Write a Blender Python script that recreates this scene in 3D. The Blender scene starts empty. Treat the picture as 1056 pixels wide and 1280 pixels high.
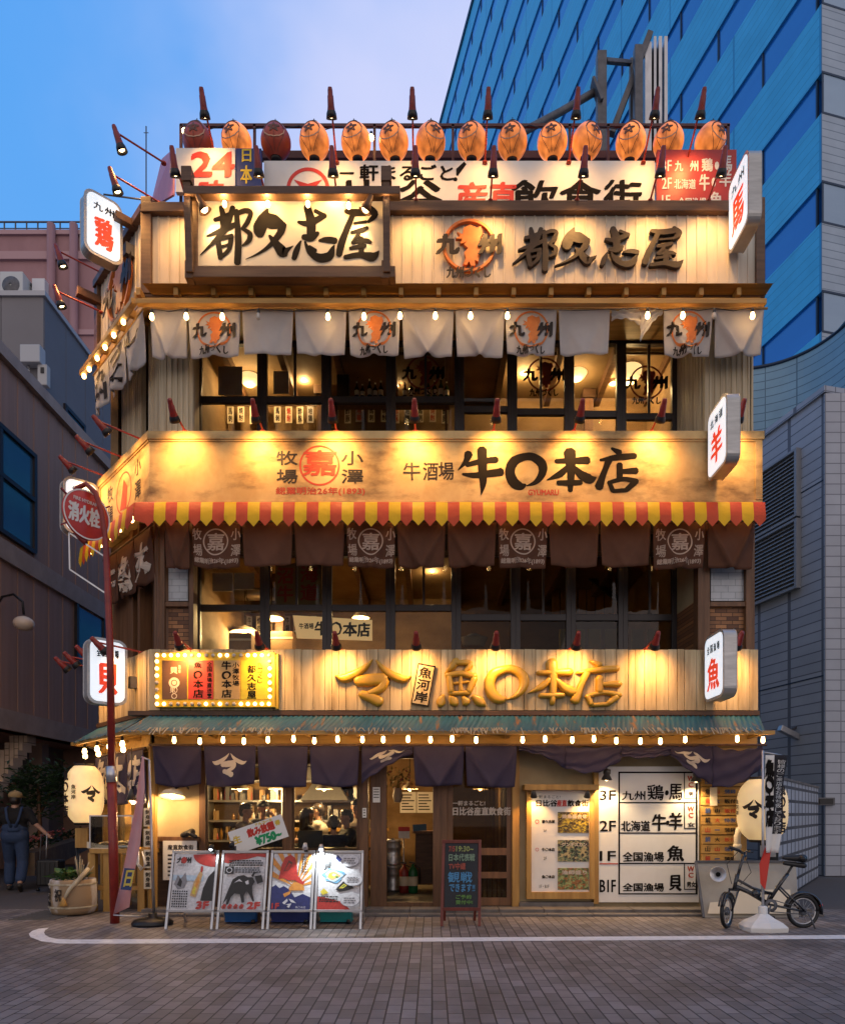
import bpy, math, random
from mathutils import Matrix, Vector, noise
random.seed(7)
R = math.radians
S = bpy.context.scene
COL = S.collection
# ------------------------------------------------------------------ camera
# layout helper: the camera stands 9.783 m before the fascia plane (y = 0), 1.35 m above the street
F, D, H, CX, HY = 900.0, 9.783, 1.35, 540.0, 1016.0
def X(px, y=0.0): return (px - CX) * (D + y) / F
def Z(py, y=0.0): return H + (HY - py) * (D + y) / F
def GY(py): return F * H / (py - HY) - D          # depth of a ground point
cam = bpy.data.cameras.new('camera'); camo = bpy.data.objects.new('camera', cam); COL.objects.link(camo)
cam.sensor_fit = 'AUTO'; cam.sensor_width = 36; cam.lens = F / 1280 * 36
cam.shift_x = -12 / 1280; cam.shift_y = (HY - 640) / 1280
camo.location = (0, -D, H); camo.rotation_euler = (R(90), 0, 0); cam.clip_end = 2000
S.camera = camo
# ------------------------------------------------------------------ sky, sun, exposure
W = bpy.data.worlds.new('World'); S.world = W; W.use_nodes = True
SUN_EL, SUN_ROT = 3.0, 200.0
def world():
    t = W.node_tree; n = t.nodes; L = t.links.new
    bg = n['Background']; bg.inputs[1].default_value = 0.117
    sky = n.new('ShaderNodeTexSky'); sky.sky_type = 'NISHITA'; sky.sun_disc = False
    sky.sun_elevation = R(SUN_EL); sky.sun_rotation = R(SUN_ROT); sky.ozone_density = 4.0; sky.air_density = 1.0; sky.dust_density = 0.3
    tc = n.new('ShaderNodeTexCoord')
    # dusk colours: deep clear blue overhead and to the east, a pale rosy afterglow in the west (behind the camera)
    sx = n.new('ShaderNodeSeparateXYZ'); L(tc.outputs['Generated'], sx.inputs[0])
    up = n.new('ShaderNodeMapRange'); up.inputs[1].default_value = 0; up.inputs[2].default_value = .8; L(sx.outputs['Z'], up.inputs[0])
    el = n.new('ShaderNodeMixRGB'); L(up.outputs[0], el.inputs[0]); el.inputs[1].default_value = (2.2, 5.3, 9.6, 1); el.inputs[2].default_value = (.95, 3.8, 9.5, 1)
    ws = n.new('ShaderNodeMapRange'); ws.interpolation_type = 'SMOOTHSTEP'; ws.inputs[1].default_value = .1; ws.inputs[2].default_value = -.7; L(sx.outputs['Y'], ws.inputs[0])
    we = n.new('ShaderNodeMixRGB'); L(ws.outputs[0], we.inputs[0]); L(el.outputs[0], we.inputs[1]); we.inputs[2].default_value = (8.2, 7.2, 7.0, 1)
    ga = n.new('ShaderNodeMixRGB'); ga.inputs[0].default_value = .80; L(sky.outputs[0], ga.inputs[1]); L(we.outputs[0], ga.inputs[2])
    # soft pink cloud bank in one part of the sky
    dot = n.new('ShaderNodeVectorMath'); dot.operation = 'DOT_PRODUCT'
    v = Vector((0.13, 1.0, 0.95)).normalized(); dot.inputs[1].default_value = v
    L(tc.outputs['Generated'], dot.inputs[0])
    nz = n.new('ShaderNodeTexNoise'); nz.inputs['Scale'].default_value = 3.0; nz.inputs['Detail'].default_value = 5; nz.inputs['Roughness'].default_value = .5
    L(tc.outputs['Generated'], nz.inputs[0])
    ad = n.new('ShaderNodeMath'); ad.operation = 'MULTIPLY_ADD'; L(nz.outputs[0], ad.inputs[0]); ad.inputs[1].default_value = .22; L(dot.outputs['Value'], ad.inputs[2])
    mr = n.new('ShaderNodeMapRange'); mr.interpolation_type = 'SMOOTHERSTEP'; L(ad.outputs[0], mr.inputs[0])
    mr.inputs[1].default_value = .985; mr.inputs[2].default_value = 1.15
    mr.inputs[3].default_value = 0; mr.inputs[4].default_value = .95
    mx = n.new('ShaderNodeMixRGB'); L(mr.outputs[0], mx.inputs[0]); L(ga.outputs[0], mx.inputs[1]); mx.inputs[2].default_value = (5.7, 6.0, 8.5, 1)
    L(mx.outputs[0], bg.inputs[0])
world()
sun = bpy.data.lights.new('sun', 'SUN'); suno = bpy.data.objects.new('sun', sun); COL.objects.link(suno)
sun.energy = 0.15; sun.angle = R(20); sun.color = (1, .8, .75)
suno.rotation_euler = (R(80), 0, R(20))
S.view_settings.view_transform = 'Standard'; S.view_settings.look = 'None'
S.view_settings.exposure = 0; S.view_settings.gamma = 1; S.view_settings.use_curve_mapping = False
cy = S.cycles
cy.use_denoising = True; cy.max_bounces = 6; cy.diffuse_bounces = 3; cy.glossy_bounces = 3; cy.transparent_max_bounces = 12
cy.sample_clamp_indirect = 3; cy.caustics_reflective = False; cy.caustics_refractive = False; cy.blur_glossy = 1; cy.use_light_tree = True
# ------------------------------------------------------------------ helpers
class MB:
    def __init__(s, M=None): s.v = []; s.f = []; s.m = []; s.sm = []; s.M = M; s.mi = 0; s.cuts = []; s.auto = False
    def add(s, vs, fs, sm=False):
        b = len(s.v)
        s.v += [(s.M @ Vector(p)) if s.M else Vector(p) for p in vs]
        for f in fs: s.f.append([b + i for i in f]); s.m.append(s.mi); s.sm.append(sm)
        return s
    def box(s, x0, x1, y0, y1, z0, z1):
        if s.auto: s.cuts.append(len(s.f))
        return s.add([(x0,y0,z0),(x1,y0,z0),(x1,y1,z0),(x0,y1,z0),(x0,y0,z1),(x1,y0,z1),(x1,y1,z1),(x0,y1,z1)],
                     [(0,3,2,1),(4,5,6,7),(0,1,5,4),(1,2,6,5),(2,3,7,6),(3,0,4,7)])
    def pbox(s, p0, p1, q0, q1, y0, y1, yr=None):      # pixel rectangle at depth yr (default its front y0)
        r = y0 if yr is None else yr
        return s.box(X(p0,r), X(p1,r), y0, y1, Z(q1,r), Z(q0,r))
    def bar(s, a, b, w, h, up=(0,0,1)):                # rectangular bar from a to b
        a, b = Vector(a), Vector(b); d = (b - a).normalized(); u = Vector(up)
        x = d.cross(u)
        if x.length < 1e-4: x = d.cross(Vector((0,1,0)))
        x.normalize(); z = x.cross(d); x *= w/2; z *= h/2
        vs = [p + i*x + j*z for p in (a, b) for i, j in ((-1,-1),(1,-1),(1,1),(-1,1))]
        return s.add(vs, [(0,1,2,3),(7,6,5,4),(0,4,5,1),(1,5,6,2),(2,6,7,3),(3,7,4,0)])
    def tube(s, pts, r, n=8, caps=True):
        pts = [Vector(p) for p in pts]; k = len(pts); rs = r if isinstance(r, (list, tuple)) else [r]*k
        vs = []; fs = []
        d0 = (pts[1]-pts[0]).normalized(); u = d0.orthogonal().normalized()
        for i, p in enumerate(pts):
            d = (pts[min(i+1,k-1)] - pts[max(i-1,0)]).normalized()
            u = (u - d*u.dot(d)); u = u.normalized() if u.length > 1e-5 else d.orthogonal().normalized()
            w = d.cross(u)
            vs += [p + rs[i]*(math.cos(2*math.pi*j/n)*u + math.sin(2*math.pi*j/n)*w) for j in range(n)]
        for i in range(k-1):
            for j in range(n): fs.append((i*n+j, i*n+(j+1)%n, (i+1)*n+(j+1)%n, (i+1)*n+j))
        s.add(vs, fs, True)
        if caps:
            b = len(s.v) - len(vs)
            for fc in ([b+j for j in range(n)][::-1], [b+(k-1)*n+j for j in range(n)]):
                s.f.append(fc); s.m.append(s.mi); s.sm.append(False)
        return s
    def lathe(s, prof, c=(0,0,0), d=(0,0,1), n=16, sq=(1,1)):   # profile (radius, distance along d)
        c = Vector(c); d = Vector(d).normalized(); u = d.orthogonal().normalized()
        if abs(d.z) > .99: u = Vector((1,0,0))
        w = d.cross(u); vs = []; fs = []
        for r, t in prof:
            vs += [c + d*t + r*(sq[0]*math.cos(2*math.pi*j/n)*u + sq[1]*math.sin(2*math.pi*j/n)*w) for j in range(n)]
        for i in range(len(prof)-1):
            for j in range(n): fs.append((i*n+j, i*n+(j+1)%n, (i+1)*n+(j+1)%n, (i+1)*n+j))
        return s.add(vs, fs, True)
    def ball(s, c, r, n=12, m=8, sm=True):
        r = (r,r,r) if not isinstance(r, (tuple, list)) else r
        vs = [(c[0]+r[0]*math.sin(math.pi*i/m)*math.cos(2*math.pi*j/n), c[1]+r[1]*math.sin(math.pi*i/m)*math.sin(2*math.pi*j/n), c[2]+r[2]*math.cos(math.pi*i/m)) for i in range(m+1) for j in range(n)]
        return s.add(vs, [(i*n+j, i*n+(j+1)%n, (i+1)*n+(j+1)%n, (i+1)*n+j) for i in range(m) for j in range(n)], sm)
    def poly(s, pts, y): return s.add([(a, y, b) for a, b in pts], [tuple(range(len(pts)))])
    def prism(s, pts, y0, y1):                          # outline in x-z, from y0 to y1
        n = len(pts); vs = [(a,y0,b) for a,b in pts] + [(a,y1,b) for a,b in pts]
        return s.add(vs, [tuple(range(n)), tuple(range(2*n-1, n-1, -1))] + [(i, (i+1)%n, n+(i+1)%n, n+i) for i in range(n)])
    def zprism(s, pts, z0, z1):                         # outline in x-y
        n = len(pts); vs = [(a,b,z0) for a,b in pts] + [(a,b,z1) for a,b in pts]
        return s.add(vs, [tuple(range(n)), tuple(range(2*n-1, n-1, -1))] + [(i, (i+1)%n, n+(i+1)%n, n+i) for i in range(n)])
    def ribbed(s, x0, x1, z0, z1, y, pitch, rw, rd, th=.02, jit=0):   # profiled sheet, ribs toward -y
        prof = []; x = x0
        while x < x1 - 1e-6:
            e = min(x + pitch*(1 + jit*random.uniform(-1,1)), x1); a = e - rw
            prof += [(x, y), (max(a, x), y), (max(a + rw*.2, x), y-rd), (max(e - rw*.2, x), y-rd)]; x = e
        prof.append((x1, y)); k = len(prof)
        vs = [(a, b, z0) for a, b in prof] + [(a, b, z1) for a, b in prof]
        s.add(vs, [(i, i+1, k+i+1, k+i) for i in range(k-1)])
        return s.box(x0, x1, y + .004, y + th, z0, z1)
    def each(s, name, mats, parent=None, per=1, **k):       # one object per box (or per group of `per` boxes) of this builder
        i = 0; out = []
        starts = s.cuts + [len(s.f)]
        for a, b in zip([0]+starts[:-1] if starts[0] else starts[:-1], starts if starts[0] else starts[1:]):
            if a == b: continue
            q = MB(); idx = {}
            for f, m_, sm_ in zip(s.f[a:b], s.m[a:b], s.sm[a:b]):
                g = []
                for v in f:
                    if v not in idx: idx[v] = len(q.v); q.v.append(s.v[v])
                    g.append(idx[v])
                q.f.append(g); q.m.append(m_); q.sm.append(sm_)
            out.append(q.build(name, mats, parent, **k))
        return out
    def cut(s): s.cuts.append(len(s.f)); return s
    def map(s, fn): s.v = [Vector(fn(p)) for p in s.v]; return s
    def build(s, name, mats, parent=None, bevel=0, kind=None, solid=0):
        me = bpy.data.meshes.new(name); o = bpy.data.objects.new(name, me)
        off = Vector((0,0,0)); p = parent
        while p: off += p.location; p = p.parent
        me.from_pydata([tuple(q - off) for q in s.v], [], s.f)
        for m in (mats if isinstance(mats, (list, tuple)) else [mats]): me.materials.append(m)
        me.polygons.foreach_set('material_index', s.m); me.polygons.foreach_set('use_smooth', s.sm); me.update()
        COL.objects.link(o); o.parent = parent
        if bevel:
            b = o.modifiers.new('b', 'BEVEL'); b.width = bevel; b.segments = 2; b.limit_method = 'ANGLE'; b.angle_limit = R(40)
        if solid: q = o.modifiers.new('s', 'SOLIDIFY'); q.thickness = solid
        if kind: o['kind'] = kind
        return o
def thing(name, label, cat, loc=(0,0,0), group=None):
    o = bpy.data.objects.new(name, None); COL.objects.link(o); o.location = loc; o.empty_display_size = .1
    return tag(o, label, cat, group)
def tag(o, label, cat, group=None):
    o['label'] = label; o['category'] = cat
    if group: o['group'] = group
    return o
def kids(o): return [c for c in KIDS.get(o.name, [])]
KIDS = {}
def reg(o):                                              # remember the children of a thing that will be copied
    KIDS.clear()
    for q in bpy.data.objects:
        if q.parent: KIDS.setdefault(q.parent.name, []).append(q)
    return o
def dup(root, loc, rz=0, label=None, scale=None):
    def cp(o, par):
        c = o.copy(); COL.objects.link(c); c.parent = par
        for k in KIDS.get(o.name, []): cp(k, c)
        return c
    r = cp(root, None); r.location = loc; r.rotation_euler = (0, 0, rz)
    if scale: r.scale = scale
    if label: r['label'] = label
    return r
ORD = ['first','second','third','fourth','fifth','sixth','seventh','eighth','ninth','tenth','eleventh','twelfth','thirteenth','fourteenth','fifteenth']
# wing: the splayed left face; local x to the right (toward the corner), y inward
COR = Vector((X(187), 0, 0)); WANG = math.atan2(-.735, .678)
WING = Matrix.Translation(COR) @ Matrix.Rotation(WANG, 4, 'Z')
def wpt(u, v, z): return WING @ Vector((u, v, z))
# ------------------------------------------------------------------ materials
def mat(name, c, c2=None, sc=(6,6,6), rough=.6, metal=0, spec=.4, bump=0, det=6, lo=.35, hi=.65, em=None, ems=0, trans=None, coat=0, c3=None, sc3=(1,1,1), lo3=.5, hi3=.7):
    m = bpy.data.materials.new(name); m.use_nodes = True; t = m.node_tree; n = t.nodes; L = t.links.new
    b = n['Principled BSDF']; b.inputs['Base Color'].default_value = (*c, 1); b.inputs['Roughness'].default_value = rough
    b.inputs['Metallic'].default_value = metal; b.inputs['Specular IOR Level'].default_value = spec
    if coat: b.inputs['Coat Weight'].default_value = coat
    if c2 is not None or bump:
        tc = n.new('ShaderNodeTexCoord')
        def nz(s_, d_):
            mp = n.new('ShaderNodeMapping'); mp.inputs['Scale'].default_value = s_; L(tc.outputs['Object'], mp.inputs[0])
            q = n.new('ShaderNodeTexNoise'); q.inputs['Scale'].default_value = 1; q.inputs['Detail'].default_value = d_; q.inputs['Roughness'].default_value = .62
            L(mp.outputs[0], q.inputs[0]); return q
        q = nz(sc, det)
        if c2 is not None:
            mr = n.new('ShaderNodeMapRange'); mr.inputs[1].default_value = lo; mr.inputs[2].default_value = hi; L(q.outputs[0], mr.inputs[0])
            mx = n.new('ShaderNodeMixRGB'); L(mr.outputs[0], mx.inputs[0]); mx.inputs[1].default_value = (*c, 1); mx.inputs[2].default_value = (*c2, 1)
            out = mx
            if c3 is not None:
                q3 = nz(sc3, 8); m3 = n.new('ShaderNodeMapRange'); m3.inputs[1].default_value = lo3; m3.inputs[2].default_value = hi3; L(q3.outputs[0], m3.inputs[0])
                x3 = n.new('ShaderNodeMixRGB'); L(m3.outputs[0], x3.inputs[0]); L(mx.outputs[0], x3.inputs[1]); x3.inputs[2].default_value = (*c3, 1); out = x3
            L(out.outputs[0], b.inputs['Base Color'])
            rr = n.new('ShaderNodeMapRange'); L(q.outputs[0], rr.inputs[0]); rr.inputs[3].default_value = max(0, rough-.12); rr.inputs[4].default_value = min(1, rough+.12); L(rr.outputs[0], b.inputs['Roughness'])
        if bump:
            bp = n.new('ShaderNodeBump'); bp.inputs['Strength'].default_value = bump; bp.inputs['Distance'].default_value = .02; L(q.outputs[0], bp.inputs['Height']); L(bp.outputs[0], b.inputs['Normal'])
    if em: b.inputs['Emission Color'].default_value = (*em, 1); b.inputs['Emission Strength'].default_value = ems
    if trans:
        tr = n.new('ShaderNodeBsdfTranslucent'); tr.inputs[0].default_value = (*trans, 1); ms = n.new('ShaderNodeMixShader'); ms.inputs[0].default_value = .3
        o = n['Material Output']; L(b.outputs[0], ms.inputs[1]); L(tr.outputs[0], ms.inputs[2]); L(ms.outputs[0], o.inputs[0])
    return m
def emit(name, c, s, sample=True):
    m = bpy.data.materials.new(name); m.use_nodes = True; b = m.node_tree.nodes['Principled BSDF']
    b.inputs['Base Color'].default_value = (*[min(1, q) for q in c], 1); b.inputs['Emission Color'].default_value = (*c, 1); b.inputs['Emission Strength'].default_value = s
    if not sample: m.cycles.emission_sampling = 'NONE'
    return m
def glassm(name, tint=(.93,.95,.93), refl=(.9,.95,1), ior=1.22, rough=.01):
    m = bpy.data.materials.new(name); m.use_nodes = True; t = m.node_tree; n = t.nodes; n.clear(); L = t.links.new
    o = n.new('ShaderNodeOutputMaterial'); a = n.new('ShaderNodeBsdfTransparent'); a.inputs[0].default_value = (*tint, 1)
    g = n.new('ShaderNodeBsdfGlossy'); g.inputs[0].default_value = (*refl, 1); g.inputs['Roughness'].default_value = rough
    f = n.new('ShaderNodeFresnel'); f.inputs[0].default_value = ior; x = n.new('ShaderNodeMixShader')
    L(f.outputs[0], x.inputs[0]); L(a.outputs[0], x.inputs[1]); L(g.outputs[0], x.inputs[2]); L(x.outputs[0], o.inputs[0]); return m
def bricks(name, c1, c2, mortar, w, h, ms=.006, off=.5, rough=.7, rot=(0,0,0), bump=.3, spec=.3, tint=None, freq=2, vary=1.3):
    m = bpy.data.materials.new(name); m.use_nodes = True; t = m.node_tree; n = t.nodes; L = t.links.new; b = n['Principled BSDF']
    tc = n.new('ShaderNodeTexCoord'); mp = n.new('ShaderNodeMapping'); mp.inputs['Rotation'].default_value = rot; L(tc.outputs['Object'], mp.inputs[0])
    br = n.new('ShaderNodeTexBrick'); L(mp.outputs[0], br.inputs[0]); br.offset = off; br.offset_frequency = freq
    br.inputs['Scale'].default_value = 1; br.inputs['Brick Width'].default_value = w; br.inputs['Row Height'].default_value = h; br.inputs['Mortar Size'].default_value = ms
    br.inputs['Color1'].default_value = (*c1,1); br.inputs['Color2'].default_value = (*c2,1); br.inputs['Mortar'].default_value = (*mortar,1); br.inputs['Mortar Smooth'].default_value = .3
    q = n.new('ShaderNodeTexNoise'); q.inputs['Scale'].default_value = 1.1; q.inputs['Detail'].default_value = 8; q.inputs['Roughness'].default_value = .65; L(tc.outputs['Object'], q.inputs[0])
    mr = n.new('ShaderNodeMapRange'); L(q.outputs[0], mr.inputs[0]); mr.inputs[1].default_value = .3; mr.inputs[2].default_value = .7; mr.inputs[3].default_value = 1/vary; mr.inputs[4].default_value = vary
    mu = n.new('ShaderNodeMixRGB'); mu.blend_type = 'MULTIPLY'; mu.inputs[0].default_value = 1; L(br.outputs[0], mu.inputs[1]); L(mr.outputs[0], mu.inputs[2])
    L(mu.outputs[0], b.inputs['Base Color']); b.inputs['Specular IOR Level'].default_value = spec
    r2 = n.new('ShaderNodeMapRange'); L(q.outputs[0], r2.inputs[0]); r2.inputs[3].default_value = rough-.15; r2.inputs[4].default_value = rough+.15; L(r2.outputs[0], b.inputs['Roughness'])
    bp = n.new('ShaderNodeBump'); bp.inputs['Strength'].default_value = bump; bp.inputs['Distance'].default_value = .006; bp.invert = True; L(br.outputs['Fac'], bp.inputs['Height']); L(bp.outputs[0], b.inputs['Normal'])
    return m
K = {}
K['fascia'] = mat('painted_metal_cream', (.60,.54,.44), (.48,.41,.32), (5,5,.8), .5, c3=(.2,.13,.07), sc3=(9,9,.7), lo3=.6, hi3=.85)
K['plank'] = mat('pale_board', (.60,.47,.27), (.34,.24,.12), (11,11,.9), .6, bump=.15, c3=(.13,.08,.04), sc3=(16,16,1.3), lo3=.56, hi3=.8)
K['plaster'] = mat('ochre_plaster', (.56,.40,.17), (.42,.27,.10), (2.2,2.2,1.6), .6, bump=.1, c3=(.11,.06,.022), sc3=(1.5,1.5,3.4), lo3=.50, hi3=.74)
K['darkwood'] = mat('dark_wood', (.055,.028,.016), (.10,.052,.028), (3,3,22), .55, bump=.15)
K['brownwood'] = mat('brown_wood', (.16,.075,.032), (.085,.04,.018), (14,14,1.4), .5, bump=.15)
K['brownbeam'] = mat('brown_beam', (.13,.065,.032), (.075,.036,.018), (1.4,14,14), .5, bump=.12)
K['goldwood'] = mat('yellow_wood', (.48,.27,.07), (.33,.17,.04), (10,10,1.2), .5, bump=.1)
K['goldbeam'] = mat('yellow_beam', (.50,.28,.07), (.32,.17,.04), (1.2,12,12), .5, bump=.1)
K['sheet'] = mat('weathered_siding', (.52,.44,.30), (.34,.27,.17), (12,12,.7), .55, bump=.05, c3=(.12,.08,.05), sc3=(7,7,.6), lo3=.58, hi3=.8)
K['teal'] = mat('teal_roof', (.014,.075,.115), (.022,.115,.165), (7,3,3), .45, c3=(.20,.10,.05), sc3=(12,2.2,2.2), lo3=.58, hi3=.66)
K['frame'] = mat('dark_window_frame', (.018,.015,.018), (.03,.024,.024), (3,3,3), .4)
K['tanwall'] = mat('tan_render', (.42,.33,.19), (.34,.26,.14), (2,2,2), .75, bump=.12)
K['ceil'] = mat('room_ceiling', (.26,.17,.08), (.19,.12,.055), (2,2,2), .8)
K['room'] = mat('room_wall', (.24,.15,.07), (.15,.09,.04), (1.5,1.5,3), .8)
K['roomfloor'] = mat('room_floor', (.14,.13,.10), (.10,.09,.07), (2,2,2), .5)
K['glass'] = glassm('window_glass'); K['glassd'] = glassm('dim_window_glass', (.62,.6,.56))
K['concrete'] = mat('roof_concrete', (.25,.24,.23), (.18,.17,.17), (2,2,2), .8)
K['red'] = mat('red_paint', (.26,.026,.018), (.18,.018,.014), (8,8,8), .35)
K['black'] = mat('black_plastic', (.012,.012,.013), None, rough=.4)
K['blackm'] = mat('black_metal', (.02,.02,.022), (.035,.032,.03), (9,9,9), .35, metal=.4)
K['steel'] = mat('grey_steel', (.13,.13,.14), (.09,.09,.095), (6,6,6), .5, metal=.4)
K['alu'] = mat('aluminium', (.55,.55,.56), (.45,.45,.46), (10,10,4), .35, metal=.8)
K['white'] = mat('white_board', (.74,.72,.68), (.66,.63,.58), (1.5,1.5,1.5), .5)
K['cream'] = mat('cream_board', (.70,.60,.44), (.62,.52,.36), (1.6,1.6,1.6), .55)
K['ink'] = mat('black_ink', (.010,.008,.007), None, rough=.85, spec=.12)
K['inkb'] = mat('brown_black_letter', (.030,.020,.014), (.020,.014,.010), (20,20,20), .5, spec=.25)
K['redink'] = mat('red_ink', (.55,.035,.02), None, rough=.5)
K['rustink'] = mat('rust_red_ink', (.42,.05,.02), None, rough=.6)
K['gold'] = mat('gold_letter', (.55,.31,.02), (.45,.24,.015), (7,7,7), .32, spec=.6, bump=.05)
K['orange'] = mat('orange_paint', (.62,.19,.03), (.5,.13,.02), (9,9,9), .5)
K['bulb'] = emit('warm_bulb', (1,.60,.22), 16, False)
K['bulbsoft'] = emit('soft_bulb', (1,.68,.3), 6, False)
K['bulboff'] = mat('unlit_bulb', (.5,.45,.38), None, rough=.1)
K['mouth'] = emit('lamp_mouth', (1,.70,.34), 14, False)
# ------------------------------------------------------------------ ground and street
K['paver'] = bricks('street_paver', (.122,.104,.096), (.20,.172,.16), (.028,.022,.02), .215, .104, .006, .5, .62, (0,0,R(90)), .5, .35, vary=1.6)
K['asphalt'] = mat('asphalt', (.085,.072,.066), (.11,.095,.088), (40,40,40), .75, bump=.2)
K['kerb'] = mat('kerb_stone', (.17,.15,.135), (.11,.095,.085), (5,5,5), .7, bump=.15)
MB().box(-400, 400, -60, 700, -.5, -.012).build('ground', K['asphalt'], kind='structure')
MB().add([(-60,-20,0),(60,-20,0),(60,.3,0),(-60,.3,0)], [(0,1,2,3)]).build('street_paving', K['paver'], kind='structure')
def kerb():
    mb = MB(); x = -3.9
    while x < 4.7:
        w = .6; mb.box(x+.004, x+w-.004, -.42, -.27, .0, .03); mb.box(x+.004, x+w-.004, -.13, .16, .0, .055); x += w
    mb.box(-3.9, 4.7, -.27, -.13, 0, .012)
    mb.build('kerb_strip', K['kerb'], bevel=.008, kind='structure')
kerb()
K['line'] = mat('road_paint', (.80,.78,.76), (.66,.64,.62), (14,14,14), .6, c3=(.17,.14,.12), sc3=(15,15,15), lo3=.60, hi3=.78)
def road_line():
    # long line, slightly skew to the facade, with a hooked left end
    mb = MB()
    A = [(1300,1172.4),(1056,1174),(800,1175.6),(540,1177.4),(300,1179.2),(160,1180),(75,1180),(52,1177),(38.5,1171.8),(36.5,1167.5),(41,1163.8),(49,1161.2),(61,1160.2)]
    B_ = [(1300,1167.8),(1056,1169.2),(800,1170.8),(540,1172.4),(300,1173.8),(160,1174.4),(92,1174.8),(72,1174.2),(62,1172),(57,1169),(55.5,1166),(57,1163),(62,1160)]
    n = len(A); q = lambda p: (X(p[0],GY(p[1])), GY(p[1]), .004)
    mb.add([q(p) for p in A]+[q(p) for p in B_], [(i,i+1,n+i+1,n+i) for i in range(n-1)])
    mb.build('road_marking', K['line'], kind='structure')
road_line()
K['grate'] = mat('drain_grate', (.16,.14,.13), (.12,.11,.10), (8,8,8), .5, metal=.5)
def drain():
    mb = MB(); y0, y1 = GY(1150), GY(1139)
    for k in range(9): 
        y = y0 + (y1-y0)*k/8; mb.box(X(12,y)+.06*k, X(70,y0), y-.018, y+.018, 0, .014)
    mb.build('drain_grating', K['grate'], kind='structure')
drain()
# ------------------------------------------------------------------ buildings behind
SD = Vector((-.244, 1, 0)).normalized()                   # direction of the side street on the right
def frame_at(px, depth, dirv):                            # local x along dirv, y outward-in, origin on the ground
    p = Vector((X(px, depth-D), depth-D, 0)); d = Vector(dirv).normalized()
    return Matrix.Translation(p) @ Matrix.Rotation(math.atan2(d.y, d.x), 4, 'Z') @ Matrix.Diagonal((1, -1 if d.y > abs(d.x) else 1, 1, 1))
K['tiledusk'] = bricks('dusk_tinted_tile', (.05,.37,.63), (.06,.40,.67), (.025,.23,.45), 1.2, .36, .018, 0, .35, (R(90),0,0), .1, .5, vary=1.12)  # blue dusk light is put into the colour of grey-white tile
K['bluewin'] = mat('blue_window_band', (.010,.125,.46), (.02,.17,.54), (.05,.05,.3), .08, spec=.9)
K['tilepale'] = bricks('pale_tile', (.30,.36,.43), (.33,.39,.46), (.15,.19,.24), 1.2, .30, .02, 0, .45, (R(90),0,0), .1, vary=1.1)
K['joint'] = mat('dark_joint', (.015,.03,.06), None, rough=.5)
def tower():
    t = thing('office_tower', 'tall dusk-tinted glass and tile office tower rising behind the lantern rail', 'office tower', (X(1026,17.2),17.2,0))
    M = frame_at(1026, 27, SD); N = frame_at(1026, 27, (1, .25, 0))
    Ln, Hh, P, wh = 78.0, 80.5, 4.1, 1.5
    # floors: spandrel tile bands proud of recessed strip windows; local y<0 is outside on the left face
    z = 12.0; sp = MB(M); jt = MB(M); k = 0
    z = 11.2
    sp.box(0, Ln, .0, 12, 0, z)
    while z < Hh:
        w1 = min(z+wh, Hh)
        wb = MB(M); wb.box(.3, Ln, .10, .5, z, w1)
        wb.mi = 1
        for u in range(0, 27): wb.box(u*3.0+.25, u*3.0+.33, .04, .12, z, w1)
        wb.build('window_band', [K['bluewin'], K['joint']], t)
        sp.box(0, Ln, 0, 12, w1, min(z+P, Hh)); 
        z += P
    sp.build('tiled_wall', K['tiledusk'], t)
    jt2 = MB(N); pl = MB(N); wb = MB(N); z = 11.2; pl.box(.0, 16, -.03, 0, 0, z)
    while z < Hh:
        pl.box(.0, 16, -.03, 0, z+wh, min(z+P, Hh)); wb.box(.05, 16, -.015, 0, z, z+wh); jt2.box(0, 16, -.04, -.002, z-.05, z+.03); jt2.box(0, 16, -.04, -.002, z+wh-.03, z+wh+.05); [jt2.box(a, a+.08, -.03, -.014, z, z+wh) for a in (0, 2.4, 4.8, 7.2, 9.6)]; z += P
    jt2.build('end_joint', K['joint'], t); pl.build('end_wall', K['tilepale'], t); wb.build('end_window_band', mat('pale_window', (.20,.29,.40), (.25,.35,.46), (.1,.1,.3), .12, spec=.8), t)
    # dark vertical recesses low on the street side
    MB(M).box(-.1, Ln, -.12, .05, Hh, Hh+.5).build('parapet', K['joint'], t)
tower()
K['tilegrey'] = bricks('grey_tile', (.33,.36,.42), (.37,.40,.46), (.13,.14,.17), .24, .22, .014, 0, .5, (R(90),0,0), .2, vary=1.1)
K['louvre'] = mat('louvre_metal', (.30,.31,.33), None, rough=.5, metal=.3)
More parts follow.
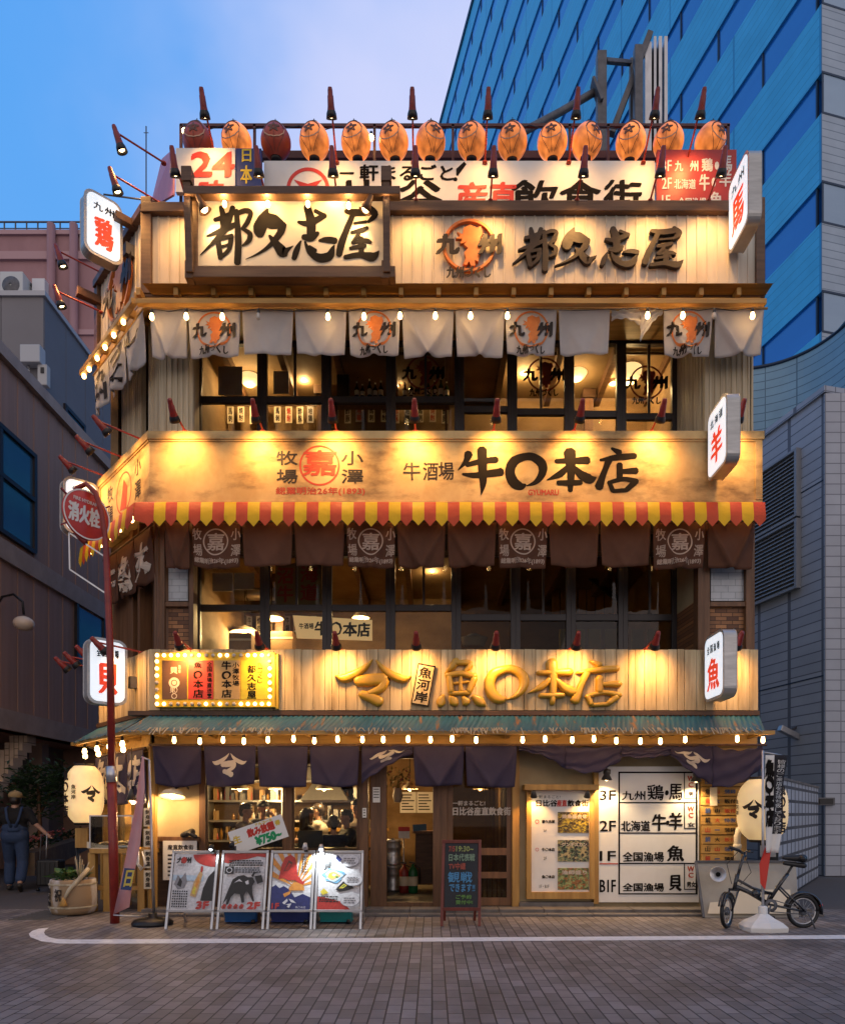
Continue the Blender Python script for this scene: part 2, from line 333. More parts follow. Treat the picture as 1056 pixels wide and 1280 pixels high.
def greyblock():
    t = thing('tiled_building', 'grey tiled building with two dark louvred vents beyond the pale tile wall', 'building', (X(1030,5.6),5.6,0))
    d0 = 15.4; M = frame_at(1030, d0, SD); zt = Z(492, d0-D)
    w = MB(M); w.box(0, 14, 0, 12, 0, zt); w.box(-.06, 14, -.06, 12, zt, zt+.14); w.build('wall', K['tilegrey'], t)
    N = frame_at(1030, d0, (1, 0, 0)); f = MB(N); f.box(-.02, 8, -.05, 0, 0, zt-.02); f.build('front_wall', bricks('front_tile', (.36,.38,.43), (.40,.42,.47), (.17,.18,.21), .33, .22, .012, 0, .5, (R(90),0,0), .2, vary=1.1), t)
    for q0, q1 in ((612, 690), (698, 778)):
        v = MB(M); z1, z0 = Z(q0-40, d0-D+1), Z(q1-40, d0-D+1)
        v.box(.75, 6, -.03, -.004, z0, z1)
        n = 16
        for k in range(n): z = z0+(z1-z0)*k/n; v.add([(.75,-.10,z),(6,-.10,z),(6,-.03,z+.09),(.75,-.03,z+.09)], [(0,1,2,3)])
        o = v.build('louvre', K['louvre'], t)
        g = MB(M); g.box(.68,.75,-.13,-.002,z0-.05,z1+.05); g.box(.75,6,-.13,-.002,z1,z1+.05); g.box(.75,6,-.13,-.002,z0-.05,z0); g.build('louvre_frame', K['louvre'], o)
    for z in (Z(845,d0-D), Z(600,d0-D)): MB(M).box(0,14,-.006,.0,z,z+.03).build('floor_joint', K['joint'], t)
greyblock()
def curved():
    t = thing('curved_tiled_building', 'pale blue curved tiled building at the foot of the tower', 'building', (9,14,0))
    mb = MB(); n = 24; pts = []
    for k in range(n+1):
        px = 905 + 215*k/n; dep = 27.5 - 5.5*(k/n)**2.2
        pts.append((X(px, dep-D), dep-D))
    zt = Z(462, 17.7)
    vs = [(a,b,0) for a,b in pts] + [(a,b,zt) for a,b in pts]
    mb.add(vs, [(i,i+1,n+2+i,n+1+i) for i in range(n)], False)
    vs = [(a,b,zt) for a,b in pts] + [(a,b+6,zt) for a,b in pts]; mb.add(vs, [(i,i+1,n+2+i,n+1+i) for i in range(n)])
    mb.build('wall', bricks('curved_tile', (.17,.30,.40), (.19,.33,.43), (.08,.15,.21), .9, .3, .02, 0, .35, (R(90),0,0), .1, vary=1.1), t)
    c = MB(); c.tube([(a,b-.02,zt) for a,b in pts], .06, 6); c.build('coping', K['joint'], t)
curved()
K['tilewall'] = bricks('light_wall_tile', (.34,.36,.40), (.40,.42,.46), (.03,.033,.04), .25, .22, .03, 0, .4, (R(90),0,0), .3, vary=1.15)
def lowwall():
    a = Vector((X(972,1.0), 1.0, 0)); b = Vector((X(1022,5.3), 5.3, 0)); d = (b-a).normalized()
    M = Matrix.Translation(a) @ Matrix.Rotation(math.atan2(d.y, d.x), 4, 'Z'); L = (b-a).length
    t = thing('tile_wall', 'low wall of pale upright tiles behind the folding bicycle', 'wall', a)
    MB(M).box(0, L, 0, .25, 0, 1.86).build('wall_body', K['tilewall'], t); MB(M).box(-.01, L, -.02, .27, 1.86, 1.90).build('coping', K['kerb'], t)
    v = thing('wall_vent', 'small dark ventilation slot in the blue tiled wall at right edge', 'vent', (X(1033,5.4),5.45,Z(1003,5.4)))
    y = 5.5; MB().pbox(1022,1043,997,1006.5,y,y+.1).build('vent_frame', K['steel'], v); MB().pbox(1024,1041,998.5,1005,y-.02,y).build('vent_grille', K['black'], v)
lowwall()
def camera_device():
    y = 6.6; t = thing('security_camera', 'grey security camera on bracket on the grey tiled wall', 'camera', (X(994,y),y,Z(918,y)))
    p = lambda a, b, dy=0: (X(a,y+dy), y+dy, Z(b,y+dy))
    MB().bar(p(1001,897), p(1001,932), .1, .12).build('mount_plate', K['steel'], t)
    MB().bar(p(1000,905,-.1), p(985,915,-.25), .06,.06).build('bracket', K['steel'], t)
    MB().bar(p(974,910,-.3), p(998,922,-.2), .14, .13).build('housing', K['alu'], t, bevel=.01)
camera_device()
K['brownwall'] = mat('brown_siding', (.40,.235,.17), (.34,.20,.145), (.3,9,.3), .6)
K['brownband'] = mat('brown_stone_band', (.42,.31,.26), (.34,.25,.21), (3,3,3), .7)
K['bluepane'] = mat('sky_pane', (.02,.08,.14), (.03,.12,.19), (.4,.4,.4), .06, spec=1)
def leftblock():
    t = thing('brown_building', 'dark brown building with pale stone bands along the alley', 'building', (-8.5,4,0))
    x0 = -8.5; f = lambda d: d - D
    zt = 10.3
    w = MB(); y = f(10.0); i = 0
    while y < 22:                                            # vertical siding boards
        w.box(x0-8, x0 - (.012 if i % 2 else 0), y, y+.3, 3.0, zt); y += .3; i += 1
    w.box(x0-8, x0-1.8, f(10), 22, 0, 3.0)                   # recessed ground floor
    w.box(x0-2.2, x0, f(18.8), 22, 0, 3.0)
    w.build('wall', K['brownwall'], t)
    b = MB(); b.box(x0-.3, x0+.07, f(10), 22, 6.35, 6.75); b.box(x0-.3, x0+.10, f(10), 22, 3.0, 3.4); b.box(x0-8.2, x0+.12, f(9.9), 22, zt, zt+.25)
    b.build('stone_band', K['brownband'], t)
    for d0, d1 in ((12.9, 15.35),):
        p = MB(); p.box(x0-.1, x0+.02, f(d0), f(d1), 6.95, 8.95); wn = p.build('window', K['bluepane'], t)
        g = MB()
        for y in (f(d0), (f(d0)+f(d1))/2, f(d1)): g.box(x0-.1, x0+.07, y-.05, y+.05, 6.9, 9.0)
        for z in (6.9, 8.0, 8.95): g.box(x0-.1, x0+.075, f(d0), f(d1), z-.045, z+.045)
        g.build('window_frame', K['frame'], wn)
    p = MB(); p.box(x0-.1, x0+.02, f(17.2), f(18.6), 5.0, 6.3); wn = p.build('window', K['bluepane'], t)
    g = MB(); g.box(x0-.1,x0+.06,f(17.2)-.05,f(17.2)+.05,4.95,6.35); g.box(x0-.1,x0+.06,f(18.6)-.05,f(18.6)+.05,4.95,6.35); g.box(x0-.1,x0+.065,f(17.2),f(18.6),4.93,5.02); g.build('window_frame', K['frame'], wn)
    # recess: stepped brick stair side and dark entrance
    s = MB()
    for k in range(9): s.box(x0-.5, x0-.12, f(14.15)+.17*k, f(14.15)+.17*(k+1), 1.45+.17*k, 1.45+.17*k+.36)
    s.build('stepped_brick', bricks('stair_brick', (.50,.38,.28), (.56,.43,.32), (.2,.15,.11), .3, .1, .01, .5, .7, (R(90),0,R(90))), t)
    MB().box(x0-1.0, x0-.7, f(17), f(17.3), 0, 3.0).build('entrance_pillar', K['brownband'], t)
    l = thing('wall_lamp', 'unlit globe lamp on curled bracket on the brown wall', 'lamp', (-8.4, f(14.0), 5.2))
    y = f(14.0); X0 = x0 - .05
    MB().box(X0, X0+.06, y-.1, y+.1, 5.05, 5.5).build('wall_plate', K['blackm'], l)
    MB().tube([(X0+.05,y,5.3),(X0+.2,y,5.55),(X0+.42,y,5.6),(X0+.6,y,5.45),(X0+.62,y,5.2)], .025, 6).build('bracket', K['blackm'], l)
    MB().ball((X0+.62,y,5.03), (.19,.19,.14), 16, 10).build('globe', mat('globe_glass', (.75,.62,.5), None, rough=.3), l)
leftblock()
K['greyside'] = mat('grey_siding', (.19,.18,.19), (.165,.155,.165), (.3,.3,.3), .55)
K['pinkwall'] = mat('pink_render', (.36,.20,.21), (.30,.165,.175), (1,1,.4), .75)
def leftfar():
    t = thing('grey_sided_building', 'grey metal-sided building rising above the brown one', 'building', (-9.5,8.1,0))
    x0, y0, zt = -9.62, 8.1, 14.15; w = MB(); y = y0
    while y < 24: w.box(x0-6, x0-.0, y+.012, y+1.05, 0, zt); y += 1.06
    w.box(x0-6, x0-.03, y0, 24, 0, zt-.02)
    x = x0
    while x > -22: w.box(x-1.05, x-.012, y0-.02, y0+.02, 0, zt-.01); x -= 1.06
    w.box(-22, x0-6, y0, 20, 0, zt-.02); w.build('wall', K['greyside'], t)
    MB().box(-22, x0+.06, y0-.08, 24, zt, zt+.12).build('coping', mat('pale_coping', (.42,.42,.44), None, rough=.5), t)
    p = MB(); d0, d1 = 9.62*900/459-D, 9.62*900/436-D; p.box(x0-.1, x0+.02, d0, d1, 9.9, 12.0); wn = p.build('window', K['bluepane'], t)
    g = MB(); g.box(x0-.1,x0+.06,d0-.06,d0+.06,9.85,12.05); g.box(x0-.1,x0+.06,d1-.06,d1+.06,9.85,12.05)
    for z in (9.9, 11.0, 12.0): g.box(x0-.1,x0+.065,d0,d1,z-.05,z+.05)
    g.build('window_frame', K['frame'], wn)
    y = y0 - .3
    a = thing('air_conditioner', 'white boxed air conditioner on the grey siding', 'air conditioner', (X(35,y),y,Z(440,y)))
    MB().pbox(25,50,430,452,y,y+.28).build('casing', mat('ac_casing', (.42,.43,.45), None, rough=.45), a, bevel=.02); MB().tube([(X(32,y),y+.15,Z(452,y)),(X(32,y),y+.2,Z(470,y))], .03, 6).build('pipe', K['alu'], a)
    b = thing('meter_box', 'small white meter box below the air conditioner on grey siding', 'meter box', (X(53,y),y,Z(465,y)))
    MB().pbox(47,59,455,481,y+.1,y+.28).build('casing', mat('meter_casing', (.40,.40,.40), None, rough=.5), b, bevel=.02); MB().pbox(51,55,459,466,y+.08,y+.1).build('dial', K['black'], b)
    t = thing('pink_building', 'dusky pink building with a roof railing', 'building', (-14,18,0))
    y = 18.2; zt = Z(291, y); w = MB(); w.box(-26, -9.5, y, y+12, 0, zt); w.build('wall', K['pinkwall'], t)
    b = MB(); b.box(-26, -9.4, y-.12, y, zt-1.1, zt-.8); b.box(-26,-9.4,y-.1,y+.3,zt-.12,zt+.05); b.box(-26,-9.4,y-.08,y,zt-4.0,zt-3.8); b.build('ledge', mat('pink_ledge', (.42,.26,.27), None, rough=.7), t)
    pi = MB()
    for px in (67, 95): pi.tube([(X(px,y), y-.15, 0), (X(px,y), y-.15, zt+.2)], .16, 8)
    pi.build('downpipe', K['pinkwall'], t)
    rl = MB()
    for k in range(12): rl.tube([(X(-10+14*k,y), y+.1, zt), (X(-10+14*k,y), y+.1, zt+.5)], .03, 5)
    rl.tube([(-26,y+.1,zt+.5),(-9.5,y+.1,zt+.5)], .035, 5); rl.tube([(-26,y+.1,zt+.25),(-9.5,y+.1,zt+.25)], .02, 5); rl.build('roof_railing', K['steel'], t)
    y = 17.2
    a = thing('outdoor_unit', 'pale outdoor unit on a pink ledge at left frame edge', 'air conditioner', (X(12,y),y,Z(370,y)))
    MB().pbox(0,29,339,373,y,y+.7).build('casing', mat('unit_casing', (.5,.52,.52), None, rough=.5), a, bevel=.03); MB().lathe([(.33,0),(.3,-.03),(.05,-.04)], (X(14,y),y-.005,Z(356,y)), (0,1,0), 20).build('fan_grille', K['steel'], a)
    a = thing('vent_hood', 'white box vent hood on the pink wall', 'vent', (X(41,y+.6),y+.6,Z(350,y)))
    MB().prism([(X(33,y),Z(354,y)),(X(49,y),Z(354,y)),(X(49,y),Z(338,y)),(X(33,y),Z(338,y))], y+.4, y+.95).build('hood', mat('hood', (.6,.6,.62), None, rough=.5), a); MB().pbox(34,48,354,357,y+.5,y+.9).build('hood_opening', K['black'], a)
leftfar()
# ------------------------------------------------------------------ the izakaya building
B = thing('izakaya_building', 'four-storey izakaya with lit sign bands, curtains and striped awning at the street corner', 'building', (0, .3, 0))
XL = COR.x; XR = X(955)
z3t, z3b = Z(262), Z(362); z2t, z2b = Z(540), Z(632); z1t, z1b = Z(812), Z(888)
WL = -1.99
def both(name, m, fn, bev=0):                              # the same strip on the front and on the wing
    a = MB(); fn(a, XL, None); a.M = WING; fn(a, None, True); return a.build(name, m, B, bevel=bev)
# fascia of the third floor: cream profiled metal
f = MB(); f.ribbed(XL, X(947), z3b, z3t, 0, .138, .03, .012, .12); f.M = WING; f.ribbed(WL, 0, z3b, z3t, 0, .138, .03, .012, .12); fas3 = f.build('metal_fascia', K['fascia'], B)
f = MB()
f.pbox(484, 912, 250, 263, -.09, .2); f.pbox(176, 240, 252, 264, -.09, .2)
f.pbox(945, 956, 246, 366, -.05, .16); f.pbox(176, 189, 245, 366, -.06, .10); f.pbox(176, 956, 363, 371, -.04, .14)
f.M = WING
f.box(WL-.05, -.1, -.09, .2, z3t-.01, z3t+.10); f.box(WL-.08, WL+.06, -.06, .1, z3b-.05, z3t+.12); f.box(WL, -.1, -.04, .14, z3b-.09, z3b-.002)
f.box(WL-.02, WL+.1, -.35, .1, z3t-.3, z3t-.18); f.box(-.5, -.4, -.3, .1, z3t-.02, z3t+.08)
f.build('cornice_beam', K['brownbeam'], B, bevel=.006)
# eave timbers below the third-floor fascia, with brackets
f = MB(); ye = -.22; f.pbox(170, 958, 372.5, 379, ye-.05, ye+.03); f.pbox(182, 950, 371.5, 383, -.04, .05)
for px in range(180, 960, 46): f.box(X(px,0)-.03, X(px,0)+.03, ye+.03, .16, Z(381,0)-.0, Z(371.6,0))
f.M = WING; f.box(WL-.1, .08, ye-.05, ye+.03, Z(379,ye), Z(372.5,ye)); f.box(WL, -.06, -.04, .05, Z(383), Z(371.5))
for k in range(6): f.box(WL+.1+k*.36, WL+.16+k*.36, ye+.03, .16, Z(381), Z(371.6))
f.build('eave_timber', K['goldbeam'], B, bevel=.004)
f = MB(); f.add([(XL,-.25,Z(371)),(XR,-.25,Z(371)),(XR,.9,Z(371)),(XL+.3,.9,Z(371))],[(0,1,2,3)])
f.box(XL+.15, XR-.1, -.02, .0, Z(392), Z(383.5)); f.build('soffit', K['goldbeam'], B)
# second-floor plaster band
def band(a, xl, wing):
    x0, x1 = (WL, 0) if wing else (XL, X(952))
    a.box(x0, x1, 0, .18, z2b, z2t-.11)
    a.box(x0-(.04 if wing else 0), x1+.02, -.035, .2, z2t-.11, z2t); a.box(x0, x1, -.018, .0, z2t-.135, z2t-.11); a.box(x0, x1, -.015, .0, z2b, z2b+.07)
    if not wing: a.box(x1-.10, x1, -.02, 0, z2b+.07, z2t-.135)
    else: a.box(x0, x0+.07, -.02, 0, z2b+.07, z2t-.135)
both('plaster_band', K['plaster'], band, .006)
# first-floor board fascia
f = MB()
for (M_, a0, a1) in ((None, XL, X(947)), (WING, WL, 0)):
    f.M = M_; x = a0
    while x < a1-.01:
        w = random.choice((.095,.125,.155,.16)); e = min(x+w, a1); o = random.uniform(0,.012); f.box(x+.003, e-.003, -o, .10, z1b, z1t + random.uniform(-.006,.006)); x = e
    f.box(a0, a1, .02, .12, z1b+.01, z1t-.01)
bf = f.build('board_fascia', K['plank'], B, bevel=.003)
f = MB(); f.pbox(160, 949, 888.5, 894, -.04, .12); f.M = WING; f.box(WL-.03, 0, -.04, .12, Z(894), Z(888.5)); f.build('fascia_sill', K['darkwood'], B)
# teal corrugated canopy
def canopy(a, x0, x1, flipL=0, flipR=0):
    n = int((x1-x0)/.02); vs = []
    for i in range(n+1):
        x = x0+(x1-x0)*i/n; w = .011*math.cos(x*2*math.pi/.068)
        o = random.uniform(-.015,.02)
        vs += [(x, -.02, 2.665+w), (x+(flipL*(1-i/n)+flipR*i/n)*.45, -.43-o, 2.405+w-o*.4)]
    a.add(vs, [(2*i, 2*i+2, 2*i+3, 2*i+1) for i in range(n)], True)
f = MB(); canopy(f, XL, X(947), -.45, -.22); f.M = WING; canopy(f, WL+.05, 0, .30, .45)
f.build('corrugated_canopy', K['teal'], B)
f = MB()                                                  # split bamboo sticks fraying out under the canopy edge
for c0, n_ in ((-3.35,34),(-2.2,30),(-.9,22),(.65,40),(2.0,30),(3.05,26),(3.9,22)):
    for k in range(n_):
        x = c0+random.gauss(0,.28); l = random.uniform(.05,.16)
        f.bar((x,-.36,2.463),(x+random.uniform(-.05,.05),-.36-l,2.457-l*.62), .011,.007)
f.build('bamboo_lath', K['sheet'], B)
f = MB(); f.box(XL, X(947), .02, .1, 2.2, 2.67); f.box(XL-.2, X(950), -.42, -.37, 2.37, 2.42)
for k in range(13): f.box(XL+.2+k*.66, XL+.25+k*.66, -.38, .02, 2.36, 2.41)
f.M = WING; f.box(WL, 0, .02, .1, 2.2, 2.67); f.box(WL, .2, -.42,-.37,2.37,2.42)
for k in range(4): f.box(WL+.1+k*.5, WL+.15+k*.5, -.38, .02, 2.36, 2.41)
f.build('canopy_timber', K['goldbeam'], B, bevel=.004)
# upper walls: end panels, returns and wing walls
def upper(z0, z1, pl, pr):
    a = MB(); y0, y1 = .2, .97
    xl0, xl1 = X(pl[0],y0), X(pl[1],y1); xr0, xr1 = X(pr[1],y0), X(pr[0],y1)
    return xl0, xl1, xr0, xr1
def corr_wall(a, x0, x1, z0, z1, y, pitch=.076, d=.016):
    a.ribbed(x0, x1, z0, z1, y, pitch, pitch*.5, d, .06)
f = MB(); zz0, zz1 = z2t-.1, Z(371)
XP3L, XW3L, XW3R, XP3R = X(242,.2), X(250,.97), X(845,.97), X(882,.2)
corr_wall(f, XL+.09, XP3L, zz0, zz1, .2); f.cut(); corr_wall(f, XP3R, X(941,.2), zz0, zz1, .2); f.cut()
f.M = WING; corr_wall(f, WL+.1, -1.05, zz0, zz1, .3); f.cut(); corr_wall(f, -.55, -.09, zz0, zz1, .2); f.cut()
f.M = Matrix.Translation((XW3R, .97, 0)) @ Matrix.Rotation(math.atan2(.2-.97, XP3R-XW3R), 4, 'Z'); corr_wall(f, 0, math.hypot(XP3R-XW3R, .77), zz0, zz1, 0)
f.cut(); f.M = None; f.add([(XP3L,.2,zz0),(XW3L,.97,zz0),(XW3L,.97,zz1),(XP3L,.2,zz1)], [(0,1,2,3)])
f.each('corrugated_wall', K['sheet'], B)
f = MB(WING); f.box(-1.05,-.55,.5,.55,zz0,zz1); f.build('wing_opening', K['frame'], B)
# second floor end panels: timber posts, small windows, basket-weave tiles
zz0, zz1 = z1t-.1, z2b+.05
XP2L, XW2L, XW2R, XP2R = X(240,.2), X(244,.97), X(845,.97), X(872,.2)
f = MB(); f.auto = True
for a, b in ((193,206),(236,242),(872,887),(932,943)): f.pbox(a, b, 640, 815, .12, .3)
for a, b in ((206,236),(887,932)): f.pbox(a, b, 752, 758, .14, .3); f.pbox(a, b, 640, 706, .18, .3)
f.M = WING; f.box(-.16, -.02, .12, .3, zz0, zz1); f.box(-.75,-.68,.12,.3,zz0,zz1); f.box(-1.15,-1.0,.14,.3,zz0,zz1); f.box(WL+.02, -1.15, .2, .3, zz0, zz1)
f.box(-.68,-.16,.3,.35,zz0,zz1); f.each('timber_post', K['brownwood'], B, bevel=.005)
K['weave'] = bricks('basket_weave_tile', (.36,.17,.07), (.09,.04,.022), (.04,.02,.012), .16, .055, .005, .5, .5, (R(90),0,0), .4)
f = MB(); f.auto = True
for a, b in ((206,236),(887,932)): f.pbox(a, b, 758, 815, .2, .25)
f.M = Matrix.Translation((XW2R,.97,0)) @ Matrix.Rotation(math.atan2(.2-.97, XP2R-XW2R),4,'Z'); f.box(0, math.hypot(XP2R-XW2R,.77), 0, .05, zz0, Z(757,.5))
f.each('tile_panel', K['weave'], B)
f = MB(); L2 = math.hypot(XP2R-XW2R,.77); f.M = Matrix.Translation((XW2R,.97,0)) @ Matrix.Rotation(math.atan2(.2-.97, XP2R-XW2R),4,'Z'); f.box(0, L2, .0, .05, Z(757,.5), zz1); f.cut()
f.M = None; f.add([(XP2L,.3,zz0),(XW2L,.97,zz0),(XW2L,.97,zz1),(XP2L,.3,zz1)],[(0,1,2,3)]); f.each('return_wall', K['tanwall'], B)
K['tilewhite'] = bricks('frosted_tile_window', (.40,.43,.46), (.44,.47,.5), (.25,.28,.30), .2, .09, .005, .5, .3, (R(90),0,0), .15)
for a, b in ((206,236),(887,932)):
    o = MB().pbox(a+1, b-1, 707, 751, .2, .22).build('small_window', K['tilewhite'], B)
# windows of the upper floors
def windows(bays, q0, q1, trans, dark, y=.97):
    for i, (a, b) in enumerate(bays):
        fr = MB(); t = 6
        fr.pbox(a, a+t, q0, q1, y-.03, y+.06, y); fr.pbox(b-t, b, q0, q1, y-.03, y+.06, y)
        for q in trans(i): fr.pbox(a+t, b-t, q-4, q+4, y-.02, y+.05, y)
        fr.pbox(a+t, b-t, q0, q0+6, y-.03, y+.06, y); fr.pbox(a+t, b-t, q1-5, q1, y-.03, y+.06, y)
        if i % 2 == 1: fr.pbox((a+b)/2-1, (a+b)/2+2, q0+5, trans(i)[0]-4, y+.0, y+.04, y)
        w = fr.build('window', K['frame'], B, bevel=.004)
        MB().pbox(a+t, b-t, q0+6, q1-5, y+.015, y+.021, y).build('pane', K['glassd'] if i in dark else K['glass'], w)
e3 = [246,328,408,488.5,574,640,711,776,845]; e2 = [245,331.5,409,488,570,644,713,778,845]
windows(list(zip(e3, e3[1:])), 425, 552, lambda i: [500 if i < 4 else 512 + (i-4)*3], ())
windows(list(zip(e2, e2[1:])), 690, 822, lambda i: [760 if i < 4 else 772], (4,5,6,7))
f = MB(); f.box(XP3L, XP3R+.1, .17, .2, Z(430,.97), Z(371)); f.box(XW3L-.3, XW3R+.3, .94, 1.06, Z(425,.97), Z(371)+.2); f.box(XW2L-.3, XW2R+.3, .94, 1.06, Z(690,.97), z2b+.3); f.box(XW3L,XW3R,.9,1.06,z2t-.9,Z(552,.97)); f.box(XW2L,XW2R,.9,1.06,z1t-.9,Z(822,.97))
f.build('window_header', K['frame'], B)
# floors, ceilings, inner walls and back walls of the rooms
foot = [(XL+.15,.2),(XR-.12,.2),(XR-.12,9),(-5.1,9),(-5.1,1.65)]
f = MB(); f.zprism(foot, 2.74, 2.95); f.zprism(foot, 5.5, 5.75); f.zprism(foot, 8.42, 9.55); f.build('floor_slab', K['ceil'], B)
f = MB(); f.zprism([(XL+.2,.32),(XR-.14,.32),(XR-.14,8.9),(-5.0,8.9),(-5.0,1.7)], -.02, .05); f.build('ground_floor', K['roomfloor'], B)
f = MB(); f.auto = True
for z0, z1, yb in ((.05,2.74,4.6),(2.95,5.5,4.2),(5.75,8.42,2.5)): f.box(-5.0, XR-.2, yb, yb+.1, z0, z1)
f.box(XR-.2, XR-.12, .3, 9, 0, 9.5); f.box(-5.12, -5.0, 1.7, 9, 0, 9.5); f.box(-5.1, XR-.12, 8.9, 9.0, 0, 9.5); f.box(XW3L-.1, XW3L, 1.0, 4, 2.95, 8.4); f.box(XW3R, XW3R+.1, 1.0, 4, 2.95, 8.4)
f.box(X(647,.3), X(650,.3)+.05, .5, 4.6, .05, 2.74); f.box(X(552,.3), X(552,.3)+.06, 1.6, 4.6, .05, 2.74)
f.each('room_wall', K['room'], B)
f = MB(); f.box(XR-.14, XR-.10, .2, 9, 2.7, 9.5); f.box(XR-.14, XR-.1, .55, 9, 0, 2.7); f.build('side_wall', K['sheet'], B)
# exposed joists and slat ceilings that show through the upper windows
f = MB(); f.auto = True
for k in range(9): x = -3.2+k*.85; f.box(x, x+.09, 1.1, 4.0, 8.28, 8.42); f.box(x+.2, x+.29, 1.1, 4.2, 5.36, 5.5)
f.each('ceiling_joist', K['brownbeam'], B)
# ------------------------------------------------------------------ ground-floor front, y = .3
y0 = .3; zl = Z(925, y0)
f = MB(); f.auto = True
for a, b in ((186,194),): f.pbox(a, b, 915, 1138, .02, .12)
f.pbox(640,649,930,1134,y0-.06,y0+.08); f.pbox(742,748,955,1130,y0-.10,y0+.02)
f.pbox(186, 650, 918, 934, y0-.08, y0+.06); f.each('corner_post', K['goldwood'], B, bevel=.005)
f = MB(); f.auto = True
for a, b in ((249,257),(356,365),(449,460),(463,483),(541,559)): f.pbox(a, b, 925, 1134, y0-.05, y0+.08)
f.pbox(257,449,1070,1082,y0-.05,y0+.06); f.pbox(193,249,1046,1052,y0-.10,y0+.02); f.each('post', K['brownwood'], B, bevel=.005)
f = MB(); f.auto = True; f.pbox(257,449,1082,1136,y0,y0+.04); f.pbox(193,249,1052,1138,y0,y0+.04); f.each('dado_panel', K['darkwood'], B)
f = MB(); f.auto = True; f.pbox(193,249,925,1046,y0,y0+.05); f.pbox(649,880,915,1138,y0,y0+.06); f.each('rendered_wall', K['tanwall'], B)
f = MB(); f.pbox(649,742,1128,1140,y0-.12,y0+.01); f.build('wall_base', K['kerb'], B, bevel=.01)
f = MB(); f.box(X(876,.3), XR-.12, .28, .34, 0, 2.3); f.build('timber_backing', K['goldwood'], B)
for a, b in ((257,356),(365,449)):
    o = MB(); o.pbox(a,a+3,930,1070,y0,y0+.03); o.pbox(b-3,b,930,1070,y0,y0+.03); o.pbox(a,b,1066,1070,y0,y0+.03); w = o.build('shop_window', K['brownwood'], B)
    MB().pbox(a+3,b-3,928,1066,y0+.012,y0+.018).build('pane', K['glass'], w)
f = MB()                                                   # sliding door with lattice
for a, b in ((559,566),(633,640)): f.pbox(a,b,935,1132,y0,y0+.045)
for q0, q1 in ((1060,1069),(1090,1098),(1122,1132)): f.pbox(566,633,q0,q1,y0+.002,y0+.04)
for px in range(572, 633, 6): f.pbox(px,px+1.6,1069,1122,y0+.02,y0+.035)
for px in range(606, 633, 5): f.pbox(px,px+1.6,960,1060,y0+.025,y0+.04)
dr = f.build('sliding_door', mat('door_timber', (.20,.09,.035), (.12,.055,.022), (12,12,1.4), .45), B, bevel=.003)
MB().pbox(566,633,940,1122,y0+.012,y0+.017).build('door_pane', K['glassd'], dr)
MB().pbox(596,601,1066,1072,y0-.015,y0).build('door_handle', K['blackm'], dr)
f = MB(); f.pbox(483,541,1128,1134,y0-.03,y0+.06); f.pbox(483,541,930,948,y0-.02,y0+.05); f.build('door_sill', K['brownwood'], B)
# wing, ground floor: open service front with posts
f = MB(WING); f.auto = True
for u in (WL+.02, -1.0, -.06): f.box(u, u+.08, .0, .1, 0, 2.3)
f.each('corner_post', K['goldwood'], B, bevel=.005)
f = MB(WING); f.box(WL, -.02, .55, .6, 0, 2.7); f.build('wing_inner_wall', K['room'], B)
# roof: parapet and rear hut
f = MB(); f.zprism([(XL+.1,.3),(XR-.2,.3),(XR-.2,8.9),(-5,8.9),(-5,1.7)], 9.55, 9.62); f.box(-5.0,-3.5,3.2,5,9.6,11.05); f.build('roof_deck', K['concrete'], B)
# rooftop steel frame
t = thing('rooftop_steel_frame', 'grey steel frame with louvre panels standing on the roof behind the lanterns', 'steel frame', (X(790,2.5),2.5,9.62))
y = 2.5; P = lambda a, b, dy=0: (X(a,y+dy), y+dy, Z(b,y+dy))
f = MB(); f.bar(P(751,230), P(751,68), .16, .16); f.bar(P(790,230,.3), P(790,75,.3), .10, .10); f.bar(P(757,76), P(790,79,.3), .07,.07); f.bar(P(797,225), P(797,60), .14,.14)
f.tube([P(640,172,-.6), P(700,140), P(748,112)], .06, 10); f.bar(P(764,168,.1), P(812,42,.1), .12, .10); f.bar(P(740,102,-.05),P(751,130,-.05),.2,.05)
f.build('column', K['steel'], t, bevel=.01)
f = MB()
for a, b in ((806,814),(817,820),(823,827),(830,834)): f.pbox(a, b, 45 if a > 815 else 52, 232, y+.1, y+.3)
f.build('louvre_panel', K['alu'], t)
f = MB(); f.pbox(797,822,60,232,y+.35,y+.5); f.build('dark_panel', K['black'], t)
t = thing('roof_antenna', 'thin antenna mast on the roof left of the lantern row', 'antenna', (X(183,3),3,9.6))
MB().tube([(X(183,3),3,9.6),(X(183,3),3,Z(158,3))], .012, 6).build('mast', K['steel'], t); MB().tube([(X(180,3),3,Z(166,3)),(X(186,3),3,Z(166,3))], .006, 5).build('dipole', K['steel'], t)
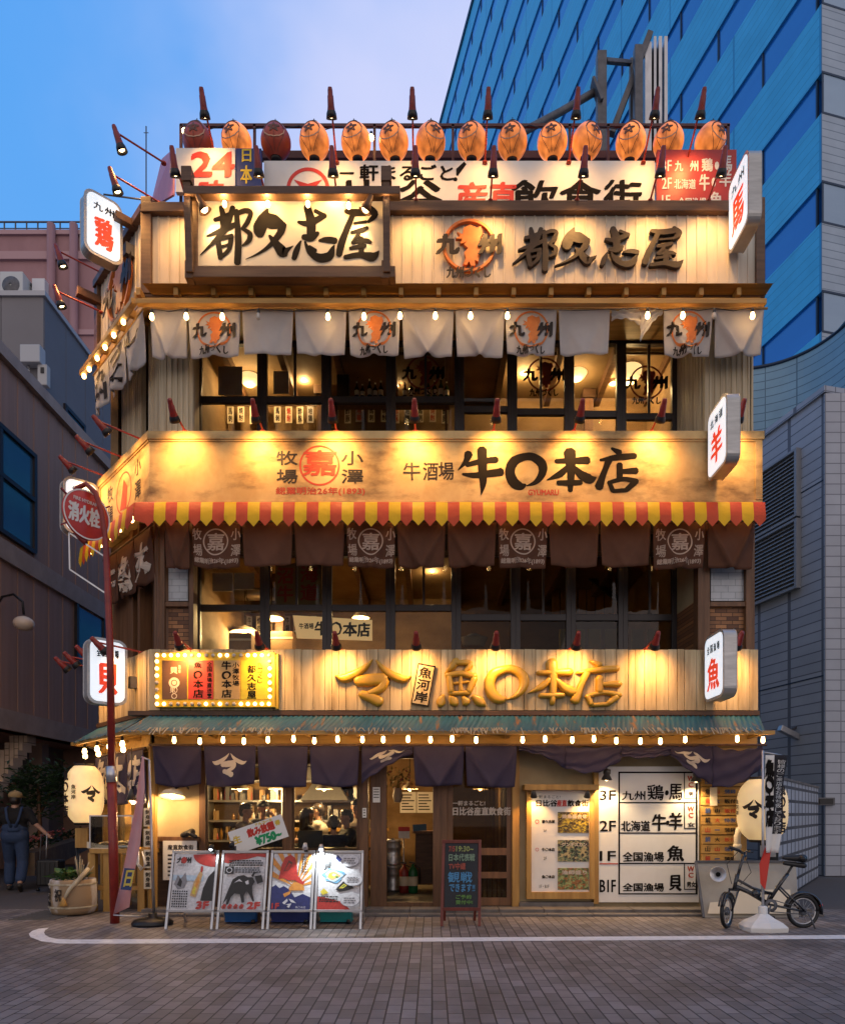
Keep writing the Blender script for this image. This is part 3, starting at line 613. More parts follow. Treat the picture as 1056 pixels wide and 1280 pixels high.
# ------------------------------------------------------------------ writing
_G = {}
def glyph(body):
    if body in _G: return _G[body]
    cu = bpy.data.curves.new('t', 'FONT'); cu.body = body; cu.resolution_u = 2; cu.fill_mode = 'FRONT'
    ob = bpy.data.objects.new('t', cu); COL.objects.link(ob)
    dg = bpy.context.evaluated_depsgraph_get(); me = bpy.data.meshes.new_from_object(ob.evaluated_get(dg))
    bpy.data.objects.remove(ob); bpy.data.curves.remove(cu)
    vs = [(v.co.x, v.co.y) for v in me.vertices]; fs = [tuple(p.vertices) for p in me.polygons]; bpy.data.meshes.remove(me)
    x0 = min(v[0] for v in vs); x1 = max(v[0] for v in vs); z0 = min(v[1] for v in vs); z1 = max(v[1] for v in vs)
    vs = [((a-x0)/(x1-x0), (b-z0)/max(z1-z0, 1e-6)) for a, b in vs]
    if len(body) == 1 and z1-z0 < .12*(x1-x0): vs = [(a, .4+.2*b) for a, b in vs]
    cnt = {}
    for f_ in fs:
        for i in range(len(f_)):
            e = tuple(sorted((f_[i], f_[(i+1) % len(f_)]))); cnt[e] = cnt.get(e, 0) + 1
    _G[body] = (vs, fs, [e for e, c in cnt.items() if c == 1]); return _G[body]
def text(mb, body, x0, x1, z0, z1, y, bold=0, pen=(.8,.6), rough=0, vert=False, slant=0):
    """body fitted to the box x0..x1, z0..z1 on the plane y, facing -y; bold = half pen width in metres along the pen direction"""
    if vert:
        n = len(body); h = (z1-z0)/n
        for i, ch in enumerate(body):
            if ch != ' ': text(mb, ch, x0, x1, z1-h*(i+.93), z1-h*(i+.07), y, bold, pen, rough, False, slant)
        return mb
    vs, fs, es = glyph(body); sd = random.uniform(0, 50); hh = z1-z0
    def fit(p):
        x = x0+(x1-x0)*p[0] + slant*hh*p[1]; z = z0+hh*p[1]
        if rough:
            q = Vector((x/hh*3.2+sd, z/hh*3.2, sd)); x += rough*hh*noise.noise(q); z += rough*hh*noise.noise(q+Vector((9,3,1)))
        return x, z
    pt = [fit(p) for p in vs]
    mb.add([(a, y, b) for a, b in pt], fs)
    if bold:
        for k, (dx, dz) in enumerate(((pen[0], pen[1]), (pen[1]*.45, -pen[0]*.45))):
            dx *= bold; dz *= bold
            for i, (a, b) in enumerate(es):
                (ax, az), (bx, bz) = pt[a], pt[b]; yy = y - .0002 - .0002*((i*3+k) % 5)
                mb.add([(ax-dx,yy,az-dz),(bx-dx,yy,bz-dz),(bx+dx,yy,bz+dz),(ax+dx,yy,az+dz)], [(0,1,2,3)])
    return mb
def ptext(mb, body, p0, p1, q0, q1, y, **k): return text(mb, body, X(p0,y), X(p1,y), Z(q1,y), Z(q0,y), y, **k)
# brush characters: strokes of (x, y, width) traced in a private pixel box
BR = {
'都': ((80,125,330,415), [[(150,195,20),(195,182,26),(262,150,22)],[(182,130,20),(192,185,30),(190,240,24)],[(112,275,8),(190,245,30),(258,215,24)],[(240,132,24),(205,235,30),(140,310,18),(80,368,4)],[(165,282,24),(172,330,26),(180,382,26)],[(168,290,18),(238,272,20)],[(232,275,26),(222,335,22),(190,372,16)],[(180,328,14),(224,314,13)],[(176,378,20),(215,350,14)],[(258,165,24),(266,300,32),(262,408,32)],[(255,168,22),(300,150,26),(328,162,22),(308,212,24),(284,238,14)],[(284,238,14),(322,262,24),(318,296,24),(286,322,8)]]),
'久': ((300,135,535,390), [[(410,138,8),(392,185,52),(372,235,64),(372,270,40)],[(392,190,60),(440,205,70),(486,220,28)],[(484,215,36),(470,260,34),(415,325,20),(360,362,11),(302,388,3)],[(418,272,12),(450,312,36),(484,352,52),(502,344,26),(535,322,3)]]),
'志': ((525,125,745,400), [[(558,205,14),(612,212,32),(690,172,26)],[(600,128,30),(620,195,44),(622,270,40)],[(640,150,20),(688,175,20)],[(582,278,26),(622,282,36),(656,258,18)],[(572,298,8),(552,342,28),(538,386,24)],[(592,302,10),(615,352,26),(665,382,40),(712,370,40),(728,335,20),(736,318,4)],[(612,322,10),(642,348,24)],[(660,296,12),(700,292,30),(742,298,30)]]),
'屋': ((748,130,955,395), [[(790,152,22),(850,160,36),(925,148,36)],[(905,130,20),(934,168,30),(900,205,14)],[(826,168,24),(795,245,30),(768,318,34),(758,368,28)],[(832,212,12),(892,204,14)],[(818,258,14),(868,246,24),(898,234,16)],[(856,262,20),(822,308,14)],[(822,308,14),(886,296,24),(914,306,16)],[(864,282,26),(868,368,28)],[(812,334,18),(886,320,20)],[(786,378,22),(860,366,28),(922,376,42),(954,346,4)]]),
'牛': ((50,35,288,290), [[(108,70,44),(95,110,30),(52,160,4)],[(98,132,24),(180,112,32),(256,104,34)],[(76,180,12),(150,186,32),(282,168,44)],[(178,48,50),(182,150,48),(184,230,34),(174,290,3)]]),
'〇': ((303,68,522,263), [[(414,242,6),(462,222,26),(496,176,42),(494,126,50),(448,90,44),(398,90,42),(344,116,52),(326,172,52),(346,224,56),(384,244,42),(408,236,14)]]),
'本': ((518,42,783,280), [[(568,112,24),(640,110,32),(738,108,44)],[(640,60,66),(648,150,48),(644,268,26)],[(636,135,20),(592,178,36),(520,212,4)],[(656,138,20),(705,186,46),(750,206,48),(782,196,4)],[(578,226,24),(640,226,30),(702,224,26)]]),
'店': ((778,38,1000,278), [[(862,44,14),(905,68,36)],[(802,106,14),(890,92,34),(986,84,32)],[(848,105,38),(822,170,32),(794,250,46)],[(904,128,34),(904,205,34)],[(900,166,20),(994,162,36)],[(848,222,24),(868,268,26)],[(846,226,22),(925,206,24),(996,220,30)],[(982,226,34),(942,262,26)],[(868,270,22),(945,264,22)]]),
'魚': ((58,40,318,285), [[(165,44,36),(142,75,36),(104,110,6)],[(158,58,28),(235,62,30),(205,104,24)],[(125,122,32),(136,208,30)],[(112,122,28),(190,112,30),(262,128,34)],[(256,134,36),(226,208,30)],[(140,162,14),(236,152,14)],[(186,118,18),(186,205,20)],[(130,212,22),(232,210,24)],[(98,218,12),(84,252,46),(80,272,34)],[(128,224,10),(148,250,46),(164,266,32)],[(196,230,18),(216,260,46)],[(248,226,22),(284,254,48),(314,276,8)]]),
'山': ((50,48,580,385), [[(310,52,6),(272,98,32),(205,148,54),(110,186,58),(52,166,6)],[(334,56,6),(378,112,38),(438,158,54),(525,192,50),(578,170,8)],[(205,205,70),(300,198,84),(392,190,84)],[(396,196,62),(372,252,58),(285,292,36)],[(232,296,56),(300,318,70),(362,352,72)]]),
}
def catmull(P, sub=5):
    o = []
    for i in range(len(P)-1):
        a, b, c, d = P[max(i-1,0)], P[i], P[i+1], P[min(i+2,len(P)-1)]
        for k in range(sub):
            t = k/sub; o.append(tuple(.5*((2*b[j])+(-a[j]+c[j])*t+(2*a[j]-5*b[j]+4*c[j]-d[j])*t*t+(-a[j]+3*b[j]-3*c[j]+d[j])*t**3) for j in range(3)))
    o.append(P[-1]); return o
def brush(mb, ch, x0, x1, z0, z1, y, th=0, pillow=False, fat=1.0):
    (a0, b0, a1, b1), st = BR[ch]; sx = (x1-x0)/(a1-a0); sz = (z1-z0)/(b1-b0)
    mp = lambda p, q: (x0+(p-a0)*sx, z1-(q-b0)*sz)
    for si, s_ in enumerate(st):
        c = catmull(s_); n = len(c); sec = []
        sd = random.uniform(0, 99)
        pts = []
        e0 = c[0][2]*.28; e1 = c[-1][2]*.28
        def ext(p, q, l):
            d = math.hypot(p[0]-q[0], p[1]-q[1]) or 1
            return (p[0]+(p[0]-q[0])/d*l, p[1]+(p[1]-q[1])/d*l, p[2]*.45)
        c = [ext(c[0], c[1], e0)] + list(c) + [ext(c[-1], c[-2], e1)]; n = len(c)
        yo = y - .0006*(si % 6)
        prof = ((-1,0),(-.94,.55),(-.72,.88),(-.35,.99),(0,1),(.35,.99),(.72,.88),(.94,.55),(1,0)) if pillow else (((-1,0),(-1,1),(1,1),(1,0)) if th else ((-1,0),(1,0)))
        k = len(prof); vs = []; fs = []
        for i, (p, q, w) in enumerate(c):
            u = c[max(i-1,0)]; v = c[min(i+1,n-1)]; d = math.hypot(v[0]-u[0], v[1]-u[1]) or 1
            nx, nz = -(v[1]-u[1])/d, (v[0]-u[0])/d
            hl = w/2*fat*(1+.10*noise.noise((i*.55, sd, 0))); hr = w/2*fat*(1+.10*noise.noise((i*.55, sd, 7)))
            for s1, dep in prof:
                hw = hl if s1 < 0 else hr
                xx, zz = mp(p+nx*s1*hw, q+nz*s1*hw); dd = th*dep*(min(1, w*fat/26) if pillow else 1)
                vs.append((xx, yo-dd, zz))
        for i in range(n-1):
            for j in range(k-1): fs.append((i*k+j, i*k+j+1, (i+1)*k+j+1, (i+1)*k+j))
        fs.append(tuple(range(k))[::-1]) ; fs.append(tuple((n-1)*k+j for j in range(k)))
        mb.add(vs, fs, pillow)
    return mb
def pbrush(mb, ch, p0, p1, q0, q1, y, **k): return brush(mb, ch, X(p0,y), X(p1,y), Z(q1,y), Z(q0,y), y, **k)
def ring(mb, cx, cz, r, w, y, n=40, th=0, sx=1):
    vs = []; fs = []; k = 4 if th else 2
    for i in range(n):
        a = 2*math.pi*i/n; c, s_ = math.cos(a), math.sin(a)
        if th: vs += [(cx+(r-w)*c*sx,y,cz+(r-w)*s_),(cx+(r-w)*c*sx,y-th,cz+(r-w)*s_),(cx+r*c*sx,y-th,cz+r*s_),(cx+r*c*sx,y,cz+r*s_)]
        else: vs += [(cx+(r-w)*c*sx,y,cz+(r-w)*s_),(cx+r*c*sx,y,cz+r*s_)]
        for j in range(k-1): fs.append((i*k+j, i*k+j+1, ((i+1)%n)*k+j+1, ((i+1)%n)*k+j))
    return mb.add(vs, fs)
ISLE = [(-.55,.62),(-.30,.50),(-.25,.80),(.05,.95),(.35,.80),(.52,.88),(.62,.55),(.50,.30),(.60,.05),(.52,-.35),(.45,-.55),(.40,-.80),(.25,-.72),(.28,-.95),(.08,-1.0),(.0,-.78),(-.12,-.95),(-.28,-.90),(-.15,-.60),(-.22,-.35),(-.05,-.15),(-.25,.02),(-.12,.15),(-.42,.05),(-.30,.28),(-.62,.30),(-.40,.42)]
def isle(mb, cx, cz, r, y, th=0):
    pts = [(cx+.98*r*a, cz+.94*r*b) for a, b in ISLE]
    n = len(pts); mb.add([(a, y-th, b) for a, b in pts], [tuple(range(n))])
    if th: mb.add([(a, y-th, b) for a, b in pts]+[(a, y, b) for a, b in pts], [(i,(i+1)%n,n+(i+1)%n,n+i) for i in range(n)])
    return mb
def logo(mb, cx, cz, r, y, mi=(0,1), th=0, bold=.006):     # ring, island and the two characters, flat or raised
    mb.mi = mi[0]; ring(mb, cx, cz, r, r*.10, y, 36, th); isle(mb, cx, cz, r*.86, y-.0008, th)
    mb.mi = mi[1]; t = th+.012 if th else .002
    for ch, a, b in (('九',-1.22,-.42),('州',.36,1.18)):
        for q in range(3 if th else 1): text(mb, ch, cx+a*r, cx+b*r, cz-.36*r, cz+.34*r, y-t-(q*.004 if th else 0), bold=r*.075, rough=.03)
    text(mb, '九州づくし', cx-.85*r, cx+.8*r, cz-1.28*r, cz-.86*r, y-t, bold=r*.03, rough=.03)
# ------------------------------------------------------------------ sign boards
def sign(name, label, loc, group=None): return thing(name, label, 'sign', loc, group)
# raised letters of the third-floor fascia
t = sign('raised_sign', 'raised orange island emblem in a ring on the top cream fascia', (X(585),0,Z(315)))
m = MB(); logo(m, X(586), Z(311), .355, -.02, (0,1), .05); m.build('emblem', [K['orange'], K['inkb']], t)
t = sign('raised_sign', 'four raised dark brown characters on the top cream fascia right of the orange emblem', (X(745),0,Z(315)))
for ch, a, b, c, d in (('都',640,695,288,342),('久',692,744,288,336),('志',748,796,288,337),('屋',802,852,288,338)):
    m = MB(); pbrush(m, ch, a, b, c, d, -.02, th=.055, fat=1.0); m.build('letter', K['inkb'], t)
# framed sign
t = sign('framed_sign', 'wooden framed white sign with four black brush characters in front of the top fascia', (X(362,-.35),-.3,Z(340,-.3)))
yf = -.34
m = MB(); m.pbox(247,486,236,332,yf,yf+.05); m.build('board', K['cream'], t)
m = MB(); m.pbox(236,494,332,346,yf-.06,yf+.1); m.pbox(229,500,232,242,yf-.22,yf-.10); m.pbox(240,247,240,345,yf-.03,yf+.1); m.pbox(479,486,240,345,yf-.03,yf+.1)
for px in (238, 482):
    m.bar((X(px,yf)+.02,yf-.06,Z(346,yf)), (X(px,yf)+.02,yf-.18,Z(232,yf)), .09,.08)
    m.bar((X(px,yf)+.02,yf-.16,Z(226,yf)), (X(px,yf)+.02,yf-.16,Z(244,yf)), .13,.13); m.bar((X(px,yf),yf-.0,Z(330,yf)), (X(px,yf),yf-.0,Z(352,yf)), .10,.14)
m.box(X(247,yf), X(486,yf), yf+.1, -.0, Z(346,yf)+.05, Z(346,yf)+.1); m.box(X(247,yf), X(486,yf), yf+.1, -.0, Z(246,yf), Z(242,yf))
m.build('frame', K['brownbeam'], t, bevel=.006)
for ch, (bx, _) in ((c, BR[c]) for c in '都久志屋'):
    m = MB(); z = 3.911; pbrush(m, ch, 230+bx[0]/z, 230+bx[2]/z, 225+bx[1]/z, 225+bx[3]/z, yf-.004, fat=1.05); m.build('letter', K['ink'], t)
m = MB(); m.tube([(X(240,yf-.1),yf-.12,Z(243,yf)),(X(486,yf-.1),yf-.12,Z(244,yf))], .008, 6); m.build('wire', K['black'], t)
for px, py in ((237,252),(281,254),(335,254),(385,254),(436,256),(483,251)):
    y = yf-.12; m = MB(); m.lathe([(.012,.09),(.02,.07),(.022,.03),(.018,.02)], (X(px,y),y,Z(py,y)), (0,0,1), 10); s_ = m.build('bulb_socket', K['black'], t)
    MB().ball((X(px,y),y,Z(py,y)-.01), (.030,.030,.045), 12, 8).build('bulb', K['bulb'], s_)
    l = bpy.data.lights.get('frame_bulb_light') or bpy.data.lights.new('frame_bulb_light', 'POINT'); l.energy = 11; l.color = (1,.60,.24); l.shadow_soft_size = .04
    o = bpy.data.objects.new('bulb_light', l); COL.objects.link(o); o.parent = t; o.location = Vector((X(px,y),y-.05,Z(py,y)-.02)) - t.location
for lab, px, sg in (('dark bell lamp on the left post of the wooden framed sign',252,1),('dark bell lamp on the right post of the wooden framed sign',460,-1)):
    y = yf-.16; p = Vector((X(px,y),y,Z(254,y))); q = thing('bell_lamp', lab, 'lamp', p); dd = Vector((.45*sg,.25,-.85)); m = MB(); m.lathe([(.02,-.14),(.03,-.12),(.045,.0),(.085,.10),(.078,.10),(.03,0)], p, dd, 16); m.build('lamp_shade', K['brownwood'], q)
    MB().ball(tuple(p+dd*.06), (.05,.05,.05), 12, 8).build('bulb', K['mouth'], q); MB().tube([p-dd*.12, p-dd*.13+Vector((-.1*sg,.03,.02))], .012, 6).build('bracket', K['black'], q)
    l = bpy.data.lights.new('bell_light','SPOT'); l.energy = 30; l.color = (1,.60,.24); l.spot_size = R(120); l.spot_blend = 1; l.shadow_soft_size = .05; o = bpy.data.objects.new('bell_light', l); COL.objects.link(o); o.parent = q; o.location = dd*.13; o.rotation_euler = dd.to_track_quat('-Z','Y').to_euler()
# second-floor band lettering (painted straight on the plaster)
t = sign('painted_sign', 'painted red ringed character between two black character columns on the ochre band', (X(400),0,Z(590)))
m = MB(); yy = -.003
cx, cz = X(399.5), Z(582); ring(m, cx, cz, .275, .025, yy, 48); ptext(m, '嘉', 379,420,563,594,yy-.001, bold=.014, rough=.015); ptext(m, '総業明治26年(1893)', 345,456,609,619.5,yy, bold=.004)
m.build('red_lettering', K['rustink'], t)
for cc in ((('牧',346,372,564,581),('場',346,372,587,604)),(('小',427,454,564,581),('澤',427,454,587,604))):
    m = MB()
    for ch, a, b, c, d in cc: ptext(m, ch, a,b,c,d,yy, bold=.006, pen=(.2,.9), rough=.02)
    m.build('black_lettering', K['inkb'], t)
t = sign('painted_sign', 'big black brush characters with a ring painted on the ochre band', (X(660),0,Z(590)))
z = 4.224
for ch in '牛〇本店':
    bx = BR[ch][0]; m = MB(); pbrush(m, ch, 560+bx[0]/z, 560+bx[2]/z, 550+bx[1]/z, 550+bx[3]/z, yy); m.build('letter', K['ink'], t)
m = MB(); 
for ch, a, b in (('牛',504,525),('酒',529,547),('場',548,567)): ptext(m, ch, a,b,578,600,yy, bold=.005, rough=.04)
m.build('small_lettering', K['inkb'], t)
m = MB(); ptext(m, 'GYUMARU', 660,698,612,619,yy, bold=.004); m.build('red_lettering', K['rustink'], t)
# wing band and wing fascia
t = sign('painted_sign', 'painted red ring emblem on the angled left end of the ochre band', tuple(wpt(-1,0,6)))
m = MB(WING); zc = (z2t+z2b)/2-.02; ring(m, -.95, zc, .30, .025, yy, 40); m.add([(-1.1,yy,zc-.22),(-.85,yy,zc-.25),(-.8,yy,zc+.05),(-.95,yy,zc+.2)],[(0,1,2,3)]); text(m,'総業明治26年(1893)',-1.5,-.4,zc-.45,zc-.35,yy,bold=.004); m.build('red_lettering', K['rustink'], t)
m = MB(WING); text(m,'小',-.52,-.30,zc+.08,zc+.3,yy,bold=.006); text(m,'澤',-.52,-.3,zc-.25,zc,yy,bold=.006); m.build('black_lettering', K['inkb'], t); m = MB(WING); text(m,'牧',-1.62,-1.4,zc+.05,zc+.28,yy,bold=.006); text(m,'場',-1.62,-1.4,zc-.28,zc-.03,yy,bold=.006); m.build('black_lettering', K['inkb'], t)
t = sign('raised_sign', 'large raised orange island emblem on the angled left top fascia', tuple(wpt(-1,0,9)))
m = MB(WING); logo(m, -1.0, (z3t+z3b)/2, .46, -.02, (0,1), .05); m.build('emblem', [K['orange'], K['inkb']], t)
# first-floor gold letters
t = sign('raised_sign', 'raised golden roof-shaped emblem on the pale board fascia', (X(467),0,Z(850)))
m = MB(); z = 5.558; pbrush(m, '山', 410+50/z, 410+580/z, 815+48/z, 815+385/z, -.014, th=.075, pillow=True,fat=1.06); m.build('emblem', K['gold'], t)
t = sign('raised_sign', 'four raised golden puffy characters with a ring on the pale board fascia', (X(665),0,Z(850)))
z = 4.0615
m = MB(); pbrush(m,'魚', 530+60/z,530+315/z,815+40/z,815+285/z,-.014,th=.075,pillow=True,fat=1.06); m.build('letter', K['gold'], t)
m = MB(); pbrush(m,'〇', 530+308/z,530+530/z,815+70/z,815+262/z,-.014,th=.075,pillow=True,fat=1.06); m.build('letter', K['gold'], t)
m = MB(); pbrush(m,'本', 530+525/z,530+785/z,815+38/z,815+278/z,-.014,th=.075,pillow=True,fat=1.0); m.build('letter', K['gold'], t)
m = MB(); pbrush(m,'店', 530+745/z,530+995/z,815+40/z,815+280/z,-.014,th=.075,pillow=True,fat=1.02); m.build('letter', K['gold'], t)
t = sign('plaque', 'small tilted wooden plaque with three black characters between the golden signs', (X(529),-.02,Z(857)))
Mq = Matrix.Translation((X(529),-.03,Z(857))) @ Matrix.Rotation(R(10), 4, 'Y')
m = MB(Mq); m.box(-.12,.12,-.02,.015,-.28,.28); m.build('board', K['plank'], t, bevel=.003)
m = MB(Mq); 
for a in (((-.12,.12),(.262,.28)),((-.12,.12),(-.28,-.262)),((-.12,-.105),(-.28,.28)),((.105,.12),(-.28,.28))): m.box(a[0][0],a[0][1],-.023,-.020,a[1][0],a[1][1])
text(m,'魚河岸',-.085,.085,-.25,.25,-.022,bold=.006,vert=True); m.build('lettering', K['ink'], t)
# marquee sign with its border of bulbs
t = sign('marquee_sign', 'yellow marquee sign with four coloured panels bordered by round bulbs', (X(268),-.1,Z(885)))
ym = -.10
m = MB(); m.pbox(194,344,815.5,884,ym,-.02); m.pbox(344,348,817,886,ym+.02,-.02); m.build('box', mat('marquee_yellow', (.66,.42,.03), (.55,.34,.02), (6,6,6), .45), t, bevel=.005)
pc = [('brown_panel',(.14,.07,.035),203,234),('red_panel',(.50,.045,.03),235.5,267),('tan_panel',(.52,.33,.12),268,300),('yellow_panel',(.66,.52,.03),301.5,336)]
pn = []
for nm, c, a, b in pc: pn.append(MB().pbox(a,b,825.5,874,ym-.006,ym,ym-.006).build('panel', mat(nm, c, tuple(q*.8 for q in c), (2,2,6), .4), t))
yp = ym-.008; m = MB()
for ch, q0 in zip('〇本店', (837,850,862)):
    if ch == '〇': pbrush(m,'〇',242,253,838.5,848.5,yp); pbrush(m,'〇',277.5,289,839,849,yp)
    else: ptext(m,ch,242,254,q0,q0+10,yp,bold=.005); ptext(m,ch,277.5,289.5,q0,q0+10,yp,bold=.005)
ptext(m,'牛',277.5,289,826.5,837,yp,bold=.006); ptext(m,'小澤牧場',291,299,827.5,858,yp,bold=.003,vert=True); ptext(m,'都久志屋',309.5,320,831,874,yp,bold=.005,vert=True,rough=.03); ptext(m,'九州づくし',322,328,828,854,yp,bold=.002,vert=True); ptext(m,'全国漁場直送!',259,265,827,873,yp,bold=.002,vert=True); ptext(m,'魚',243,252,828,835,yp,bold=.004)
m.build('lettering', K['ink'], t)
m = MB(); ptext(m,'貝',213,222,834,842,yp,bold=.003); ring(m,X(218,yp),Z(853.5,yp),.072,.03,yp); ring(m,X(218,yp),Z(853.5,yp),.03,.028,yp); ptext(m,'貝〇',213,222,859,866,yp,bold=.003); ring(m,X(218,yp),Z(870,yp),.038,.01,yp); ptext(m,'酒場',223,226,831,842,yp,vert=True); m.build('pale_lettering', K['cream'], t)
pos = [(197+8.72*k, 819.3) for k in range(17)] + [(197+8.72*k, 880) for k in range(17)] + [(196.8, 827+8.8*k) for k in range(6)] + [(337.6, 827+8.8*k) for k in range(6)]
off = {5,7,8,11,12,16, 19,20,21,22,23,25,27,28,37,38, 40}
for i, (a, b) in enumerate(pos):
    MB().ball((X(a,ym),ym-.012,Z(b,ym)), (.026,.022,.026), 10, 6).build('bulb', K['bulboff'] if i in off else K['bulbsoft'], t)
# rooftop banners
yr = .28
t = sign('rooftop_banner', 'long white rooftop banner with black and red brush writing under the lanterns', (X(570,yr),yr,Z(263,yr)))
MB().pbox(330,818,201,264,yr,yr+.05).build('board', K['white'], t)
yy = yr-.004; m = MB(); 
ptext(m,'一',425,442,212,221,yy,bold=.008); ptext(m,'軒まるごと',450,566,206,226,yy,bold=.010,rough=.03); m.poly([(X(570,yy),Z(211,yy)),(X(580,yy),Z(202,yy)),(X(583,yy),Z(205,yy)),(X(572,yy),Z(220,yy)),(X(570,yy),Z(219,yy))],yy); m.poly([(X(569,yy)+.03*math.cos(a*.7),Z(224,yy)+.03*math.sin(a*.7)) for a in range(9)],yy)
for ch, a, b in (('比',432,478),('谷',498,552),('飲',640,697),('食',700,750),('街',755,800)): ptext(m,ch,a,b,226,268,yy,bold=.022,rough=.04)
m.build('lettering', K['ink'], t)
m = MB(); ptext(m,'産',570,608,228,268,yy,bold=.02,rough=.04); ptext(m,'直',612,645,228,268,yy,bold=.02,rough=.04)
cx, cz = X(385,yy), Z(236,yy); ring(m,cx,cz,.30,.05,yy,40); m.poly([(cx-.2,cz+.13),(cx,cz+.07),(cx+.2,cz+.13),(cx+.1,cz+.02),(cx-.1,cz+.02)],yy); ptext(m,'日',374,396,236,262,yy,bold=.012)
m.build('red_lettering', K['redink'], t)
t = sign('rooftop_sign', 'white rooftop sign with big red 24 at the roof corner', (X(255,.1),.1,Z(240,.1)))
y = .1; MB().pbox(220,294,185,240,y,y+.06).build('board', K['white'], t)
m = MB(); ptext(m,'24',240,292,191,220,y-.004,bold=.028,pen=(.7,.7)); ptext(m,'時',250,280,226,262,y-.004,bold=.02); m.build('lettering', K['redink'], t)
t = sign('rooftop_sign', 'narrow blue rooftop sign with yellow vertical characters', (X(310,.12),.12,Z(240,.12)))
y = .12; MB().pbox(295,327,185.5,240,y,y+.06).build('board', mat('blue_board', (.012,.03,.16), (.01,.022,.12), (3,3,3), .45), t)
m = MB(); ptext(m,'日',303,314,186.5,202,y-.004,bold=.006); ptext(m,'本',301,315,207,229,y-.004,bold=.007); m.build('lettering', mat('yellow_ink', (.7,.5,.03), None), t)
t = sign('rooftop_sign', 'pink rooftop panel with pale letters at the left roof corner', (X(205,.5),.5,Z(250,.5)))
m = MB(); m.add([(X(219,.1),.1,Z(188,.1)),(X(219,.1),.1,Z(245,.1)),(X(190,1.3),1.3,Z(262,1.3)),(X(205,1.3),1.3,Z(200,1.3))],[(0,1,2,3)]); m.build('panel', mat('pink_board', (.55,.16,.20), (.62,.25,.28), (3,3,3), .5), t, solid=.03)
t = sign('rooftop_sign', 'red rooftop floor guide with white characters at the right roof corner', (X(868,.2),.2,Z(260,.2)))
y = .2; MB().pbox(821,920,187,260,y,y+.06).build('board', mat('red_board', (.42,.035,.03), (.36,.028,.024), (3,3,3), .4), t)
m = MB(); yy = y-.004
for s_, a, b, c, d, bo in (('3F',827,839,200,214,.003),('九',843,853,201,214,.004),('州',862,872,201,214,.004),('鶏',877,890,198,214,.008),('・',893,898,202,212,.004),('馬',901,914,195,214,.007),('2F',827,839,222,236,.003),('北海道',842,869,224,236,.004),('牛',874,886,218,238,.008),('・',889,894,222,234,.004),('羊',899,914,214,233,.007),('1F',827,837,244,256,.003),('全国漁場',847,882,247,260,.004),('魚',887,902,240,260,.008)): ptext(m,s_,a,b,c,d,yy,bold=bo)
m.build('lettering', K['white'], t)
# light boxes sticking out from the walls
K['lightbox'] = mat('lit_panel', (.7,.74,.75), None, rough=.4, em=(.80,.90,1.0), ems=.72)
K['lbcase'] = mat('lightbox_casing', (.45,.45,.44), (.36,.36,.35), (3,3,20), .4, metal=.5)
K['redglow'] = mat('red_translucent_ink', (.6,.05,.02), None, rough=.5, em=(1,.06,.02), ems=.45)
def rr(x0, x1, z0, z1, r, n=6):
    p = []
    for cx, cz, a0 in ((x1-r,z1-r,0),(x0+r,z1-r,90),(x0+r,z0+r,180),(x1-r,z0+r,270)): p += [(cx+r*math.cos(R(a0+90*k/n)), cz+r*math.sin(R(a0+90*k/n))) for k in range(n+1)]
    return p
def lightbox(label, corner, ang, w, z0, z1, small, big, mount, cat='sign'):
    """corner: where the face's left edge stands; ang: direction of the face's local x; thickness behind it"""
    t = thing('light_box_sign', label, cat, (corner[0], corner[1], z0)); M = Matrix.Translation((corner[0],corner[1],0)) @ Matrix.Rotation(R(ang),4,'Z'); T = .17; h = z1-z0
    m = MB(M); m.prism(rr(0,w,z0,z1,.12), -.0, T); m.build('casing', K['lbcase'], t, bevel=.008)
    for yy_, sg in ((-.006,1),(T+.006,-1)):
        m = MB(M); pts = rr(.03,w-.03,z0+.03,z1-.03,.10); m.prism(pts if sg > 0 else pts, yy_, yy_+.006*sg); m.build('lit_face', K['lightbox'], t)
    m = MB(M); n = len(small)
    for i, ch in enumerate(small): 
        u = .10+(w-.2)*i/n; text(m, ch, u+.015, u+(w-.2)/n-.015, z0+h*.72, z0+h*.84, -.009, bold=.005)
    m.build('lettering', K['ink'], t)
    m = MB(M); text(m, big, .14, w-.14, z0+h*.16, z0+h*.62, -.009, bold=.022, pen=(.85,.5), rough=.05); m.build('red_lettering', K['redglow'], t)
    m = MB(); a = M @ Vector((w if mount > 0 else 0, T/2, z0+h*.5))
    return t, M
def bracket(t, a, b, s_=.12):
    m = MB(); m.bar(a, b, s_, s_*1.6); m.build('bracket', K['steel'], t)
# right side: boxes stand square to the facade, seen on their left faces
for lab, px0, px1, q0, q1, sm, bg in (('white light box sign with red horse character at the top right corner',910,935,209,299,'九州','馬'),('white light box sign with red sheep character at the ochre band right end',884,908,505,590,'北海道','羊'),('white light box sign with red fish character at the board fascia right end',880,904,792,874,'全国漁場','魚')):
    # face plane x = const; far edge at px0 (near the wall), near edge at px1
    yw = -.06; x = X(px0, yw); yn = x*F/(px1-CX)-D; w = yw-yn
    zc = Z((q0+q1)/2, (yw+yn)/2); hh = (q1-q0)*(D+(yw+yn)/2)/F
    t, M = lightbox(lab, (x, yw, 0), -90, w, zc-hh/2, zc+hh/2, sm, bg, 1)
    bracket(t, (x+.085, .05, zc), (x+.085, yw-.02, zc))
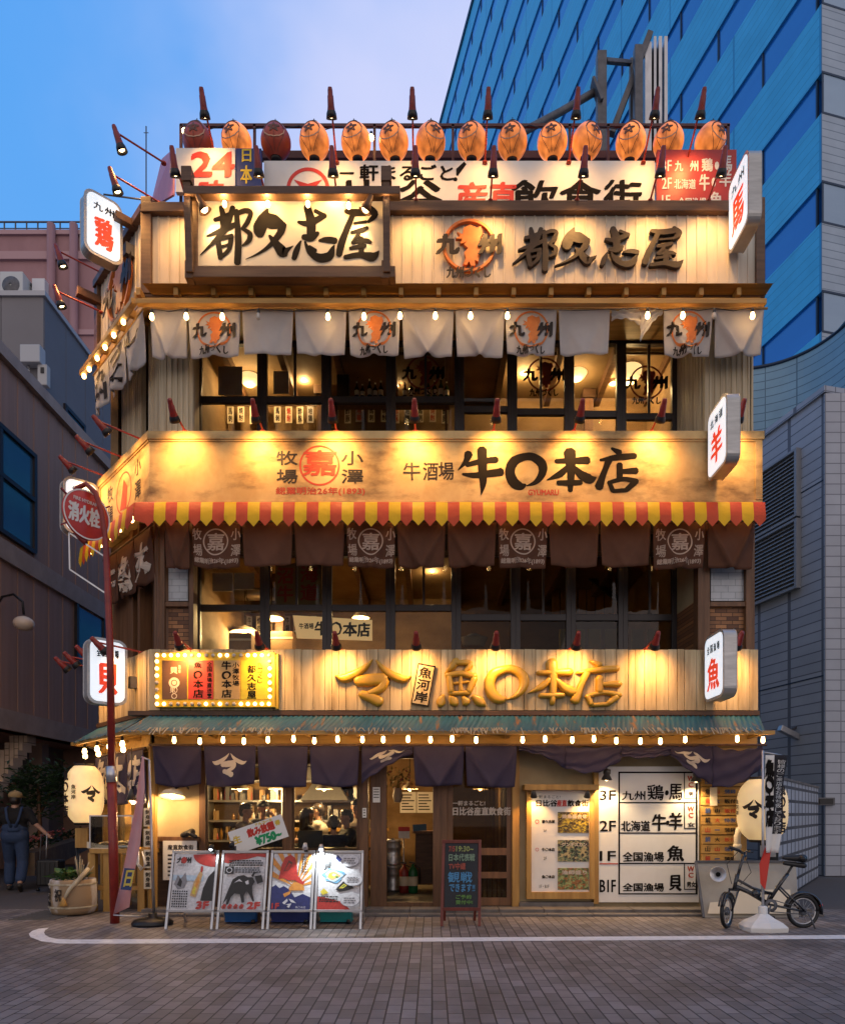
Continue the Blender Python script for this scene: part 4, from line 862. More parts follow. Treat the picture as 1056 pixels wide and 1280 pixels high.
# left side: boxes stand square to the wing and face the street on the right
def left_box(lab, u, q0, q1, sm, bg, pl, pr):
    # find the outward distance where the box edges meet the measured columns
    nrm = Vector((-.735,-.678,0)); base = wpt(u, 0, 0)
    def off(px): 
        k = (px-CX)/F; return (k*(D+base.y)-base.x)/(nrm.x-k*nrm.y)
    a, b = off(pr), off(pl); mid = base+nrm*(a+b)/2; zc = Z((q0+q1)/2, mid.y); hh = (q1-q0)*(D+mid.y)/F
    c = base+nrm*b; ang = math.degrees(math.atan2(.678,.735))
    t, M = lightbox(lab, (c.x,c.y,0), ang, b-a, zc-hh/2, zc+hh/2, sm, bg, 1)
    p = base+nrm*a; bracket(t, (p.x,p.y+.08,zc-.1), (base.x,base.y+.08,zc-.1), .1); return t
q = left_box('white light box sign with red chicken character at the top left corner', -.50, 245, 323, '九州', '鶏', 106, 153)
MB().tube([(X(130,.2),.2,Z(243,.2)),(X(212,.12),.12,Z(254,.12))],.012,6).build('stay_rod', K['steel'], q)
left_box('white light box sign partly behind the red hydrant sign at left', -1.93, 600, 668, '北海道', '牛', 80, 124)
left_box('white light box sign with red shell character behind the red pole', -.42, 799, 880, '全国漁場', '貝', 110, 159)
# ------------------------------------------------------------------ spotlights on arms
WARM = (1, .50, .145)
def make_lamp(arm, rise, tilt, power, head=.27, cone=105, lit=True, mouthdir=0):
    """base at the origin on the ledge, arm running out toward -y, head hanging from its end and tilted back to the wall"""
    t = thing('spotlight', 'red spotlight', 'spotlight', (0,0,0))
    e = Vector((mouthdir, -arm, rise)); m = MB(); m.tube([(0,.02,0),(0,-.02,.02),e], .013, 7); m.lathe([(0,0),(.035,0),(.035,.02),(0,.02)], (0,0,-.0), (0,0,1), 10); m.build('arm', K['redarm'], t)
    d = Vector((-mouthdir*.6, math.sin(R(tilt)), -math.cos(R(tilt)))); s = e - d*.05
    m = MB(); m.lathe([(0,-.03),(.025,-.028),(.032,0),(.034,.05),(.039,.055),(.044,head*.55),(.052,head*.72)], s, d, 14); h = m.build('lamp_head', K['red'], t)
    m = MB(); m.lathe([(.052,head*.70),(.064,head*.80),(.071,head),(.064,head),(.056,head*.82),(.045,head*.7)], s, d, 16); m.build('rim', K['black'], h)
    MB().ball(tuple(s+d*head*.82), (.044,.044,.04), 12, 8).build('bulb', K['mouth'] if lit else K['bulboff'], h)
    if lit:
        l = bpy.data.lights.new('spotlight_light', 'SPOT'); l.energy = power; l.color = WARM; l.spot_size = R(cone); l.spot_blend = 1.0; l.shadow_soft_size = .10
        o = bpy.data.objects.new('spotlight_light', l); COL.objects.link(o); o.parent = t; o.location = s+d*(head+.03); o.rotation_euler = d.to_track_quat('-Z','Y').to_euler()
    return t
K['redarm'] = mat('red_arm_paint', (.40,.045,.02), (.3,.035,.02), (8,8,8), .4)
def row(proto, spots, lab, grp):
    reg(proto); n = len(spots)
    for i, (loc, rz) in enumerate(spots):
        L_ = lab(i, n); 
        if i == 0: proto.location = loc; proto.rotation_euler = (0,0,rz); proto['label'] = L_; o = proto
        else: o = dup(proto, loc, rz, L_)
        o['group'] = grp
def atz(px, z, y): return (X(px, y), y, z)
# second-floor band
def base_for(px, yh, yb=.02): return X(px, yh)              # straight-out arm: x fixed by the head's column
yh = -.52
sp = [((X(px,yh), -.0, z2t), 0) for px in (214,317,414,518,621,727,829,928)]
row(make_lamp(.52,.07,50,82,.25,128), sp, lambda i,n: f'red spotlight on arm above the ochre second-floor band, {ORD[i]} from left', 'red spotlights along the second-floor band')
wq = [(wpt(u,0,z2t), WANG) for u in (-.30,-1.0,-1.78)]
row(make_lamp(.58,.06,50,55,.25,128), wq, lambda i,n: f'red spotlight reaching left from the ochre band\'s angled end, {ORD[i]} from the corner', 'red spotlights along the second-floor band')
# first-floor fascia
yh = -.50
sp = [((X(px,yh), -.0, z1t), 0) for px in (221,322,419,520,620,722,821,925)]
row(make_lamp(.50,.05,50,66,.22,128), sp, lambda i,n: f'red spotlight above the pale board fascia, {ORD[i]} from left', 'red spotlights along the board fascia')
wq = [(wpt(u,0,z1t), WANG) for u in (-.30,-.95,-1.5,-1.95)]
row(make_lamp(.60,.06,48,32,.24,125), wq, lambda i,n: f'red spotlight on the board fascia\'s angled left end, {ORD[i]} from the corner', 'red spotlights along the board fascia')
# top cornice
yh = -.60; zc_ = z3t+.05
sp = [((X(px,yh), -.07, zc_), 0) for px in (216,321,415,519,617,731,828,905)]
row(make_lamp(.53,.16,30,70,.28,115), sp, lambda i,n: f'glowing spotlight hanging before the top cornice, {ORD[i]} from left', 'spotlights along the top cornice')
# high lamps aimed at the rooftop banners
sp = [((X(px,-.05)+0, .26, Z(204,.26)), 0) for px in (262,417,516,608,716,812,868)]
row(make_lamp(.62,.33,34,38,.28,130), sp, lambda i,n: f'red spotlight on tall pole over the roof lanterns, {ORD[i]} from left', 'tall spotlights over the rooftop banners')
# left top lamps that reach out over the alley
wq = [((X(205,.15),.15,Z(205,.15)), WANG), ((X(200,.15),.15,Z(255,.15)), WANG), (wpt(-1.80,-.02,z3t+.10), WANG), (wpt(-1.86,-.02,z3b+.62), WANG)]
row(make_lamp(.64,.03,22,45,.28,130), wq, lambda i,n: f'red spotlight reaching out over the alley at the top left, {ORD[i]} from top', 'red spotlights over the left alley')
# ------------------------------------------------------------------ strings of bulbs
def string(label, pts, group, wire_off=.10, r=.031, off=(), M=None, power=6, name='string_light'):
    t = thing(name, label, 'string light', pts[0], group)
    m = MB(); W_ = []
    for i, p in enumerate(pts):
        p = Vector(p); W_.append(p+Vector((0,0,wire_off)))
        if i < len(pts)-1: q = Vector(pts[i+1]); W_.append((p+q)/2+Vector((0,0,wire_off-.035)))
    m.tube(W_, .006, 5); m.build('wire', K['black'], t)
    l = bpy.data.lights.new('bulb_light', 'POINT'); l.energy = power; l.color = (1,.54,.17); l.shadow_soft_size = r*1.05
    for i, p in enumerate(pts):
        m = MB(); m.lathe([(.010,wire_off),(.02,wire_off-.02),(.022,.05),(.016,.035)], p, (0,0,1), 10); s_ = m.build('bulb_socket', K['blackm'], t)
        m = MB(); m.lathe([(.012,.05),(.018,.04),(r*.8,.018),(r,-.008),(r*.85,-.03),(r*.45,-.043),(.001,-.047)], p, (0,0,1), 12); m.build('bulb', K['bulboff'] if i in off else K['bulb'], s_)
        if i not in off:
            o = bpy.data.objects.new('bulb_light', l); COL.objects.link(o); o.parent = t; o.location = Vector(p)-t.location+Vector((0,0,-.012))
y = -.30
string('string of warm bulbs above the white top-floor curtain', [(X(px,y),y,Z(395+.8*math.sin(px),y)) for px in (190,233,278,323,410,455,500,544,588,634,809,853,892,940)], 'strings of warm bulbs', off=(3,12), power=18)
string('string of warm bulbs along the angled left eave of the top floor', [tuple(wpt(u,-.22,Z(395))) for u in (-.35,-.72,-1.08,-1.42,-1.78,-2.02)], 'strings of warm bulbs', power=9)
y = -.36
string('string of warm bulbs under the teal corrugated canopy', [(X(px,y),y,Z(925+1.5*math.sin(px*3.3),y)) for px in (218,250,279,305,335,367,393,422,453,479,510,538,565,595,653,681,715,742,770,800,825,856,921,953)], 'strings of warm bulbs', power=14, r=.026)
string('string of warm bulbs under the canopy\'s angled left end', [tuple(wpt(u,-.34+.1*(k%2),2.27-.05*(k%2))) for k, u in enumerate((-.05,-.3,-.55,-.8,-1.05,-1.3,-1.6,-1.9))], 'strings of warm bulbs', power=9, r=.034)
y = -.17
string('string of small warm bulbs tucked under the striped awning', [(X(px,y),y,z2b-.13) for px in (222,290,352,420,492,560,628,690,752,815,880,930)], 'strings of warm bulbs', power=5, r=.028)
string('string of small warm bulbs under the awning\'s angled left end', [tuple(wpt(u,-.14,z2b-.15)) for u in (-.25,-.7,-1.1,-1.5,-1.9)], 'strings of warm bulbs', power=4, r=.028)
# ------------------------------------------------------------------ curtains
def cloth_y(x, z, x0, x1, z0, z1, sd, amp=.03):
    """depth of the hanging cloth: flat at the rod, folds swelling toward the free hem"""
    s = (x-x0)/(x1-x0); tt = (z1-z)/(z1-z0)
    q = abs(s-.5)*2; dd = q-(1.04-tt*1.0); v = math.exp(-(dd/.10)**2)*.060*max(0,tt)**.6 + (.5-.5*math.tanh(dd/.10))*0 - (.5+.5*math.tanh(dd/.10))*.045*tt
    return -(amp*tt*(.8*math.sin(s*math.pi)**2 + .30*math.sin(s*9+sd)*tt + .18*math.sin(s*17+sd*2+tt*2)) + v*(.7+.5*math.sin(sd*3.1)))
def curtain(name, label, panels, z1, hem, y, m, group, M=None, inks=(), rod=None, lettering=None, px=True, amp=.05, swag={}):
    t = thing(name, label, 'curtain', tuple((M@Vector((0,y,z1))) if M else (0,y,z1)), group)
    if rod:
        r = MB(M); a0 = min(p[0] for p in panels); a1 = max(p[1] for p in panels); r.tube([(a0-.05,y-.0,z1+.01),(a1+.05,y,z1+.01)], .016, 8); r.build('rod', rod, t)
    for i, (x0, x1) in enumerate(panels):
        sd = i*1.7+len(label)
        z0 = z1-hem*(1+random.uniform(-.03,.03))
        sw = swag.get(i)
        def dis(p):
            x, yy_, z = p; s = (x-x0)/(x1-x0); tt = (z1-z)/(z1-z0)
            if sw:                                         # pulled up and draped: (left drop, right drop, belly)
                top = z1 - sw[3]*s - sw[4]*(4*s*(1-s))
                dropf = sw[0]*(1-s)+sw[1]*s+sw[2]*max(0,math.sin(math.pi*s))**1.2
                zz = top - dropf*tt
                return (x, y+yy_-.05*tt*math.sin(math.pi*s) + .018*math.sin(tt*15+s*6), zz+.012*math.sin(s*20+tt*5))
            xx = x-(x1-x0)*.075*(s-.5)*max(0,tt)**1.4
            return (xx, y+yy_+cloth_y(x,z,x0,x1,z0,z1,sd,amp), z-.030*tt*math.sin(s*math.pi)+.012*tt*math.sin(sd+s*5))
        nx, nz = 22, 14; m_ = MB()
        m_.add([(x0+(x1-x0)*a/nx, 0, z1-(z1-z0)*b/nz) for b in range(nz+1) for a in range(nx+1)], [(b*(nx+1)+a, b*(nx+1)+a+1, (b+1)*(nx+1)+a+1, (b+1)*(nx+1)+a) for b in range(nz) for a in range(nx)], True)
        m_.map(dis)
        if M: m_.v = [M@Vector(v) for v in m_.v]
        pnl = m_.build('curtain_panel', m, t, solid=.004)
        pnl.modifiers['s'].offset = 1
        if lettering and (i in inks):
            q = MB(); lettering(q, x0, x1, z0, z1, i)
            q.map(lambda p: dis((p[0], p[1], p[2])))
            if M: q.v = [M@Vector(v) for v in q.v]
            q.build('lettering', LM, pnl)
    return t
K['clothw'] = mat('white_cloth', (.58,.55,.53), (.50,.47,.46), (3,3,3), .85, trans=(.55,.5,.45))
K['clothb'] = mat('brown_cloth', (.15,.062,.034), (.115,.048,.026), (3,3,3), .8, trans=(.10,.035,.015))
K['clothn'] = mat('navy_purple_cloth', (.066,.052,.098), (.054,.042,.084), (3,3,3), .8, trans=(.045,.025,.025))
K['pale'] = mat('pale_print', (.52,.44,.36), None, rough=.8); K['palegrey'] = mat('faded_print', (.42,.31,.24), None, rough=.8)
y = -.12; xs = lambda a, b, y_=-.12: (X(a,y_), X(b,y_))
LM = [K['orange'], K['inkb']]
def l3(q, x0, x1, z0, z1, i): logo(q, (x0+x1)/2, z1-(z1-z0)*.45, .24, -.011)
p3 = [xs(*q) for q in ((188,233.5),(235.5,300.5),(303,366.5),(369,433),(435.5,500),(502.5,567),(569,630.5),(631.5,695.5),(698,762),(764,800),(800,828),(829,890.5),(893,954))]
curtain('noren_curtain', 'white curtain with orange island emblems under the top eave', p3, Z(386.5,y), .61, y, K['clothw'], 'divided shop curtains', None, (1,4,7,11), K['goldwood'], l3, swag={9:(.14,.20,.0,.0,.0), 10:(.42,.05,-.02,.0,.0)})
LM = [K['inkb'], K['inkb']]
def l3w(q, x0, x1, z0, z1, i):
    for k, ch in enumerate('九州づくし'[i*2:i*2+2]): text(q, ch, x0+.1, x1-.1, z1-(z1-z0)*(.42+.45*k), z1-(z1-z0)*(.08+.45*k), -.012, bold=.016, rough=.05)
curtain('noren_curtain', 'white curtain with black characters along the angled top-left eave', [(WL-.05,-1.42),(-1.40,-.75),(-.73,-.06)], Z(387), .66, -.06, K['clothw'], 'divided shop curtains', WING, (0,1,2), K['goldwood'], l3w)
# brown curtain, second floor
y = -.04; LM = [K['palegrey']]
def l2(q, x0, x1, z0, z1, i):
    cx, h = (x0+x1)/2, z1-z0; zc = z1-h*.44; ring(q, cx, zc, .175, .018, -.012, 36); text(q,'嘉',cx-.115,cx+.115,zc-.11,zc+.11,-.012,bold=.007)
    for ch, a, b in (('牧',-.32,.02),('場',-.32,-.19),('小',.21,.02),('澤',.21,-.19)): text(q,ch,cx+a,cx+a+.125,zc+b,zc+b+.15,-.012,bold=.004)
    text(q,'総業明治26年(1893)',cx-.31,cx+.31,z1-h*.92,z1-h*.79,-.012,bold=.004)
p2 = [xs(a,b,y) for a, b in ((206,237),(240,301),(303,366),(368,431),(433,494),(496,557),(559,620),(622,684),(686,748),(750,813),(816,881),(884,943))]
curtain('noren_curtain', 'brown curtain with pale ringed emblems below the striped awning', p2, Z(652,y), .60, y, K['clothb'], 'divided shop curtains', None, (1,4,7,10), K['darkwood'], l2, amp=.05)
LM = [K['pale']]
def l2w(q, x0, x1, z0, z1, i): text(q, '牛魚本'[i], x0+.08, x1-.08, z0+.06, z1-.16, -.012, bold=.03, rough=.06)
curtain('noren_curtain', 'brown curtain with big white characters below the awning\'s angled left end', [(WL+.1,-1.33),(-1.30,-.68),(-.65,-.04)], Z(655), .72, .04, K['clothb'], 'divided shop curtains', WING, (0,1,2), K['darkwood'], l2w)
# navy curtain, ground floor
y = -.10
def l1(q, x0, x1, z0, z1, i): cx = (x0+x1)/2; w, h = .235, (z1-z0); brush(q, '山', cx-w, cx+w, z1-h*.78, z1-h*.18, -.012)
p1 = [xs(a,b,y) for a, b in ((191,252),(255,320),(322,385),(387,449),(452,516),(516.5,580),(581.5,646),(648,706),(706,776),(776,838),(838,890),(890,953))]
curtain('noren_curtain', 'dark purple curtain with pale roof emblems over the shop entrance', p1, Z(932,y), .535, y, K['clothn'], 'divided shop curtains', None, (1,4,10), K['brownwood'], l1,
        swag={4:(.50,.10,-.02,0,0), 7:(.06,.30,-.04,-.0,.0), 8:(.30,.20,.10,0,.02), 9:(.14,.12,.02,0,.02), 10:(.12,.52,.06,0,-.0), 11:(.55,.28,.04,.0,.06)})
def l1w(q, x0, x1, z0, z1, i): text(q, '魚本店'[i], x0+.08, x1-.08, z0+.06, z1-.06, -.012, bold=.028, rough=.06)
curtain('noren_curtain', 'dark purple curtain with white characters on the angled left shop corner', [(WL,-1.36),(-1.32,-.68),(-.64,-.04)], 2.22, .72, -.06, K['clothn'], 'divided shop curtains', WING, (0,1,2), K['brownwood'], l1w)
# ------------------------------------------------------------------ striped awning
def stripe_mat():
    m = bpy.data.materials.new('striped_vinyl'); m.use_nodes = True; t = m.node_tree; n = t.nodes; L = t.links.new; b = n['Principled BSDF']
    at = n.new('ShaderNodeAttribute'); at.attribute_name = 'stripe'
    mx = n.new('ShaderNodeMixRGB'); L(at.outputs['Fac'], mx.inputs[0]); mx.inputs[1].default_value = (.56,.070,.022,1); mx.inputs[2].default_value = (.74,.43,.008,1)
    L(mx.outputs[0], b.inputs['Base Color']); b.inputs['Roughness'].default_value = .48; b.inputs['Specular IOR Level'].default_value = .25
    tc = n.new('ShaderNodeTexCoord'); q = n.new('ShaderNodeTexNoise'); q.inputs['Scale'].default_value = 7; L(tc.outputs['Object'], q.inputs[0])
    bp = n.new('ShaderNodeBump'); bp.inputs['Strength'].default_value = .35; bp.inputs['Distance'].default_value = .03; L(q.outputs[0], bp.inputs['Height']); L(bp.outputs[0], b.inputs['Normal'])
    return m
K['stripe'] = stripe_mat()
def awning():
    t = thing('striped_awning', 'red and yellow striped vinyl awning with zigzag hem below the ochre band', 'awning', (0,-.1,z2b))
    w = .1545; segs = []
    for (x0, x1, M, sd, xo) in ((XL-.0, X(956,-.25), None, 0, -.25), (WL-.15, .0, WING, 5, 0)):
        n = int(round((x1-x0)/w)); ww = (x1-x0)/n; m = MB(M); st = []
        for i in range(n):
            for j in range(4):
                u0, u1 = x0+ww*(i+j/4), x0+ww*(i+(j+1)/4)
                def prof(u):
                    tooth = abs(((u-x0)/ww) % 1 - .5)*2 if abs(((u-x0)/ww) - round((u-x0)/ww)) > 1e-6 else 1
                    wv = .018*noise.noise((u*2.3, sd, 0)); ex = .1015 if (M and u > -1e-6) else (.1015 if (not M and u < x0+1e-6) else 0)
                    return [(u, -.02, z2b+.015), (u-(0), -.16+wv*.5, z2b-.02+wv*.4), (u, -.24+wv, z2b-.06), (u, -.265+wv*1.5+.01*noise.noise((u*9,sd,3)), z2b-.25), (u, -.262+wv*1.8+.015*noise.noise((u*7,sd,8)), z2b-.385+.085*tooth-.012*noise.noise((u*3,sd,4)))]
                a, b = prof(u0), prof(u1); k = len(a)
                if M is None and i == 0 and j == 0: a = [(p[0]+p[1]*.438, p[1], p[2]) for p in a]
                if M is not None and i == n-1 and j == 3: b = [(p[0]-p[1]*.438, p[1], p[2]) for p in b]
                m.add(a+b, [(q, q+1, k+q+1, k+q) for q in range(k-1)], True); st += [(i+sd) % 2]*(k-1)
        o = m.build('awning_sheet', K['stripe'], t); at = o.data.attributes.new('stripe', 'FLOAT', 'FACE'); at.data.foreach_set('value', [float(s) for s in st])
    m = MB(); m.tube([(XL+.02,-.22,z2b-.065),(X(956,-.25),-.22,z2b-.065)], .012, 6); m.build('awning_bar', K['steel'], t)
awning()
# ------------------------------------------------------------------ rooftop rail and lanterns
yr = .56
t = thing('lantern_rail', 'dark red steel rail frame on the roof carrying the orange lanterns', 'rail', (0,yr,9.62))
m = MB(); m.pbox(225,912,154,157.5,yr,yr+.04); m.pbox(225,912,188,197,yr+.25,yr+.33)
for px in (226,318,468,566,640,712,760,910): m.box(X(px,yr)-.018,X(px,yr)+.018,yr,yr+.04,9.62,Z(155,yr))
m.build('rail_frame', mat('dark_red_rail', (.10,.035,.03), (.07,.025,.022), (6,6,6), .5), t)
m = MB(); pts = []
for k in range(29): pts.append((X(230+24*k,yr-.02), yr-.02, Z(160 + (4 if k % 2 else 0)+2*math.sin(k*2), yr)))
m.tube(pts, .006, 5); m.build('cable', K['black'], t)
def lanternmat(name, em, s, base=(.62,.17,.05), lo=.2, hi=1.9, smp=False):
    m = bpy.data.materials.new(name); m.use_nodes = True; tt = m.node_tree; n = tt.nodes; L = tt.links.new; b = n['Principled BSDF']
    b.inputs['Base Color'].default_value = (*base,1); b.inputs['Roughness'].default_value = .35
    tc = n.new('ShaderNodeTexCoord'); q = n.new('ShaderNodeTexNoise'); q.inputs['Scale'].default_value = 6; L(tc.outputs['Object'], q.inputs[0])
    mr = n.new('ShaderNodeMapRange'); L(q.outputs[0], mr.inputs[0]); mr.inputs[1].default_value = .3; mr.inputs[2].default_value = .75; mr.inputs[3].default_value = s*lo; mr.inputs[4].default_value = s*hi
    oi = n.new('ShaderNodeObjectInfo'); r2 = n.new('ShaderNodeMapRange'); L(oi.outputs['Random'], r2.inputs[0]); r2.inputs[3].default_value = .65; r2.inputs[4].default_value = 1.35
    mm = n.new('ShaderNodeMath'); mm.operation = 'MULTIPLY'; L(mr.outputs[0], mm.inputs[0]); L(r2.outputs[0], mm.inputs[1])
    b.inputs['Emission Color'].default_value = (*em,1); L(mm.outputs[0], b.inputs['Emission Strength']); 
    if not smp: m.cycles.emission_sampling = 'NONE'
    return m
K['lanlit'] = lanternmat('lit_orange_lantern', (1,.27,.05), .62, (.66,.20,.045)); K['lanoff'] = mat('unlit_red_lantern', (.42,.07,.035), (.32,.05,.03), (6,6,6), .4)
K['lancap'] = mat('lantern_cap', (.02,.015,.012), None, rough=.5)
K['lanink'] = mat('lantern_mark', (.16,.07,.05), (.11,.05,.04), (9,9,9), .5); K['lanpale'] = mat('lantern_pale_mark', (.55,.32,.20), None, rough=.5)
def roof_lantern(on):
    t = thing('paper_lantern', 'lantern', 'lantern', (0,0,0)); h, r = .44, .212
    prof = [(r*max(.28, max(0,math.sin(math.pi*(.07+.86*k/18)))**.62), h/2-h*k/18) for k in range(19)]
    b = MB().lathe(prof, (0,0,0), (0,0,1), 28).build('paper_body', K['lanlit'] if on else K['lanoff'], t)
    m = MB(); m.lathe([(0,-h/2-.035),(.075,-h/2-.035),(.075,-h/2+.02),(.06,-h/2+.03)], (0,0,0), (0,0,1), 16); m.build('bottom_cap', K['lancap'], t)
    m = MB(); m.lathe([(0,h/2+.03),(.06,h/2+.03),(.065,h/2-.02)], (0,0,0), (0,0,1), 16); m.tube([(0,0,h/2+.02),(0,0,h/2+.09)], .007, 5); m.build('top_cap', K['lancap'], t)
    def onb(a, z, e=.004):
        kk = min(max((h/2-z)/h*18, 0), 17.99); i = int(kk); rr_ = prof[i][0]+(prof[i+1][0]-prof[i][0])*(kk-i)+e
        return (rr_*math.sin(a), -rr_*math.cos(a), z)
    def stroke(m, pl, w):
        for (a0,z0_),(a1,z1_) in zip(pl, pl[1:]):
            for k in range(5):
                p0, p1 = onb(a0+(a1-a0)*k/5, z0_+(z1_-z0_)*k/5), onb(a0+(a1-a0)*(k+1)/5, z0_+(z1_-z0_)*(k+1)/5); m.bar(p0, p1, w, .004, (p0[0],p0[1],0))
    m = MB(); c = .05
    star = [(R(-90+144*k)) for k in range(6)]; stroke(m, [(.42*math.cos(a), c-.07*math.sin(a)) for a in star], .016)
    stroke(m, [(.75*math.cos(R(a)), c+.125*math.sin(R(a))) for a in range(0,181,30)], .018); m.build('printed_mark', K['lanink'], t)
    m = MB(); stroke(m, [(.75*math.cos(R(a)), c+.125*math.sin(R(a))) for a in range(180,361,30)], .014)
    m.build('printed_ring', K['lanpale'], t)
    for a in (-.5,0,.5): q = MB(); stroke(q, [(a*.6,-.20),(a*1.3,-.05),(a*1.5,.1)], .005); q.build('seam', K['lanink'], t)
    return t
pxs = [248,296,345,393,445,492,538,590,640,690,733,788,835,887]
LA, LB = roof_lantern(True), roof_lantern(False); reg(LA); fa = fb = True
for i, px in enumerate(pxs):
    y = yr-.10; zc = Z(178, y); loc = (X(px,y), y, zc); lab = (f'unlit dark red lantern' if i in (0,2) else 'glowing orange lantern')+f' in the rooftop row, {ORD[i]} from left'
    P_ = LB if i in (0,2) else LA
    if (P_ is LA and fa) or (P_ is LB and fb):
        P_.location = loc; P_['label'] = lab; o = P_
        if P_ is LA: fa = False
        else: fb = False
    else: o = dup(P_, loc, 0, lab)
    o.rotation_euler = (R(random.uniform(4,10)), R(random.uniform(-4,4)+(px-540)*.012), random.uniform(-.5,.5)); o['group'] = 'orange paper lanterns along the roof rail'
y = yr-.12
for lab, px, py in (('bare glowing bulb at the rail left end beside the first lantern',231,164),('bare glowing bulb between the fifth and sixth rooftop lanterns',464,172)):
    t = thing('bare_bulb', lab, 'bulb', (X(px,y),y,Z(py,y))); p = (X(px,y),y,Z(py,y)); MB().ball(p,.04,12,8).build('bulb', K['bulb'], t); m = MB(); m.lathe([(.02,.03),(.02,.08),(.005,.09)],p,(0,0,1),10); m.tube([(p[0],y,p[2]+.08),(p[0],y+.12,Z(156,y))],.006,5); m.build('bulb_socket', K['black'], t)
    l = bpy.data.lights.new('bulb_light','POINT'); l.energy = 6; l.color = WARM; l.shadow_soft_size = .042; o = bpy.data.objects.new('bulb_light', l); COL.objects.link(o); o.parent = t
# ------------------------------------------------------------------ rooms: lamps, shelves, signs
def P3(px, py, y): return (X(px,y), y, Z(py,y))
K['shade'] = mat('enamel_shade', (.05,.045,.04), None, rough=.35); K['shadein'] = mat('cream_shade', (.6,.5,.35), None, rough=.5)
K['paperlit'] = mat('lit_paper', (.8,.6,.3), None, rough=.6, em=(1,.66,.28), ems=1.3)
RL = 2.6
def room_light(t, loc, e, r=.08, c=(1,.62,.26)):
    l = bpy.data.lights.new('room_light', 'POINT'); l.energy = e*RL; l.color = c; l.shadow_soft_size = r
    o = bpy.data.objects.new('room_light', l); COL.objects.link(o); o.parent = t; o.location = Vector(loc)-t.location
def pendant(label, px, py, y, e, kind='shade', r=.16, top=None):
    p = Vector(P3(px,py,y)); t = thing('pendant_lamp', label, 'lamp', p); top = top or p.z+.6
    MB().tube([p+Vector((0,0,.1)), (p.x,p.y,top)], .008, 5).build('cord', K['black'], t)
    if kind == 'globe': MB().ball(p, (r,r,r*1.15), 18, 12).build('paper_globe', K['paperlit'], t); room_light(t, p-Vector((0,0,r*1.4)), e)
    else:
        m = MB(); m.lathe([(.02,.12),(.04,.10),(r*.6,.06),(r,-.02),(r*.97,-.02),(r*.55,.05),(.02,.09)], p, (0,0,1), 20); m.build('lamp_shade', K['shade'] if kind == 'shade' else K['shadein'], t)
        MB().ball(p-Vector((0,0,.0)), (.04,.04,.05), 12, 8).build('bulb', K['bulb'], t); room_light(t, p-Vector((0,0,.07)), e, .045)
pendant('paper globe lamp glowing beside the pale poster in the leftmost top-floor window', 312, 468, 1.9, 18, 'globe', .17, 8.4)
pendant('round paper lamp under the curtain in the third top-floor window', 447, 444, 1.9, 30, 'globe', .20, 8.4)
pendant('paper lamp behind the window right of the top-floor centre post', 655, 450, 1.8, 12, 'globe', .20, 8.4)
pendant('paper lamp behind the top-floor window third from right', 720, 458, 1.8, 12, 'globe', .20, 8.4)
pendant('paper lamp behind the rightmost top-floor window', 786, 462, 1.7, 12, 'globe', .20, 8.4)
pendant('small bare bulb lamp in the top-floor window right of centre', 620, 457, 2.0, 9, 'cream', .06, 8.4)
pendant('small bare bulb lamp low behind the top-floor window second from right', 766, 478, 2.0, 9, 'cream', .06, 8.4)
pendant('cream shaded lamp in the lower left second-floor window', 306, 790, 2.6, 26, 'cream', .26, 5.45)
pendant('cream shaded lamp beside the lit sign in the second-floor window', 340, 772, 2.3, 30, 'cream', .20, 5.45)
pendant('cream shaded lamp above the lit sign inside the second floor', 451, 771, 2.4, 12, 'cream', .15, 5.45)
pendant('dim shaded lamp deep in the dark right half of the second floor', 540, 712, 2.6, 8, 'cream', .12, 5.45)
pendant('shaded lamp over the dark stair in the second floor', 740, 705, 3.2, 10, 'cream', .14, 5.45)
for px, py, y, e, w in ((300,985,2.4,30,'left diners'),(405,985,2.6,30,'right diners'),(345,985,3.6,26,'kitchen shelves'),(512,985,2.8,13,'beer kegs in the doorway'),(600,985,3.2,6,'floor behind the sliding door')):
    pendant(f'shaded ceiling lamp over the {w}', px, py, y, e, 'cream', .15, 2.7)
# lit sign inside the second floor
y = 2.0; t = sign('lit_inner_sign', 'glowing sign with black characters inside the second-floor window', P3(415,785,y))
m = MB(); m.prism([(X(366,y),Z(769,y)),(X(465,y),Z(775,y)),(X(465,y),Z(800,y)),(X(371,y),Z(797,y))],y,y+.06); m.build('panel', mat('inner_lit', (.7,.5,.28), None, em=(1,.62,.26), ems=.42), t)
m = MB(); yy = y-.006; ptext(m,'牛酒場',374,392,779,786,yy,bold=.004); 
for ch,a,b in (('牛',394,409),('〇',413,427),('本',429,446),('店',447,462)): ptext(m,ch,a,b,777+(a-394)*.03,794+(a-394)*.03,yy,bold=.012)
m.build('lettering', K['inkb'], t)
# window pieces
K['palepap'] = mat('pale_paper', (.34,.31,.30), (.28,.25,.24), (3,3,3), .6)
K['decalred'] = mat('dark_red_cloth', (.22,.03,.02), None, rough=.8)
for lab, px, py in (('dark island emblem banner inside the top-floor window left of centre post',529,466),('dark island emblem banner in the top-floor window right of the centre post',680,468),('dark island emblem banner inside the rightmost top-floor window',808,478)):
    y = 1.25; t = thing('window_banner', lab, 'banner', P3(px,py,y)); m = MB(); logo(m, X(px,y), Z(py,y), .26, y, (0,1)); m.build('emblem', [K['decalred'], K['ink']], t)
    m = MB(); m.pbox(px-32,px+32,440,443,y,y+.02); m.build('hanging_rod', K['darkwood'], t)
y = 1.3; t = thing('window_banner', 'dark cloth banner with red characters in the second-floor window', 'banner', P3(372,728,y)); m = MB(); m.pbox(344,402,704,756,y,y+.006); m.build('cloth', mat('olive_cloth', (.16,.11,.05), None, rough=.9), t)
